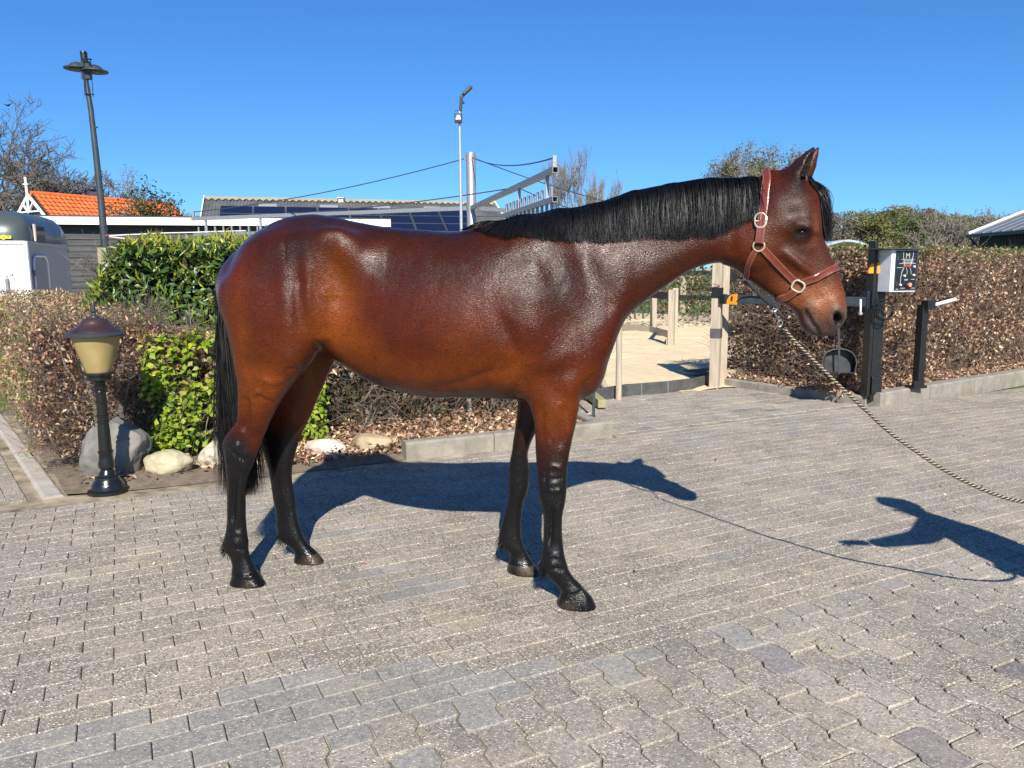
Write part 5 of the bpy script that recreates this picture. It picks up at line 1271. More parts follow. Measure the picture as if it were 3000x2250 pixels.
# orange quarter-round latch
dirg = (g1-g0).normalized(); sdg = Vector((dirg.y, -dirg.x, 0)).normalized()
def latch(c, s_, parent, flip=1, name='latch'):
    mb = MB(); n_ = 10; pts = [(-.5, -.5), (.5, -.5), (.5, .5), (.25, .5)]+[(.25-.75*math.sin(R(90*i/n_)), .5-1.0*(1-math.cos(R(90*i/n_)))) for i in range(1, n_+1)]
    k = len(pts); vs = []
    for dd in (0, .035): vs += [c+dirg*(x*s_*flip)+Vector((0, 0, y*s_))+sdg*dd for x, y in pts]
    fs = [tuple(range(k)), tuple(range(2*k-1, k-1, -1))]+[(i, (i+1) % k, k+(i+1) % k, k+i) for i in range(k)]; mb.add(vs, fs); o = mb.build(name, M_orange, parent, False, .003)
    mb = MB(); mb.tube([c+dirg*(.12*s_*flip)+Vector((0, 0, .32*s_))+sdg*.038, c+dirg*(.12*s_*flip)+Vector((0, 0, -.1*s_))+sdg*.042], .010, 8); mb.build('grip', M_black, o, True)
cl = g0.lerp(g1, .0)+dirg*.17+sdg*.026; latch(cl, .115, gate)
mb = MB(); q0 = cl+dirg*.05; mb.tube([q0+sdg*.01+Vector((0, 0, -.03)), q0+dirg*.08+sdg*.012+Vector((0, 0, .03)), q0+dirg*.2+sdg*.012+Vector((0, 0, .045)), q0+dirg*.34+sdg*.008+Vector((0, 0, .03))], .006, 6); mb.build('cable', M_black, gate, True)
# control post
cp = empty('control_post', CP, 'thick black steel post carrying the white control box and a coiled cable', 'post')
ca0 = R(10)
def cz(py, Y=None): return at(2500, py, CP.y if Y is None else Y).z
CX = lambda px, dy=0: at(px, 1000, CP.y+dy).x
mb = MB(); mb.box((CP.x+.062, CP.y, .80), (.115, .10, 1.50), rotz(ca0)); mb.build('column', M_black, cp, False, .006)
mb = MB(); mb.box((CP.x-.022, CP.y-.01, .93), (.036, .12, 1.66), rotz(ca0)); mb.build('rail', M_black, cp, False, .004)
mb = MB(); mb.box((CP.x+.075, CP.y-.055, .225), (.12, .03, .19), rotz(ca0)); mb.build('foot_plate', M_black, cp, False, .004)
mb = MB(); mb.box((CP.x+.0, CP.y+.03, cz(880)), (.16, .12, .19), rotz(ca0)); mb.build('bracket', mat('blue_black_box', (.010, .014, .028), .4), cp, False, .006)
cc0 = Vector((at(2586, 905, CP.y-.13).x, CP.y-.13, cz(905)))
for q in range(6):
    rr_ = .105-.006*q+.008*math.sin(q*2.3); pts = [cc0+Vector((rr_*math.cos(t), -.016*q+.006*math.sin(3*t+q), rr_*1.02*math.sin(t)-.006*q)) for t in [2*math.pi*i/28 for i in range(29)]]
    mb = MB(); mb.tube(pts, .0055, 6); mb.build('cable_loop', M_black, cp, True)
oc = at(2556, 785, CP.y-.03); cl2 = Vector(oc); 
dsave, ssave = dirg, sdg; dirg, sdg = Vector((1, 0, 0)), Vector((0, -1, 0)); latch(cl2, .11, cp, 1, 'orange_cap'); dirg, sdg = dsave, ssave
# control box
bw, bd, bh = .33, .235, .435
ba_ = R(17); fx = Vector((math.cos(ba_), math.sin(ba_), 0)); fy = Vector((-math.sin(ba_), math.cos(ba_), 0))
corner = at(2606, 856, CP.y-.22)                 # near bottom corner
bc = corner+fx*bw/2+fy*bd/2+Vector((0, 0, bh/2))
box = empty('control_box', bc-Vector((0, 0, bh/2)), 'white metal control box with a black button panel on top of the post', 'control box')
mb = MB(); mb.box(bc, (bw, bd, bh), rotz(ba_)); mb.build('housing', mat('scuffed_white_steel', (.60, .61, .62), .45, color2=(.72, .73, .73), vscale=9, bump=.04), box, False, .006)
def onf(u, v, d=0.): return corner+fx*(u*bw)+Vector((0, 0, v*bh))-fy*d
mb = MB(); mb.box(bc+Vector((0, 0, bh/2+.010))-fx*.055, (bw+.22, bd+.12, .012), rotz(ba_)); mb.build('rain_cover', mat('dark_cover_sheet', (.05, .055, .055), .35), box, False, .002)
M_panel = mat('black_panel', (.010, .012, .018), .18, spec=.6); M_print = mat('pale_print', (.34, .36, .36), .6); M_beige = mat('beige_print', (.42, .38, .30), .6)
mb = MB(); mb.box(onf(.56, .51, .004), (bw*.80, .010, bh*.90), rotz(ba_)); pn = mb.build('panel', M_panel, box, False, .003)
mb = MB()
for u0, v0, u1, v1 in ((.14, .96, .985, .975), (.14, .045, .985, .06), (.14, .045, .155, .975), (.965, .045, .985, .975)):
    mb.box(onf((u0+u1)/2, (v0+v1)/2, .010), ((u1-u0)*bw, .004, (v1-v0)*bh), rotz(ba_))
mb.build('panel_frame', M_rim, box)
def text(name, s_, c, size, right, up, m, parent, ext=.0006):
    cu_ = bpy.data.curves.new(name, 'FONT'); cu_.body = s_; cu_.size = size; cu_.align_x = 'CENTER'; cu_.align_y = 'CENTER'; cu_.extrude = ext
    o = bpy.data.objects.new(name, cu_); COL.objects.link(o); cu_.materials.append(m); r_, u_ = Vector(right).normalized(), Vector(up).normalized(); f_ = r_.cross(u_)
    M4 = Matrix((r_, u_, f_)).transposed().to_4x4(); M4.translation = c; dg = bpy.context.evaluated_depsgraph_get(); me = bpy.data.meshes.new_from_object(o.evaluated_get(dg)); bpy.data.objects.remove(o)
    me.transform(M4); o2 = link(name, me, m if not me.materials else None, None); return under(o2, parent)
text('emblem', 'M', onf(.60, .855, .0105), .075, fx, (0, 0, 1), M_beige, box)
mb = MB()
for v_, u0, u1 in ((.775, .36, .86), (.74, .44, .82), (.705, .40, .84), (.675, .28, .92), (.58, .2, .42), (.30, .52, .66), (.28, .52, .64), (.30, .78, .92), (.07, .2, .3), (.09, .38, .55), (.09, .8, .95)):
    mb.box(onf((u0+u1)/2, v_, .0098), ((u1-u0)*bw, .0012, .006), rotz(ba_))
o = mb.build('print_lines', M_print, box); o['kind'] = 'stuff'
mb = MB(); mb.box(onf(.59, .625, .0105), (.30*bw, .004, .055*bh), rotz(ba_)); mb.build('display', mat('red_display', (.30, .05, .03), .3), box)
for u_, v_ in ((.86, .60), (.86, .40), (.50, .385), (.36, .17)):
    mb = MB(); mb.lathe([(0, 0), (.012, 0), (.012, .006), (.010, .016), (0, .018)], onf(u_, v_, .009), 14, axis=-fy); mb.build('knob', M_whiteplas, box, True)
mb = MB(); mb.lathe([(0, 0), (.012, 0), (.012, .02), (.021, .022), (.021, .038), (0, .042)], onf(.66, .17, .009), 18, axis=-fy); mb.build('stop_button', mat('faded_orange_button', (.70, .25, .12), .4), box, True)
for u_, v_ in ((.21, .80), (.21, .19)):
    mb = MB(); mb.box(onf(u_, v_, .012), (.020, .006, .045), rotz(ba_)); mb.build('lock', M_rim, box, False, .002)
for pts in ([(.42, .96), (.42, .85), (.46, .72), (.49, .62)], [(.80, .96), (.80, .87), (.76, .74), (.72, .62)], [(.47, .58), (.40, .48), (.37, .36), (.36, .18)], [(.56, .58), (.60, .50), (.60, .42)], [(.70, .58), (.75, .50), (.76, .42)]):
    mb = MB(); mb.tube([onf(u_, v_, .0115) for u_, v_ in pts], .0018, 6); mb.build('curve_line', M_whiteplas, box, True)
for k_ in range(3):
    mb = MB(); mb.tube([onf(.2+.22*k_, -.005, -.09), onf(.2+.22*k_, -.07, -.09)], .014, 10); mb.build('cable_gland', mat('grey_plastic', (.18, .17, .16), .5) if k_ == 0 else bpy.data.materials['grey_plastic'], box, True)
# slim post with a white lever
SP = gnd(2688, 1136, .15); sp = empty('lever_post', Vector((SP.x, SP.y, 0)), 'slim black post on the kerb with a white lever arm', 'post')
mb = MB(); mb.box((SP.x, SP.y, .15+.46), (.085, .085, .93), rotz(R(20))); mb.build('column', M_black, sp, False, .004)
mb = MB(); mb.box((SP.x-.02, SP.y, .165), (.19, .13, .03), rotz(R(20))); mb.box((SP.x-.02, SP.y-.06, .205), (.15, .012, .07), rotz(R(20))); mb.build('foot_plate', M_black, sp, False, .003)
tz = at(2700, 893, SP.y).z; mb = MB(); mb.box((SP.x+.035, SP.y-.04, tz), (.11, .10, .10), rotz(R(20))); mb.build('clamp', M_black, sp, False, .006)
mb = MB(); mb.tube(ringpts(Vector((SP.x+.12, SP.y-.05, tz+.01)), .035, .03), .008, 8); mb.build('lug', M_black, sp, True)
a0_, a1_ = at(2715, 899, SP.y-.05), at(2802, 876, SP.y-.05); mb = MB(); mb.tube([a0_, a0_.lerp(a1_, .03), a0_.lerp(a1_, .97), a1_], [.012, .019, .019, .008], 12); mb.build('lever', M_white, sp, True)
# hanging insulator handle
hh0 = at(2522, 868, CP.y-.12); hand = empty('insulated_hand_grip', hh0, 'white insulated gate handle hanging left of the control post', 'gate handle')
mb = MB(); mb.tube(ringpts(hh0+Vector((0, 0, -.01)), .008, .02), .003, 6); mb.build('hook', M_black, hand, True)
mb = MB(); b_ = at(2521, 912, CP.y-.12); mb.tube([hh0+Vector((0, 0, -.03)), hh0+Vector((0, 0, -.04)), b_, b_-Vector((0, 0, .01))], [.007, .011, .010, .006], 10); mb.build('grip', M_whiteplas, hand, True)
mb = MB(); mb.lathe([(.004, 0), (.022, -.01), (.026, -.03), (.016, -.045), (0, -.05)], b_, 12); mb.build('tip', M_galv, hand, True)
# manure scoop
SC = at(2460, 1060, 8.2); sc = empty('manure_scoop', SC, 'black plastic scoop hanging by its metal handle in front of the hedge', 'scoop')
def scx(px, py, dy=0): return at(px, py, 8.2+dy)
mb = MB(); out = [(2407, 1062), (2410, 1045), (2420, 1031), (2438, 1023), (2460, 1020), (2482, 1023), (2500, 1033), (2509, 1047), (2512, 1065), (2506, 1094), (2414, 1092)]
k = len(out); fr0 = [scx(x, y, -.05) for x, y in out]; c_in = [scx(2460+(x-2460)*.93, 1060+(y-1060)*.93, -.052) for x, y in out]; bk = [scx(2460+(x-2460)*.86, 1060+(y-1060)*.86, .05) for x, y in out]
vs = fr0+c_in+bk; fs = [(i, (i+1) % k, k+(i+1) % k, k+i) for i in range(k)]+[(k+i, k+(i+1) % k, 2*k+(i+1) % k, 2*k+i) for i in range(k)]+[tuple(range(2*k, 3*k))]
bo = [scx(x, y, .07) for x, y in out]; vs += bo; fs += [(3*k+i, 3*k+(i+1) % k, (i+1) % k, i) for i in range(k)]+[tuple(range(4*k-1, 3*k-1, -1))]
mb.add(vs, fs); mb.build('pan', mat('scuffed_black_plastic', (.018, .018, .019), .5, color2=(.05, .05, .05), vscale=14, bump=.15, bscale=30), sc, False)
mb = MB(); mb.bar(scx(2459, 1096, -.065), scx(2456, 930, -.05), .022, .008, up=(0, 1, 0)); mb.build('handle', M_rim, sc, False, .002)
mb = MB(); mb.bar(scx(2447, 1020, -.0), scx(2447, 960, 0), .016, .008, up=(0, 1, 0)); mb.build('handle', M_rim, sc, False, .002)
# ring edging
ed = empty('rubber_edging', yd(5.9, 7.37), 'grey rubber edging boards holding the sand at the ring entrance', 'edging')
epts = [yd(4.90, 7.40), yd(5.30, 7.42), yd(5.92, 7.37), yd(6.62, 7.55)]
EP = [gnd(*q) for q in ((1740, 1176), (1833, 1160), (1880, 1157), (1957, 1150), (2025, 1141), (2076, 1130))]
for i in (0, 1, 3):
    seg = EP[i:i+2] if i == 0 else (EP[1:4] if i == 1 else EP[3:6]); mb = MB()
    for p, q in zip(seg[:-1], seg[1:]):
        mb.bar(Vector((p.x, p.y, .065)), Vector((q.x, q.y, .065)), .03, .15)
        for zz in (.03, .075, .11): mb.bar(Vector((p.x, p.y, zz)), Vector((q.x, q.y, zz)), .034, .006)
    mb.build('board', M_rubber, ed, False)
for p in (EP[2], EP[3]): mb = MB(); mb.tube([Vector((p.x, p.y-.02, -.02)), Vector((p.x-.01, p.y-.02, .15))], .007, 8); mb.build('pin', M_galv, ed, True)
# round post, leaning log and steel bar beside the chest
rp_ = gnd(1812, 1170); mb = MB(); mb.tube([(rp_.x, rp_.y, -.02), (rp_.x, rp_.y, .4), (rp_.x-.005, rp_.y, 1.10)], .035, 16); tag(mb.build('round_post', M_wood, None, True, origin=(rp_.x, rp_.y, 0)), 'round weathered post in front of the ring beside the chest of the horse', 'post')
p0, p1 = gnd(1781, 1166)+Vector((0, 0, .045)), Vector(at(1750, 1080, 9.7)); mb = MB(); mb.tube([p0, p0.lerp(p1, .5), p1], .036, 16); tag(mb.build('log', M_wood, None, True, origin=tuple(p0)), 'cut log leaning down beside the round post', 'log')
q = gnd(1774, 1120); mb = MB(); mb.box((q.x, q.y+.2, .45), (.07, .05, .95), rotz(.4)); tag(mb.build('wooden_stake', M_greenwood, None, False, .003, origin=(q.x, q.y+.2, 0)), 'algae green square stake behind the leaning log', 'stake')
q = gnd(1739, 1226); mb = MB(); mb.box((q.x, q.y, .36), (.030, .012, .80), rotz(.2)); tag(mb.build('steel_bar', M_darkpaint, None, False, .002, origin=(q.x, q.y, 0)), 'thin dark steel bar standing at the kerb corner', 'bar')
q = gnd(1722, 1175); mb = MB(); mb.bar(Vector((q.x-.05, q.y+.5, .10)), Vector((q.x+.10, q.y-.55, .06)), .09, .09); tag(mb.build('sleeper', M_greenwood, None, False, .006, origin=(q.x, q.y, .1)), 'greenish timber beam lying along the end of the bed', 'beam')
q = gnd(2150, 1112); mb = MB(); mb.box((q.x, q.y, .13), (.20, .14, .30), rotz(R(60))); tag(mb.build('timber_block', M_greenwood, None, False, .008, origin=(q.x, q.y, 0)), 'short green timber block behind the gate post foot', 'block')
# ================================================================ RIDING-RING WALKER AND FENCES
wk = empty('horse_walker', WC, 'galvanised horse walker with a thick central column, cable stays and long arms', 'horse walker')
AZ = 2.88; TOPZ = at(1380, 447, WC.y).z
mb = MB(); mb.lathe([(.105, -.05), (.105, TOPZ-.01), (.098, TOPZ), (0, TOPZ)], WC, 28); mb.build('column', M_galv, wk, True)
mb = MB(); mb.lathe([(.24, 1.2), (.24, 1.9), (.105, 2.0)], WC, 20); mb.build('motor_housing', M_darkpaint, wk, True)
arms = []
def arm(tip, name='arm'):
    d = Vector((tip.x-WC.x, tip.y-WC.y, 0)); L_ = d.length; d.normalize(); s_ = Vector((-d.y, d.x, 0))
    b0 = WC+d*.1+Vector((0, 0, AZ)); b1 = WC+d*L_+Vector((0, 0, AZ)); arms.append((d, L_, b1))
    mb = MB(); W_, T_ = .085, .008            # hollow square tube, open at the tip
    for ox, oz, ww, hh in ((0, W_/2-T_/2, W_, T_), (0, -W_/2+T_/2, W_, T_), (W_/2-T_/2, 0, T_, W_-2*T_), (-W_/2+T_/2, 0, T_, W_-2*T_)): mb.bar(b0+s_*ox+Vector((0, 0, oz)), b1+s_*ox+Vector((0, 0, oz)), ww, hh)
    a_ = mb.build('arm', M_galv, wk, False)
    mb = MB(); mb.bar(WC+d*(L_-.04)+Vector((0, 0, AZ+.045)), WC+d*(L_-.04)+Vector((0, 0, AZ+.20)), .05, .05, up=(1, 0, 0)); mb.build('stay_bracket', M_galv, a_)
    mb = MB(); q0 = WC+Vector((0, 0, TOPZ-.12))+d*.14; q1 = WC+d*(L_-.04)+Vector((0, 0, AZ+.17)); mid = (q0+q1)/2-Vector((0, 0, .28)); mb.tube([q0.lerp(mid, t)*(1-t)+mid.lerp(q1, t)*t for t in [i/14 for i in range(15)]], .011, 6); mb.build('stay_cable', M_darkpaint, wk, True)
    mb = MB(); mb.box(WC+d*.125+Vector((0, 0, TOPZ-.12)), (.07, .02, .11), rotz(math.atan2(d.y, d.x))); mb.build('cable_lug', M_galv, wk)
    # comb of loose pipes hanging under the arm
    rz_ = AZ-.40; r0, r1 = L_-3.4, L_-.02
    mb = MB()
    for ox, oz, ww, hh in ((0, .034, .075, .007), (0, -.034, .075, .007), (.034, 0, .007, .061), (-.034, 0, .007, .061)): mb.bar(WC+d*r0+s_*ox+Vector((0, 0, rz_+oz)), WC+d*r1+s_*ox+Vector((0, 0, rz_+oz)), ww, hh)
    mb.build('comb_rail', M_galv, wk)
    for k_ in (.42, 2.1): mb = MB(); mb.bar(WC+d*(L_-k_)+Vector((0, 0, rz_+.04)), WC+d*(L_-k_)+Vector((0, 0, AZ-.04)), .06, .05, up=(1, 0, 0)); mb.build('hanger', M_galv, wk)
    for k_ in range(12):
        p = WC+d*(L_-.18-k_*.26)+Vector((0, 0, rz_)); 
        if k_ == 0: p += d*.0
        mb = MB(); mb.tube([p+Vector((0, 0, .19)), p+Vector((0, 0, -1.1))], .024, 10); mb.build('pipe', M_galv, wk, True)
arm(Vector((.63, 11.1, 0))); arm(Vector((-8.15, 20.1, 0))); arm(Vector((4.6, 22.3, 0)))
def onarm(i, f): d, L_, b = arms[i]; return WC+d*(L_*f)+Vector((0, 0, AZ+.045))
for i, j in ((0, 1), (1, 2), (2, 0)):
    mb = MB(); q0, q1 = onarm(i, .55), onarm(j, .62); mid = (q0+q1)/2-Vector((0, 0, .12)); mb.tube([q0.lerp(mid, t)*(1-t)+mid.lerp(q1, t)*t for t in [k/10 for k in range(11)]], .010, 6); mb.build('tie_cable', M_darkpaint, wk, True)
M_rail = mat('black_rail', (.016, .017, .018), .5, color2=(.035, .036, .036), vscale=6, bump=.2, bscale=30)
def round_fence(label, R_, a0, a1, n_, rails, h, grp, board=.16, sz=.12, m_post=M_wood):
    f = empty('ring_fence', WC+Vector((R_*math.cos(a0), R_*math.sin(a0), 0)), label, 'fence', grp)
    P = [WC+Vector((R_*math.cos(a0+(a1-a0)*i/n_), R_*math.sin(a0+(a1-a0)*i/n_), 0)) for i in range(n_+1)]
    for i, p in enumerate(P):
        mb = MB(); mb.box((p.x, p.y, h/2), (sz, sz, h+.1), rotz(a0+(a1-a0)*i/n_)); mb.build('post', m_post, f, False, .004)
    for i in range(n_):
        dd = (P[i]-WC).normalized()*(-.075)
        for z_, hh in rails: mb = MB(); mb.bar(P[i]+dd+Vector((0, 0, z_)), P[i+1]+dd+Vector((0, 0, z_)), .03, hh); mb.build('rail', M_rail, f)
        if board: mb = MB(); mb.bar(P[i]+dd+Vector((0, 0, board/2)), P[i+1]+dd+Vector((0, 0, board/2)), .05, board+.04); mb.build('kick_board', M_wood, f)
# the outer fence leaves the entrance open
ae = math.atan2(9.63-WC.y, 2.55-WC.x); aw = math.atan2(9.0-WC.y, 1.0-WC.x)
round_fence('outer ring fence of grey posts and two black rails beyond the gateway', WR, ae+.02, ae+R(165), 12, [(1.42, .12), (.70, .14)], 1.52, 'ring fences')
round_fence('outer ring fence hidden behind the horse and the low hedge', WR, aw-R(28), aw-.03, 2, [(1.42, .12), (.70, .14)], 1.52, 'ring fences')
round_fence('inner ring fence with low posts, seen under the neck of the horse', 4.5, -.95, -.95-R(330), 16, [(.92, .16)], 1.05, 'ring fences', board=.13, sz=.12)
# hedge outside the far part of the ring
def ringhedge(label, R_, a0, a1, n, h, seed):
    hd = empty('ring_hedge', WC+Vector((R_*math.cos(a0), R_*math.sin(a0), 0)), label, 'hedge'); an = fr_.uniform(a0, a1, n); rr = R_+fr_.uniform(0, .7, n); z = fr_.uniform(.15, h, n)
    P = np.stack([WC.x+rr*np.cos(an), WC.y+rr*np.sin(an), z], 1); keep = fr_.rand(n) < np.clip(.30+(z/h)*.6+lumps(P, 1.3, seed)*1.0, .05, 1); P = P[keep]
    leaves('foliage', P, fr_.normal(0, 1, (len(P), 3)), .085, .055, palette(len(P), DRY+[(.07, .11, .03)], [4, 3, 3, 2, 2, 1, 1.6]), ML_dry, hd, curl=.5)
    mb = MB(); r = random.Random(seed)
    for i in range(int((a1-a0)*R_/.35)):
        t = a0+(a1-a0)*(i+.5)/int((a1-a0)*R_/.35); p = WC+Vector(((R_+.35)*math.cos(t), (R_+.35)*math.sin(t), 0)); trunk(hd, p, h*.85, .018, r)
ringhedge('leafy beech hedge round the far side of the ring, seen below the neck', WR+.35, ae+.25, ae+R(165), 34000, 1.55, 4)
# ---------------------------------------------------------------- mast with floodlight and solar lamp
MY = 12.6; mt = at(1343, 322, MY); mast = empty('floodlight_mast', Vector((at(1352, 700, MY).x, MY, 0)), 'thin pale mast with a small floodlight and a solar lamp on top', 'light mast')
mx = mast.location.x
mb = MB(); mb.lathe([(.026, -.05), (.024, 2.6), (.021, 3.3), (.019, mt.z), (0, mt.z)], Vector((mx, MY, 0)), 14); mb.build('pole', mat('pale_aluminium', (.55, .55, .54), .35, .6, var=.1, vscale=20), mast, True)
fc = at(1343, 346, MY-.05); mb = MB(); mb.box(fc, (.118, .05, .145)); fl = mb.build('floodlight', M_black, mast, False, .006)
mb = MB(); mb.box(fc+Vector((0, -.027, .02)), (.088, .006, .09)); mb.build('reflector', mat('reflector', (.25, .25, .26), .2, .8), fl)
mb = MB(); c_ = fc+Vector((0, -.032, .005)); mb.add([c_+Vector((x, 0, z)) for x, z in ((-.044, -.03), (.044, -.03), (.022, .03), (-.022, .03))]+[c_+Vector((x, .004, z)) for x, z in ((-.044, -.03), (.044, -.03), (.022, .03), (-.022, .03))], [(0, 1, 2, 3), (7, 6, 5, 4), (0, 4, 5, 1), (1, 5, 6, 2), (2, 6, 7, 3), (3, 7, 4, 0)]); mb.build('lens', M_whiteplas, fl)
j0, j1, j2 = at(1349, 322, MY), at(1352, 283, MY), at(1378, 258, MY); mb = MB(); mb.bar(at(1349, 326, MY), at(1352, 282, MY), .045, .045, up=(0, 1, 0)); mb.build('bracket', M_black, mast, False, .004)
mb = MB(); mb.bar(at(1350, 286, MY), at(1362, 273, MY), .045, .05, up=(0, 1, 0)); mb.bar(at(1357, 277, MY), at(1382, 253, MY), .045, .12, up=(0, 1, 0)); mb.build('solar_lamp', M_darkpaint, mast, False, .008)
mb = MB(); mb.lathe([(0, -.02), (.02, -.02), (.022, .02), (0, .03)], at(1357, 300, MY-.03), 12, axis=(0, 1, 0)); mb.build('sensor', M_black, mast, True)
mb = MB(); mb.tube([at(1338, 328, MY)+Vector((.02*math.cos(t), 0, .028*math.sin(t))) for t in [i*.4 for i in range(9)]], .004, 6); mb.build('wire', M_black, mast, True)
# ---------------------------------------------------------------- big yard light on the left
PY = 14.; p0 = at(311, 760, PY); lp = empty('yard_light', Vector((p0.x+.03, PY, 0)), 'tall dark grey lamp pole leaning left with two round shades at the top', 'lamp pole')
ptop = at(247, 205, PY); pb = Vector((p0.x+.06, PY, 0))
mb = MB(); mb.tube([pb, p0, at(297, 600, PY), at(281, 450, PY), at(266, 320, PY), ptop], [.074, .068, .058, .051, .044, .038], 20); mb.build('pole', M_darkpaint, lp, True)
ax_ = (at(247, 170, PY)-at(256, 240, PY)).normalized()
mb = MB(); mb.bar(at(255, 233, PY), at(251, 180, PY), .145, .10, up=(0, 1, 0)); mb.build('head_box', M_darkpaint, lp, False, .006)
mb = MB(); mb.lathe([(.05, 0), (.056, .0), (.056, .12), (.0, .12)], at(248, 181, PY), 18, axis=ax_); mb.lathe([(.056, .12), (.06, .14), (.05, .17), (0, .18)], at(248, 181, PY), 18, axis=ax_); mb.build('cap', M_black, lp, True)
for sx, px, py in ((-1, 226, 201), (1, 278, 209)):
    c_ = at(px, py, PY+.05); mb = MB(); mb.lathe([(.0, -.03), (.13, -.03), (.135, -.012), (.215, -.010), (.215, .006), (.15, .012), (.13, .05), (.09, .085), (.04, .105), (0, .11)], c_, 28); mb.build('shade', M_darkpaint, lp, True)
for x0_, y0_, x1_, y1_ in ((242, 172, 249, 275), (265, 172, 273, 277)):
    mb = MB(); mb.tube([at(x0_, y0_, PY-.1), at(x1_, y1_+7, PY-.1)], .006, 6); mb.build('rod', M_black, lp, True)
mb = MB(); mb.tube([at(240, 172, PY-.1), at(268, 174, PY-.1)], .014, 8); mb.build('cross_rod', M_black, lp, True)
mb = MB(); mb.tube([at(248, 274, PY-.06), at(275, 277, PY-.06)], .010, 8); mb.build('cross_rod', M_black, lp, True)
for px, py in ((281, 373), (297, 582)): mb = MB(); mb.tube([at(px-6, py, PY-.03), at(px+4, py, PY-.03)], .016, 8); mb.build('bolt', M_darkpaint, lp, True)
q = at(300, 735, 12.5); mb = MB(); mb.box((q.x, 12.5, q.z/2), (.13, .13, q.z+.1), rotz(.3)); tag(mb.build('fence_post', M_greenwood, None, False, .005, origin=(q.x, 12.5, 0)), 'grey wooden fence post rising behind the laurel at the foot of the lamp pole', 'post')
# electric fence lines
M_tape = mat('white_fence_cord', (.75, .70, .62), .6); M_ins = mat('red_black_insulator', (.10, .015, .012), .4, color2=(.35, .05, .03), vscale=60)
el = empty('electric_fence', at(314, 691, PY), 'two white electric fence cords with red insulators stretched above the laurel hedge', 'fence')
for pts in ([(314, 691), (388, 687), (454, 684), (464, 683), (560, 681), (640, 678), (720, 676)], [(314, 692), (340, 696), (373, 700), (450, 704), (500, 707), (610, 712), (700, 716)]):
    mb = MB(); mb.tube([at(x, y, PY+(x-314)*.004) for x, y in pts], .010, 6); mb.build('cord', M_tape, el, True)
for px, py in ((312, 690), (461, 683), (373, 700)):
    mb = MB(); mb.tube([at(px-5, py, PY+(px-314)*.004), at(px, py, PY+(px-314)*.004), at(px+6, py, PY+(px-314)*.004)], [.018, .034, .016], 10); mb.build('insulator', M_ins, el, True)

# ================================================================ HORSE TRAILER
M_tw = mat('trailer_white_panel', (.80, .80, .79), .3, coat=.3, var=.02); M_tshade = mat('trailer_shaded_panel', (.30, .32, .36), .35, coat=.2, var=.03); M_hood = mat('green_grey_hood', (.052, .068, .068), .38, color2=(.060, .078, .078), vscale=4, coat=.15)  # grey panel: white trailer sides with their shade put into the colour
tl = empty('horse_trailer', Vector((-8.6, 12.6, 0)), 'white horse trailer with a domed green grey hood at the left edge', 'trailer')
TP = [Vector((-9.1, 11.55)), Vector((-7.45, 12.0)), Vector((-7.76, 13.2)), Vector((-7.85, 13.75)), Vector((-9.4, 16.6)), Vector((-11.0, 15.6))]
def prism(pts, z0, z1, sc_top=1.0, cen=None):
    k = len(pts); c_ = cen or (sum((p for p in pts), Vector((0, 0)))/k); vs = [(p.x, p.y, z0) for p in pts]+[((c_+(p-c_)*sc_top).x, (c_+(p-c_)*sc_top).y, z1) for p in pts]
    return vs, [tuple(range(k-1, -1, -1)), tuple(range(k, 2*k))]+[(i, (i+1) % k, k+(i+1) % k, k+i) for i in range(k)]
vs, fs = prism(TP, .55, 1.95); mb = MB(); mb.add(vs, fs)
bodyt = mb.build('body', [M_tw, M_tshade], tl, False, .015)
for i_, p_ in enumerate(bodyt.data.polygons):
    if p_.normal.x > .5: p_.material_index = 1  # sides turned away from the sun take the painted shade tone
# moulded lines of the panel, door, rim
for k_ in range(6): mb = MB(); z_ = .80+k_*.19; mb.bar(Vector((TP[0].x, TP[0].y, z_))+Vector((.0, -.006, 0)), Vector((TP[1].x-.12, TP[1].y-.035, z_)), .012, .006); mb.build('panel_rib', M_tw, tl)
mb = MB(); mb.bar(Vector((TP[1].x+.005, TP[1].y, .55)), Vector((TP[1].x+.005, TP[1].y, 1.97)), .05, .05, up=(1, 0, 0)); mb.build('corner_profile', M_tw, tl, False, .01)
d2 = Vector((TP[2].x-TP[1].x, TP[2].y-TP[1].y, 0)); L2 = d2.length; d2.normalize(); n2 = Vector((d2.y, -d2.x, 0))
def tf(u, z, d=.01): return Vector((TP[1].x, TP[1].y, z))+d2*u+n2*d
mb = MB(); mb.box(tf(.55, 1.17, .006), (.62, .02, 1.14), rotz(math.atan2(d2.y, d2.x))); door = mb.build('door', mat('trailer_door', (.22, .25, .30), .35, var=.03), tl, False, .02)  # blue-grey of the door has the shade of this side painted in
mb = MB(); mb.tube([tf(.22, .62, .02), tf(.22, 1.66, .02), tf(.26, 1.74, .02), tf(.34, 1.77, .02), tf(.76, 1.77, .02), tf(.84, 1.74, .02), tf(.88, 1.66, .02), tf(.88, .62, .02)], .016, 8); mb.build('door_frame', M_white, door, True)
for u_, z_ in ((.22, 1.5), (.22, .72), (.88, 1.1)): mb = MB(); mb.box(tf(u_, z_, .03), (.06, .03, .09), rotz(math.atan2(d2.y, d2.x))); mb.build('latch', M_galv, door, False, .004)
mb = MB(); mb.bar(Vector((TP[0].x, TP[0].y-.01, 1.965)), Vector((TP[1].x, TP[1].y, 1.965)), .04, .05); mb.build('top_rail', M_white, tl, False, .006)
for a_, b_ in ((1, 2), (2, 3), (3, 4)): mb = MB(); mb.bar(Vector((TP[a_].x+.01, TP[a_].y, 1.965)), Vector((TP[b_].x+.01, TP[b_].y, 1.965)), .04, .05); mb.build('top_rail', M_tshade, tl, False, .006)
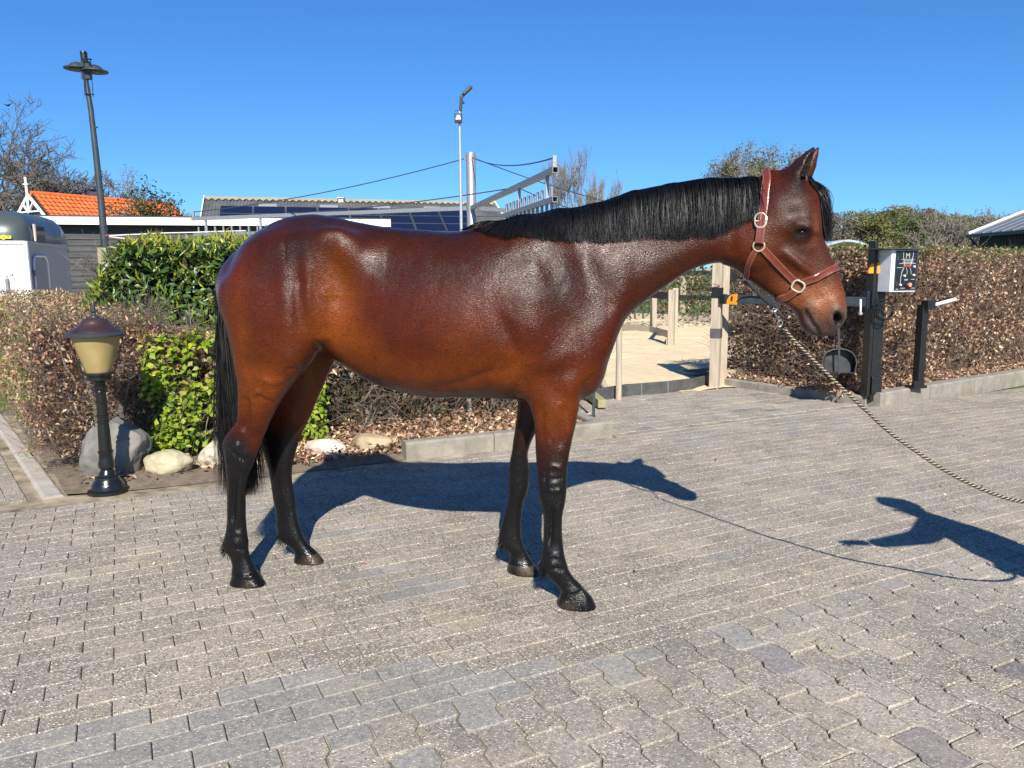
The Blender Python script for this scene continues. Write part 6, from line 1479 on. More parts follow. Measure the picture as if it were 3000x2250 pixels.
cen = Vector((-9.1, 13.9)); mb = MB(); lv = [(1.985, 1.0), (2.10, 1.0), (2.22, .985), (2.33, .95), (2.42, .87), (2.475, .74), (2.50, .5), (2.51, 0.02)]
def smoothpts(P, n=8):
    out = []
    for i in range(len(P)):
        a_, b_, c_ = P[i-1], P[i], P[(i+1) % len(P)]; p_, q_ = b_.lerp(a_, .22), b_.lerp(c_, .22)
        for t in range(n+1): t_ = t/n; out.append(p_.lerp(b_, t_)*(1-t_)+b_.lerp(q_, t_)*t_)
    return out
SPt = smoothpts(TP); k = len(SPt); vs = []; fs = []
for z_, s_ in lv: vs += [((cen+(p-cen)*s_).x, (cen+(p-cen)*s_).y, z_) for p in SPt]
for j in range(len(lv)-1): fs += [(j*k+i, j*k+(i+1) % k, (j+1)*k+(i+1) % k, (j+1)*k+i) for i in range(k)]
mb.add(vs, fs); mb.build('hood', M_hood, tl, True)
mb = MB(); mb.box(tf(.66, 2.13, .0), (.52, .03, .27), rotz(math.atan2(d2.y, d2.x))); wn = mb.build('window', mat('tinted_window', (.012, .010, .012), .08, spec=.8), tl, False, .03)
mb = MB(); mb.tube([tf(.38, 2.0, .02), tf(.40, 2.13, .02), tf(.39, 2.27, .02)], .022, 8); mb.build('window_gasket', mat('pinkish_trim', (.45, .38, .38), .4), wn, True)
M_badge = mat('yellow_badge', (.75, .68, .04), .4); e_ = Vector((TP[1].x-TP[0].x, TP[1].y-TP[0].y, 0)); Lf = e_.length; e_.normalize(); nf = Vector((e_.y, -e_.x, 0))
bcn = at(8, 697, 11.9); bcn = Vector((bcn.x, 0, 2.065)); u_b = (bcn.x-TP[0].x)/e_.x; bcn = Vector((TP[0].x, TP[0].y, 2.045))+e_*u_b+nf*.012
mb = MB(); mb.box(bcn, (.21, .012, .042), rotz(math.atan2(e_.y, e_.x))); mb.lathe([(0, 0), (.036, 0), (.036, .013), (0, .013)], bcn-nf*.006, 20, axis=nf); bg_ = mb.build('badge', M_badge, tl, False)
text('badge_text', 'HUMBAUR', bcn+nf*.0085, .036, e_, (0, 0, 1), M_black, bg_)
mb = MB(); jw = at(28, 850, 11.5); jt = at(25, 817, 11.5); mb.tube([Vector((jw.x, 11.5, .35)), Vector((jw.x-.02, 11.5, jt.z))], .03, 12); mb.build('jockey_wheel_tube', M_galv, tl, True)
mb = MB(); mb.tube([Vector((jw.x-.02, 11.5, jt.z)), Vector((jw.x-.02, 11.5, jt.z+.04)), Vector((jw.x+.08, 11.48, jt.z+.045)), Vector((jw.x+.08, 11.48, jt.z+.08))], .008, 8); mb.build('crank', M_black, tl, True)
mb = MB(); mb.bar(Vector((-7.9, 11.8, .50)), Vector((-8.35, 10.3, .46)), .10, .08); mb.bar(Vector((-9.0, 11.5, .50)), Vector((-8.35, 10.3, .46)), .10, .08); mb.build('drawbar', M_black, tl, False, .01)
for wx, wy in ((-8.55, 14.6), (-8.95, 15.3)): mb = MB(); mb.lathe([(0, -.09), (.25, -.09), (.30, -.06), (.30, .06), (.25, .09), (0, .09)], Vector((wx, wy, .30)), 24, axis=(.88, .48, 0)); mb.build('wheel', mat('tyre_rubber', (.02, .02, .02), .8) if 'tyre_rubber' not in bpy.data.materials else bpy.data.materials['tyre_rubber'], tl, True)
mb = MB(); mb.box((-9.4, 13.9, .5), (2.2, 3.4, .12), rotz(-.45)); mb.build('chassis', M_black, tl)

# ================================================================ STABLE WITH BLACK BOARDS
s0 = Vector((-17.6, 24.2, 0)); s1 = Vector((at(1143, 650, 27.4).x, 27.4, 0)); sd_ = (s1-s0).normalized(); sn = Vector((sd_.y, -sd_.x, 0)); SL = (s1-s0).length
st_ = empty('stable', s0, 'long low stable clad in black boards with a white fascia', 'stable')
FT = 3.32
mb = MB(); c_ = (s0+s1)/2-sn*3; mb.box((c_.x, c_.y, 1.55), (SL, 6.0, 3.1), rotz(math.atan2(sd_.y, sd_.x))); mb.build('wall', M_plank, st_)
M_fascia = mat('white_fascia_board', (.80, .79, .76), .4, var=.02); M_roofblk = mat('roof_bitumen', (.05, .055, .06), .8)
for f0, f1 in ((0, .40), (.40, 1.0)):
    mb = MB(); mb.bar(s0+sd_*SL*f0+sn*.36+Vector((0, 0, FT-.13)), s0+sd_*(SL*f1-.012)+sn*.36+Vector((0, 0, FT-.13)), .03, .25); mb.build('fascia', M_fascia, st_)
    mb = MB(); mb.bar(s0+sd_*SL*f0+sn*.37+Vector((0, 0, FT-.035)), s0+sd_*(SL*f1-.012)+sn*.37+Vector((0, 0, FT-.035)), .035, .05); mb.build('drip_edge', M_white, st_)
mb = MB(); mb.box((c_.x+sn.x*.1, c_.y+sn.y*.1, FT-.02+.03), (SL, 6.6, .04), rotz(math.atan2(sd_.y, sd_.x))); mb.build('roof', M_roofblk, st_)
mb = MB(); mb.box((c_.x+sn.x*3.18, c_.y+sn.y*3.18, FT-.25), (SL, .36, .02), rotz(math.atan2(sd_.y, sd_.x))); mb.build('soffit', M_plank, st_)
M_grain = mat('grey_black_board', (.018, .018, .019), .6, color2=(.075, .075, .076), vscale=2.2, bump=.2, bscale=20, stretch=(.5, .5, 7), detail=7)
bh_ = .192
for r_i in range(15):
    z_ = FT-.62-bh_*r_i
    if z_ < .1: break
    cuts = [0, .155+.04*math.sin(r_i*3.1), .43, .72+.03*math.cos(r_i*2), 1.0]
    for f0, f1 in zip(cuts[:-1], cuts[1:]):
        p, q = s0+sd_*SL*f0+sn*.02, s0+sd_*(SL*f1-.01)+sn*.02
        mb = MB(); mb.bar(p+Vector((0, 0, z_)), q+Vector((0, 0, z_)), .03, bh_-.022); b_ = mb.build('board', M_grain, st_)
for f0 in (.12, .43): mb = MB(); q = s0+sd_*SL*f0+sn*.05; mb.bar(q+Vector((0, 0, 1.9)), q+Vector((0, 0, FT-.52)), .05, .03, up=(1, 0, 0)); mb.build('batten', M_plank, st_)
# ================================================================ HOUSE WITH ORANGE TILES
M_tile = mat('orange_clay_tile', (.52, .105, .028), .55, color2=(.68, .17, .05), vscale=2.5, spec=.35); M_gable = mat('dark_green_boards', (.018, .030, .028), .6)
ho = Vector(at(90, 567, 40.)); rdir = Vector((.50, .866, 0)); gdir = Vector((.866, -.50, 0))
house = empty('house', Vector((ho.x, ho.y, 0)), 'house with an orange tiled roof and a white trimmed gable behind the trailer', 'house')
rz0 = ho.z; RL = 8.2; pitch = R(40); sl_ = 4.6
dn = gdir*math.cos(pitch)-Vector((0, 0, math.sin(pitch))); dn2 = -gdir*math.cos(pitch)-Vector((0, 0, math.sin(pitch)))
rowl = .33; nrow = int(sl_/rowl); nc = int(RL/.26)
VV = []; FF = []; up_ = rdir.cross(dn).normalized(); up_ = up_ if up_.z > 0 else -up_
for i in range(nrow):
    for s_ in (0, 1):
        for j in range(nc*6+1):
            x = j/(nc*6)*RL; w_ = .5+.5*math.cos(2*math.pi*j/6); VV.append(Vector(ho)+rdir*x+dn*(rowl*(i+s_*1.04))+up_*(.05*w_+(.05 if s_ else .012)))
    b = i*2*(nc*6+1)
    for j in range(nc*6): FF.append((b+j, b+j+1, b+nc*6+1+j+1, b+nc*6+1+j))
me = bpy.data.meshes.new('roof_tiles'); me.from_pydata([tuple(v) for v in VV], [], FF); o = link('roof_tiles', me, M_tile, None, True); under(o, house); o['kind'] = 'stuff'
mb = MB(); mb.tube([Vector(ho)+rdir*t+Vector((0, 0, .03)) for t in (0, RL/2, RL)], .12, 10); mb.build('ridge', M_tile, house, True)
mb = MB(); A = Vector(ho)+rdir*.15; B1 = A+dn*sl_; B2 = A+dn2*sl_; mb.add([A-Vector((0, 0, .06)), B1-Vector((0, 0, .06)), B2-Vector((0, 0, .06)), Vector((B1.x, B1.y, 0)), Vector((B2.x, B2.y, 0))]+[v+rdir*(RL-.3) for v in (A-Vector((0, 0, .06)), B1-Vector((0, 0, .06)), B2-Vector((0, 0, .06)), Vector((B1.x, B1.y, 0)), Vector((B2.x, B2.y, 0)))], [(0, 2, 1), (1, 2, 4, 3), (5, 6, 7), (6, 8, 9, 7), (1, 3, 8, 6), (2, 7, 9, 4), (0, 5, 7, 2), (0, 1, 6, 5)]); mb.build('wall', M_gable, house)
mb = MB(); mb.bar(A+Vector((0, 0, .0))-rdir*.25, A-rdir*.25+dn2*sl_, .04, .2, up=(0, 0, 1)); mb.build('verge_board', mat('brick_red_edge', (.40, .07, .05), .6), house)
for dd in (dn, dn2):
    mb = MB(); mb.bar(A-rdir*.30+Vector((0, 0, -.08)), A-rdir*.30+dd*sl_+Vector((0, 0, -.08)), .05, .16, up=(0, 0, 1)); mb.build('barge_board', M_white, house)
def gp_(u, z, d=.34): return A-rdir*d+gdir*u+Vector((0, 0, z))
for p, q in ((gp_(0, .1), gp_(0, -1.0)), (gp_(-1.0, -.92), gp_(1.0, -.92)), (gp_(0, -.95), gp_(.50, -.48)), (gp_(0, -.95), gp_(-.50, -.48))): mb = MB(); mb.bar(p, q, .07, .09, up=tuple(rdir)); mb.build('gable_trim', M_white, house)
mb = MB(); mb.bar(gp_(0, 0), gp_(-.04, .80), .08, .08, up=tuple(rdir)); mb.bar(gp_(-.24, .46), gp_(.16, .44), .06, .06, up=tuple(rdir)); mb.build('finial', M_white, house)
ch = Vector(at(281, 590, 44.)); mb = MB(); mb.box(ch, (.42, .42, 1.1), rotz(.5)); cm = mb.build('chimney', M_darkpaint, house); mb = MB(); mb.box(ch+Vector((0, 0, .62)), (.62, .62, .06), rotz(.5)); mb.build('chimney_cap', M_black, cm)
# ================================================================ BARN WITH SOLAR PANELS
M_corr = mat('grey_fibre_cement', (.060, .064, .070), .75, color2=(.105, .11, .115), vscale=1.2, spec=.3); M_ridge = mat('lichen_ridge_cap', (.24, .215, .15), .85, color2=(.34, .30, .21), vscale=6); M_pv = mat('solar_glass', (.008, .011, .030), .12, spec=.6); M_pvf = mat('solar_frame', (.16, .17, .19), .4, .5)
b0 = Vector(at(602, 581, 44.)); b1 = Vector(at(1446, 600, 48.6)); b1.z = b0.z; bd_ = (b1-b0).normalized(); BLn = (b1-b0).length
bn = Vector((bd_.y, -bd_.x, 0)); bp_ = R(27); bdn = bn*math.cos(bp_)-Vector((0, 0, math.sin(bp_))); bup = bd_.cross(bdn); bup = bup if bup.z > 0 else -bup; bdn2 = -bn*math.cos(bp_)-Vector((0, 0, math.sin(bp_)))
barn = empty('barn', Vector((b0.x, b0.y, 0)), 'long barn with a grey corrugated roof carrying rows of solar panels', 'barn')
def corr(name, o0, d_, dn_, up__, L_, S_, pitch_, amp, m, parent, seg=6):
    nn = int(L_/pitch_)*seg; VV = []; FF = []
    for s_ in (0, S_):
        for j in range(nn+1): VV.append(tuple(o0+d_*(L_*j/nn)+dn_*s_+up__*(amp*math.cos(2*math.pi*j/seg))))
    for j in range(nn): FF.append((j, j+1, nn+1+j+1, nn+1+j))
    me = bpy.data.meshes.new(name); me.from_pydata(VV, [], FF); return under(link(name, me, m, None, True), parent)
corr('roof', b0, bd_, bdn, bup, BLn, 9.2, .18, .03, M_corr, barn); corr('roof', b0, bd_, bdn2, Vector((bup.x*-1, bup.y*-1, bup.z)), BLn, 9.2, .18, .03, M_corr, barn)
mb = MB(); mb.bar(b0+Vector((0, 0, .05)), b1+Vector((0, 0, .05)), .34, .10); mb.build('ridge_cap', M_ridge, barn)
nz_ = int(BLn/.36); mb = MB()
for i in range(nz_):
    q = b0+bd_*(i+.5)*BLn/nz_+bdn*.30+bup*.05; mb.add([q-bd_*.15-bdn*.14, q+bd_*.15-bdn*.14, q+bdn*.10, q-bd_*.15-bdn*.14+bup*.03, q+bd_*.15-bdn*.14+bup*.03, q+bdn*.10+bup*.03], [(0, 1, 2), (3, 5, 4), (0, 3, 4, 1), (1, 4, 5, 2), (2, 5, 3, 0)])
o = mb.build('ridge_teeth', M_ridge, barn); o['kind'] = 'stuff'
for dd in (bdn, bdn2): mb = MB(); mb.bar(b0-bd_*.06+Vector((0, 0, .05)), b0-bd_*.06+dd*9.2+Vector((0, 0, .05)), .05, .26, up=(0, 0, 1)); mb.build('barge_board', M_white, barn)
for dd in (bdn, bdn2): mb = MB(); mb.bar(b1+bd_*.06+Vector((0, 0, .05)), b1+bd_*.06+dd*9.2+Vector((0, 0, .05)), .05, .26, up=(0, 0, 1)); mb.build('barge_board', M_white, barn)
e1_, e2_ = b0+bdn*9.0, b0+bdn2*9.0; mb = MB(); mb.add([b0-Vector((0, 0, .1)), e1_-Vector((0, 0, .1)), e2_-Vector((0, 0, .1)), Vector((e1_.x, e1_.y, 0)), Vector((e2_.x, e2_.y, 0))]+[v+bd_*(BLn-.1) for v in (b0-Vector((0, 0, .1)), e1_-Vector((0, 0, .1)), e2_-Vector((0, 0, .1)), Vector((e1_.x, e1_.y, 0)), Vector((e2_.x, e2_.y, 0)))], [(0, 2, 1), (1, 2, 4, 3), (5, 6, 7), (6, 8, 9, 7), (1, 3, 8, 6), (2, 7, 9, 4), (0, 5, 7, 2), (0, 1, 6, 5)]); mb.build('wall', mat('dark_brown_boards', (.05, .03, .025), .7), barn)
pm = None
pvs = MB(); pw, phh = 1.68, 1.02
for r_i in range(4):
    for c_i in range(int((BLn-1.6)/1.72)):
        q = b0+bd_*(.85+.84+c_i*1.72)+bdn*(1.35+.51+r_i*1.06)+bup*.12
        if pm is None:
            mb = MB(); Mx = Matrix((bd_, bdn, bup)).transposed(); mb.box((0, 0, 0), (pw, phh, .035), Mx); mb.box(tuple(bup*.018), (pw-.05, phh-.05, .006), Mx, 1); pm = mb.mesh('solar_panel'); pm.materials.append(M_pvf); pm.materials.append(M_pv)
        o = bpy.data.objects.new('solar_panel', pm); COL.objects.link(o); o.location = q; under(o, barn)
for f_ in (.20, .40, .58, .76): 
    q = b0+bd_*BLn*f_+bdn*1.0+bup*.04; mb = MB(); mb.box((0, 0, 0), (1.0, .5, .02), Matrix((bd_, bdn, bup)).transposed()); o = mb.build('rooflight', mat('pale_rooflight', (.24, .25, .27), .4) if 'pale_rooflight' not in bpy.data.materials else bpy.data.materials['pale_rooflight'], None); o.location = q; under(o, barn)
q = Vector(at(1000, 588, 45.9)); mb = MB(); mb.box(q, (.28, .28, .24)); mb.box(q+Vector((0, 0, .16)), (.42, .42, .05)); mb.build('vent', mat('pale_vent', (.6, .5, .45), .6), barn)
# ================================================================ DARK SHED ON THE RIGHT
E0 = Vector((29.9, 51, 3.75)); shd = empty('shed', Vector((E0.x, E0.y, 0)), 'dark corrugated shed with a grey ribbed metal roof at the right edge', 'shed')
M_seam = mat('grey_ribbed_roof', (.16, .175, .19), .42, .3, var=.06, vscale=2); M_navy = mat('dark_blue_cladding', (.010, .014, .022), .5)
mb = MB(); rp2 = Vector((1, .0, .40)).normalized(); nR = rp2.cross(Vector((0, -1, 0))); nR = nR if nR.z > 0 else -nR
mb.add([E0, E0+rp2*14, E0+rp2*14+Vector((0, -32, 0)), E0+Vector((0, -32, 0))], [(0, 1, 2, 3)]); mb.add([E0-nR*.12, E0+rp2*14-nR*.12, E0+rp2*14+Vector((0, -32, 0))-nR*.12, E0+Vector((0, -32, 0))-nR*.12], [(3, 2, 1, 0)]); mb.build('roof', M_seam, shd)
for i in range(30): mb = MB(); p = E0+Vector((0, -.3-i*1.0, 0))+nR*.03; mb.bar(p, p+rp2*14, .09, .06, up=tuple(nR)); mb.build('roof_rib', M_seam, shd)
mb = MB(); mb.bar(E0+Vector((-.05, .05, .05)), E0+rp2*14+Vector((-.05, .05, .05)), .10, .20); mb.build('verge_trim', mat('light_grey_trim', (.55, .56, .57), .4), shd)
mb = MB(); mb.bar(E0+Vector((-.1, .2, -.12)), E0+Vector((-.1, -32, -.12)), .16, .20); mb.build('gutter', M_darkpaint, shd)
corr('wall', Vector((E0.x+.7, E0.y, 0)), Vector((0, -1, 0)), Vector((0, 0, 1)), Vector((-1, 0, 0)), 32, 3.6, .30, .03, M_navy, shd)
mb = MB(); mb.add([(E0.x+.7, E0.y-.05, 0), (E0.x+13, E0.y-.05, 0), (E0.x+13, E0.y-.05, 8.4), (E0.x+.7, E0.y-.05, 3.9)], [(0, 1, 2, 3)]); mb.build('gable_wall', M_navy, shd)
mb = MB(); mb.tube([E0+Vector((-.05, -.1, -.2)), E0+Vector((.25, -.1, -.55)), E0+Vector((.55, -.1, -.8)), (E0.x+.55, E0.y-.1, 0)], .07, 8); mb.build('downpipe', M_darkpaint, shd, True)
# curved shelter roof behind the hedge
SY = 18.; sh_ = empty('shelter', Vector((at(2435, 760, SY).x, SY, 0)), 'small shelter with a curved translucent roof on posts behind the hedge', 'shelter')
M_poly = mat('milky_roof_sheet', (.34, .38, .40), .3, spec=.5); VV = []; FF = []; n_ = 12
for j, yy in enumerate((SY-.05, SY+2.2)):
    for i in range(n_+1):
        t = i/n_; px = 2419+t*128; py = 716-18*math.sin(math.pi*min(1, t*.92))+t*8; p = at(px, py, SY); VV += [(p.x, yy, p.z), (p.x, yy, p.z-.05)]
for i in range(n_): a_, b_ = 2*i, 2*i+2; c_, d_ = 2*(n_+1)+2*i, 2*(n_+1)+2*i+2; FF += [(a_, b_, d_, c_), (a_+1, c_+1, d_+1, b_+1), (a_, a_+1, b_+1, b_), (c_, d_, d_+1, c_+1)]
mb = MB(); mb.add(VV, FF); mb.build('roof', M_poly, sh_)
for px, w_, pz in ((2432, .12, 716), (2443, .08, 716), (2523, .035, 722)):
    mb = MB(); p = at(px, pz, SY+.1); mb.box((p.x, SY+.1, p.z/2), (w_, w_, p.z)); mb.build('post', M_wood if px < 2500 else M_galv, sh_)
mb = MB(); p = at(2437, 722, SY+2.1); mb.box((p.x, SY+2.1, p.z/2), (.1, .1, p.z)); mb.build('post', M_wood, sh_)

# ================================================================ TREES
M_barkd = mat('dark_oak_bark', (.085, .068, .052), .9, color2=(.19, .16, .13), vscale=6, bump=.3, bscale=20, stretch=(1, 1, .3)); M_barkl = mat('pale_birch_twig', (.20, .17, .14), .85, color2=(.30, .26, .22), vscale=8)
ML_far = leaf_mat('spring_leaf', .6, .35, .2)
def bare_tree(name, label, base_p, h, spread, levels, r0, m, seed, grp=None, split=3, upw=.25, wig=.28, first=.28, leafcol=None, leafn=0, leafsz=.25, lean=(0, 0), minr=.006, ratio=.70, grow_k=1., crown_x=None, wide=1.):
    r = random.Random(seed); t = empty(name, base_p, label, 'tree', grp); VT = ([], []); VC = ([], []); tips = []
    def tube(store, pts, rs, n):
        V_, F_ = store; b = len(V_)
        for i, p in enumerate(pts):
            d = (pts[min(i+1, len(pts)-1)]-pts[max(i-1, 0)]).normalized(); a_ = d.orthogonal().normalized(); c_ = d.cross(a_)
            for j in range(n): V_.append(tuple(p+(a_*math.cos(2*math.pi*j/n)+c_*math.sin(2*math.pi*j/n))*rs[i]))
        for i in range(len(pts)-1):
            for j in range(n): F_.append((b+i*n+j, b+i*n+(j+1) % n, b+(i+1)*n+(j+1) % n, b+(i+1)*n+j))
    def grow(p, d, L_, rad, lv):
        k = 4 if lv < 3 else 3; pts = [p]; dd = d.copy()
        for i in range(k): dd = (dd+Vector((r.gauss(0, wig), r.gauss(0, wig), r.gauss(upw*.35, wig*.6)))).normalized(); pts.append(pts[-1]+dd*L_/k)
        re = max(rad*.62, minr*.8); rs = [rad+(re-rad)*i/k for i in range(k+1)]; tube(VT if lv == 0 else VC, pts, rs, 10 if lv == 0 else (6 if lv < 2 else (4 if lv < 3 else 3)))
        if lv >= levels: tips.append(pts[-1]); return
        nb = split+(1 if r.random() < .5 else 0)
        for i in range(nb):
            q = pts[-1] if i == 0 else pts[min(k, max(1, int(k*r.uniform(.45, 1.0)+.5)))]
            ax_2 = dd.orthogonal().normalized(); ax_2.rotate(Matrix.Rotation(r.uniform(0, 2*math.pi), 3, dd)); ang = r.uniform(.25, .5)*spread if i == 0 else r.uniform(.5, 1.05)*spread
            nd_ = (dd*math.cos(ang)+ax_2*math.sin(ang)+Vector((0, 0, upw))).normalized(); grow(q, nd_, L_*ratio*r.uniform(.75, 1.2), max(re*r.uniform(.7, .95), minr), lv+1)
    grow(Vector(base_p), Vector((lean[0], lean[1], 1)).normalized(), h*first*grow_k, r0, 0)
    A_ = np.array(VC[0]); zt = A_[:, 2].max(); kz = h/zt; xm = np.mean([q.x for q in tips]); bx, by = base_p[0], base_p[1]; cx_ = bx if crown_x is None else crown_x
    def nrm_(p): return ((p[0]-bx)*kz*wide+bx-(xm-bx)*kz*wide+(cx_-bx), (p[1]-by)*kz+by, p[2]*kz)
    VT = ([nrm_(p) for p in VT[0]], VT[1]); VC = ([nrm_(p) for p in VC[0]], VC[1]); tips = [nrm_(q) for q in tips]
    for nm_, (V_, F_) in (('trunk', VT), ('crown', VC)): me = bpy.data.meshes.new(nm_); me.from_pydata(V_, [], F_); under(link(nm_, me, m, None, True), t)
    if leafn and tips:
        T_ = np.array([tuple(x) for x in tips]); idx = fr_.randint(0, len(T_), leafn); P = T_[idx]+fr_.normal(0, leafsz*1.1, (leafn, 3)); leaves('leaves', P, fr_.normal(0, 1, (leafn, 3))+np.array([0, -.3, .6]), leafsz, leafsz*.6, palette(leafn, leafcol, [1]*len(leafcol)), ML_far, t)
    return t
def hat_(px, py, Y): return at(px, py, Y).z
def gat(px, Y): p = at(px, 800, Y); return Vector((p.x, Y, 0))
bare_tree('oak_tree', 'big bare oak at the left edge with an upright trunk', gat(60, 58), hat_(45, 305, 58), 1.0, 7, .36, M_barkd, 4, 'bare oaks on the left', upw=.12, wig=.24, minr=.014, wide=1.35)
bare_tree('oak_tree', 'spreading bare oak reaching right towards the lamp pole', gat(200, 56), hat_(160, 405, 56), 1.15, 7, .34, M_barkd, 9, 'bare oaks on the left', upw=.07, wig=.26, lean=(.30, 0), minr=.014, wide=1.8)
bare_tree('oak_tree', 'smaller bare oak low behind the orange roof', gat(275, 62), hat_(235, 500, 62), 1.15, 6, .24, M_barkd, 12, 'bare oaks on the left', upw=.12, wig=.26, lean=(.2, 0), minr=.013)
bare_tree('oak_tree', 'bare oak cut off by the left edge of the view', gat(-70, 57), hat_(0, 330, 57), 1.1, 6, .30, M_barkd, 21, 'bare oaks on the left', minr=.013)
bare_tree('young_tree', 'thin leafing tree right of the lamp pole above the orange roof', gat(345, 66), hat_(325, 485, 66), .95, 6, .14, M_barkl, 31, None, leafcol=[(.20, .20, .12), (.14, .16, .08)], leafn=900, leafsz=.16, minr=.016)
bare_tree('holly_tree', 'small green leaved tree between the house and the barn', gat(492, 33), hat_(465, 540, 33), .9, 5, .09, M_barkl, 37, None, first=.30, upw=.35, leafcol=[(.045, .085, .020), (.08, .13, .035), (.03, .05, .015)], leafn=3800, leafsz=.13, minr=.008)
bare_tree('shrub', 'low mixed shrub in front of the orange roof', gat(418, 31), hat_(400, 592, 31), 1.1, 5, .06, M_barkl, 41, None, first=.3, leafcol=[(.12, .13, .03), (.18, .14, .05), (.06, .09, .02)], leafn=2000, leafsz=.12, minr=.007)
bare_tree('birch_tree', 'pale bare bush left of the barn gable', gat(582, 60), hat_(565, 590, 60), .9, 6, .09, M_barkl, 43, None, minr=.014)
bare_tree('poplar_tree', 'slender bare poplar above the mane of the horse', gat(1682, 52), hat_(1682, 420, 52), .62, 6, .10, M_barkl, 47, 'bare poplars behind the horse', split=3, upw=.32, wig=.12, first=.2, minr=.008, ratio=.76)
bare_tree('poplar_tree', 'small bare poplar right of the slender one', gat(1752, 56), hat_(1752, 470, 56), .45, 5, .08, M_barkl, 53, 'bare poplars behind the horse', upw=.6, wig=.12, minr=.008)
bare_tree('poplar_tree', 'low bare poplar shoots at the edge of the mane', gat(1795, 50), hat_(1795, 490, 50), .5, 5, .07, M_barkl, 59, 'bare poplars behind the horse', upw=.5, wig=.12, minr=.008)
bare_tree('lime_tree', 'thinly leafed tree above the mane, left of the pair', gat(2140, 58), hat_(2140, 418, 58), .95, 6, .16, M_barkl, 61, 'pair of trees behind the mane', first=.28, leafcol=[(.22, .21, .14), (.15, .16, .09)], leafn=5200, leafsz=.17, minr=.016)
bare_tree('lime_tree', 'greener tree above the mane, right of the pair', gat(2250, 58), hat_(2250, 402, 58), .9, 6, .17, M_barkl, 67, 'pair of trees behind the mane', first=.3, leafcol=[(.17, .21, .10), (.11, .15, .06), (.22, .24, .13)], leafn=6500, leafsz=.18, minr=.016)
# wood on the right: each tree with its own crown
def mass_tree(px, Y, top, w_, cols, seed, label, name='woodland_tree', n=4000, sz=.34):
    b = gat(px, Y); t = empty(name, b, label, 'tree', 'trees along the wood on the right'); r = random.Random(seed); hz = at(px, top, Y).z
    mb = MB(); mb.tube([b, b+Vector((.1, 0, hz*.45)), b+Vector((.15, 0, hz*.8))], [.22, .14, .05], 6)
    for k in range(9): q = b+Vector((.1, 0, hz*r.uniform(.25, .8))); mb.tube([q, q+Vector((r.gauss(0, w_*.22), r.gauss(0, 1), hz*.14)), q+Vector((r.gauss(0, w_*.3), r.gauss(0, 1), hz*.22))], [.08, .05, .02], 4)
    mb.build('trunk', M_barkl, t, True)
    nc_ = 26; C_ = []
    for k in range(nc_):
        f = r.random()**.8; zz = hz*(.12+.83*f); ww = w_*(.5-.38*max(0, f-.45)/.55)*(.65+.5*r.random()); a_ = r.uniform(0, 6.28); C_.append((b.x+ww*math.cos(a_)*r.random()**.5, b.y+ww*.8*math.sin(a_), zz, w_*r.uniform(.09, .17)))
    C_ = np.array(C_); idx = fr_.randint(0, nc_, n); d = unit(fr_.normal(0, 1, (n, 3)))*fr_.rand(n, 1)**.45; P = C_[idx, :3]+d*C_[idx, 3:4]*np.array([1, 1, .9]); P[:, 2] = np.clip(P[:, 2], .2, hz)
    shade = fr_.uniform(.75, 1.2, nc_)[idx][:, None]
    leaves('crown', P, d+np.array([0, -.2, .4]), sz, sz*.62, palette(n, cols, [1]*len(cols), .2)*shade, ML_far, t, kind=None)
olive = [(.17, .17, .06), (.23, .22, .08), (.14, .145, .055)]; green = [(.12, .15, .05), (.16, .19, .07), (.10, .125, .05)]; brown = [(.20, .16, .105), (.25, .205, .14), (.16, .135, .09)]; grey_ = [(.19, .17, .14), (.15, .14, .12)]
names = {0: 'olive', 1: 'green', 2: 'brown', 3: 'grey'}
TW = [(2428, 110, 640, 9, 3), (2470, 118, 650, 8, 2), (2505, 112, 634, 9, 0), (2552, 108, 640, 9, 0), (2588, 112, 624, 9, 1), (2622, 118, 622, 9, 0), (2655, 110, 640, 8, 1), (2690, 116, 628, 8, 2), (2722, 110, 644, 8, 0), (2752, 114, 648, 9, 1), (2790, 108, 652, 9, 2), (2828, 112, 655, 9, 1), (2862, 116, 650, 9, 2), (2900, 112, 662, 9, 1), (2945, 114, 656, 10, 2), (2990, 112, 660, 10, 1), (3040, 112, 650, 10, 1), (2390, 116, 655, 9, 1), (2340, 116, 660, 9, 2)]
spots_ = ['furthest left behind the head', 'just left of the control box', 'above the curved shelter', 'above the control box', 'beyond the control box', 'right of the control box']
TW += [(px+22, Y+14, tp-6, w_, (k+1) % 3) for px, Y, tp, w_, k in TW[:16]]
for i, (px, Y, tp, w_, k) in enumerate(TW):
    tp -= 14
    f = ('left of the shelter roof', 'above the shelter roof', 'above the control box', 'right of the control box', 'left of the shed roof', 'behind the shed roof')[min(5, max(0, int((px-2400)/100)))]
    mass_tree(px, Y+i % 3*2, tp, w_, [olive, green, brown, grey_][k], 100+i, ['olive crowned', 'fresh green', 'brown budding', 'grey twiggy'][k]+' tree '+f+(', taller' if tp < 630 else '')+(', further back' if Y > 119 else '')+('', ', broad crown', ', narrow crown', ', ragged top', ', rounded')[i % 5])
BT = [(2738, 104, 606, 'just above the control box'), (2812, 106, 612, 'between box and shed'), (2870, 104, 598, 'tall and upright left of the shed roof'), (2965, 106, 604, 'wide crowned above the shed roof'), (2640, 118, 618, 'thin, left of the control box'), (2768, 112, 604, 'second from the control box'), (2905, 110, 624, 'small, touching the shed verge')]
for i, (px, Y, tp, lb) in enumerate(BT):
    hz = at(px, tp, Y).z; bare_tree('bare_tree', 'bare grey woodland tree '+lb, gat(px, Y), hz, .85, 5, .22, M_barkl, 200+i*3, 'bare trees in the wood on the right', first=.34, minr=.024, leafcol=[(.20, .19, .14), (.15, .16, .10)], leafn=500, leafsz=.25)
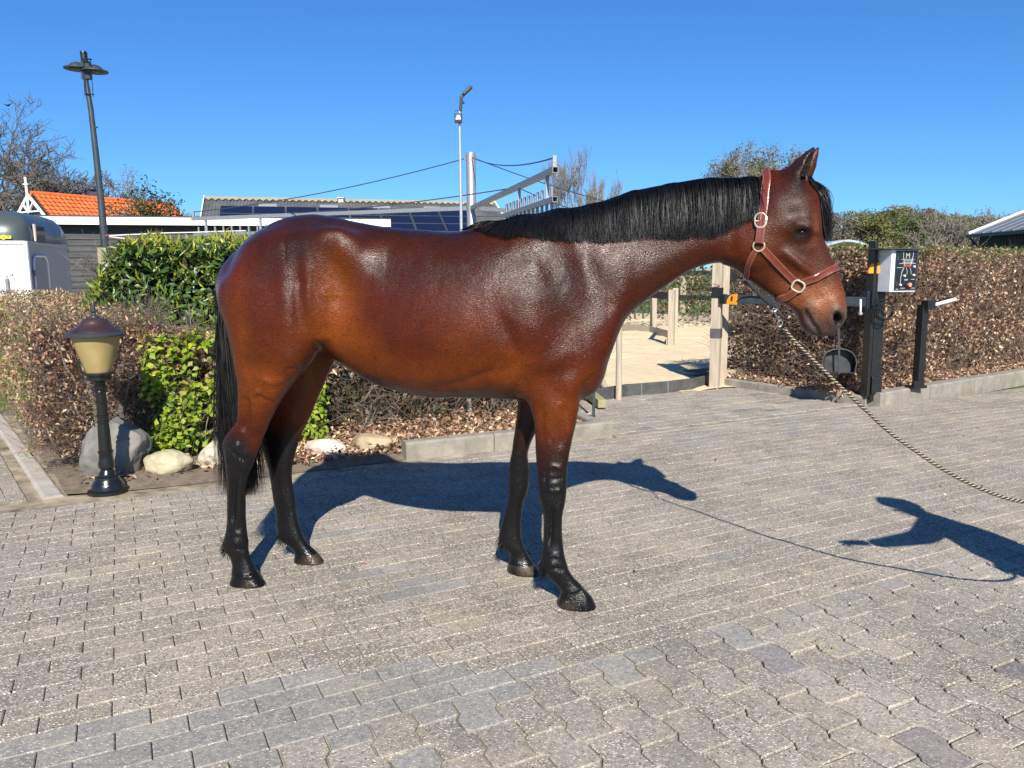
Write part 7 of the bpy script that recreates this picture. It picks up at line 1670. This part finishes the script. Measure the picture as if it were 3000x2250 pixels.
def scrub():
    n = 9000; x = fr_.uniform(38, 92, n); P = np.stack([x, 98+fr_.uniform(0, 8, n), fr_.rand(n)*3.2], 1); P[:, 2] *= .7+.5*lumps(P*np.array([.08, .08, 0]), 3.)+.3
    o = leaves('undergrowth', P, fr_.normal(0, 1, (n, 3))+np.array([0, -.5, .4]), .5, .32, palette(n, green+brown+olive, [1]*9), ML_far, None); tag(o, 'tangled green and brown undergrowth at the foot of the wood', 'undergrowth')
    n = 6000; q = Frame(6.8, 16.5, R(-8), 20, 1.2); P = q.w(fr_.uniform(0, 20, n), fr_.uniform(0, 1.2, n), fr_.uniform(.3, 1.95, n)); sb = empty('green_hedge', Vector(q.o), 'dark green hedge behind the curved shelter', 'hedge'); leaves('foliage', P, fr_.normal(0, 1, (n, 3)), .12, .07, palette(n, [(.06, .10, .02), (.09, .14, .03)], [1, 1]), ML_lime, sb)
scrub()
# bird
bp0 = at(23, 309, 50); mb = MB(); mb.add([bp0+Vector(v) for v in ((-.30, 0, .10), (-.1, .05, .02), (0, -.12, 0), (.0, .12, -.02), (.12, .05, .05), (.34, 0, .16), (0, 0, .05), (0, 0, -.06))], [(0, 1, 7), (1, 2, 7), (1, 6, 2), (0, 6, 1), (6, 4, 2), (2, 4, 7), (4, 5, 7), (6, 5, 4), (1, 3, 6), (3, 4, 6), (1, 7, 3), (3, 7, 4)]); tag(mb.build('bird', M_black, None, origin=tuple(bp0)), 'tiny black bird flying above the bare oaks', 'bird')
# ================================================================ PERSON holding the rope, just out of view; the shadow shows
def skin_mesh(name, J, E_, m, parent, sub=2, root=0):
    me = bpy.data.meshes.new(name); me.from_pydata([tuple(j[0]) for j in J], E_, []); o = link(name, me, m, None); under(o, parent)
    o.modifiers.new('skin', 'SKIN').use_smooth_shade = True
    for i, j in enumerate(J): me.skin_vertices[0].data[i].radius = j[1] if isinstance(j[1], tuple) else (j[1], j[1]); me.skin_vertices[0].data[i].use_root = (i == root)
    s_ = o.modifiers.new('sub', 'SUBSURF'); s_.levels = sub; s_.render_levels = sub; return o
PB = Vector((2.70, 2.26, 0)); per = empty('person', PB, 'person in a blue jacket and dark trousers holding the end of the lead rope', 'person')
def pp(x, y, z): return PB+Vector((x, y, z))
HND = HAND
J = [(pp(0, 0, .98), (.25, .20)), (pp(.0, 0, 1.15), (.23, .19)), (pp(-.02, 0, 1.34), (.20, .16)), (pp(-.03, 0, 1.47), (.09, .08)), (pp(-.04, 0, 1.55), .058), (pp(-.05, 0, 1.60), .075), (pp(-.065, 0, 1.68), (.092, .082)), (pp(-.055, 0, 1.77), (.08, .072)),
     (pp(-.02, -.09, .90), .095), (pp(-.05, -.11, .52), .062), (pp(.02, -.12, .12), .045), (pp(-.02, -.12, .05), .045), (pp(-.16, -.13, .035), .035),
     (pp(-.0, .09, .90), .095), (pp(.03, .12, .52), .062), (pp(.10, .13, .12), .045), (pp(.06, .13, .05), .045), (pp(-.08, .14, .035), .035),
     (pp(-.02, -.19, 1.42), .085), (pp(-.02, -.20, 1.17), .065), (HND+Vector((.05, -.06, .05)), .036), (HND+Vector((.01, -.02, .01)), .032),
     (pp(-.04, .19, 1.40), .09), (pp(-.28, .16, 1.20), .07), (pp(-.56, .04, 1.22), .045), (pp(-.63, .02, 1.235), .036)]
E_ = [(0, 1), (1, 2), (2, 3), (3, 4), (4, 5), (5, 6), (6, 7), (0, 8), (8, 9), (9, 10), (10, 11), (11, 12), (0, 13), (13, 14), (14, 15), (15, 16), (16, 17), (2, 18), (18, 19), (19, 20), (20, 21), (2, 22), (22, 23), (23, 24), (24, 25)]
M_skin = mat('skin', (.50, .28, .19), .5); M_jacket = mat('blue_jacket', (.03, .05, .10), .7, bump=.2, bscale=80); M_trous = mat('dark_trousers', (.03, .03, .035), .8, bump=.2, bscale=80); M_shoe = mat('brown_boots', (.05, .03, .02), .5); M_phair = mat('brown_hair', (.05, .03, .018), .6)
bd = skin_mesh('body', J, E_, [M_jacket, M_skin, M_trous, M_shoe], per)
# colour the body by region
def region_mat():
    m = bpy.data.materials.new('clothed_body'); m.use_nodes = True; n = m.node_tree.nodes; L = m.node_tree.links; b = n['Principled BSDF']; g = n.new('ShaderNodeNewGeometry'); sp = n.new('ShaderNodeSeparateXYZ'); L.new(g.outputs['Position'], sp.inputs[0])
    r = n.new('ShaderNodeValToRGB'); mr = n.new('ShaderNodeMapRange'); mr.inputs[2].default_value = 2.; L.new(sp.outputs['Z'], mr.inputs[0]); L.new(mr.outputs[0], r.inputs[0]); r.color_ramp.interpolation = 'CONSTANT'
    e = r.color_ramp.elements; e[0].position = 0; e[0].color = (.05, .03, .02, 1); e[1].position = .07; e[1].color = (.03, .03, .035, 1)
    for p, c in ((.47, (.03, .05, .10, 1)), (.765, (.50, .28, .19, 1))): q = e.new(p); q.color = c
    L.new(r.outputs[0], b.inputs['Base Color']); b.inputs['Roughness'].default_value = .7; return m
bd.data.materials.clear(); bd.data.materials.append(region_mat())
# hair with a pointed quiff, face, hands
mb = MB(); vs = []; 
bm = bmesh.new(); bmesh.ops.create_icosphere(bm, subdivisions=3, radius=1)
for v in bm.verts:
    p = v.co; q = Vector((p.x*.105, p.y*.092, p.z*.115)); 
    if p.x < -.2 and p.z > .0: q.z += .02; q.x -= .02
    if p.z < -.1: q *= .9 if p.x > 0 else .72
    v.co = pp(-.048, 0, 1.735)+q+Vector((0, 0, .012*mnoise.noise(p*4)))
me = bpy.data.meshes.new('hair'); bm.to_mesh(me); bm.free(); under(link('hair', me, M_phair, None, True), per)
mb = MB(); mb.lathe([(.0, .02), (.010, .012), (.014, -.01), (0, -.02)], pp(-.155, 0, 1.665), 8, axis=(-1, 0, .2)); mb.build('nose', M_skin, per, True)
for sg in (-1, 1):
    mb = MB(); mb.lathe([(.011*math.sin(math.pi*i/8), -.011*math.cos(math.pi*i/8)) for i in range(9)], pp(-.138, sg*.032, 1.69), 10); mb.build('eye', M_eye, per, True)
    mb = MB(); mb.lathe([(0, -.008), (.022, -.006), (.026, .004), (0, .008)], pp(-.05, sg*.086, 1.675), 12, axis=(0, sg, 0)); mb.build('ear', M_skin, per, True)
mb = MB(); mb.tube([pp(-.137, -.026, 1.625), pp(-.148, 0, 1.622), pp(-.137, .026, 1.625)], [.003, .006, .003], 6); mb.build('mouth', mat('lips', (.40, .15, .12), .5), per, True)
def hand(c, dr, up, curl, sgn, nm='hand'):
    dr = dr.normalized(); up = (up-dr*up.dot(dr)).normalized(); sd = dr.cross(up)*sgn
    J = [(c-dr*.05, .026), (c, (.034, .018)), (c+dr*.045, (.036, .016))]; E = [(0, 1), (1, 2)]
    for i, ln in enumerate((.070, .080, .075, .058)):
        off = sd*(.030-.020*i); p = c+dr*.05+off; prev = 2; d = dr.copy(); cu2 = curl[i]
        for k in range(3):
            d = (d*math.cos(cu2)-up*math.sin(cu2)).normalized(); p2 = p+d*ln*(.45, .32, .23)[k]; J.append((p if k == 0 else p, .0095-.001*k)); E.append((prev, len(J)-1)); prev = len(J)-1; p = p2
        J.append((p, .007)); E.append((prev, len(J)-1))
    p = c+sd*.03; J.append((p, .013)); E.append((1, len(J)-1)); p3 = p+sd*.025+dr*.03-up*.01; J.append((p3, .011)); E.append((len(J)-2, len(J)-1)); J.append((p3+dr*.028-up*.006-sd*.006*curl[0]*3, .009)); E.append((len(J)-2, len(J)-1))
    return skin_mesh(nm, J, E, M_skin, per, 1, 1)
hand(pp(-.67, .01, 1.245), Vector((-1, 0, .12)), Vector((0, .3, 1)), (.08, .12, .30, .55), 1)
hand(HND+Vector((.0, -.01, .01)), Vector((-.6, .5, -.3)), Vector((.3, .2, 1)), (1.25, 1.25, 1.2, 1.15), -1)
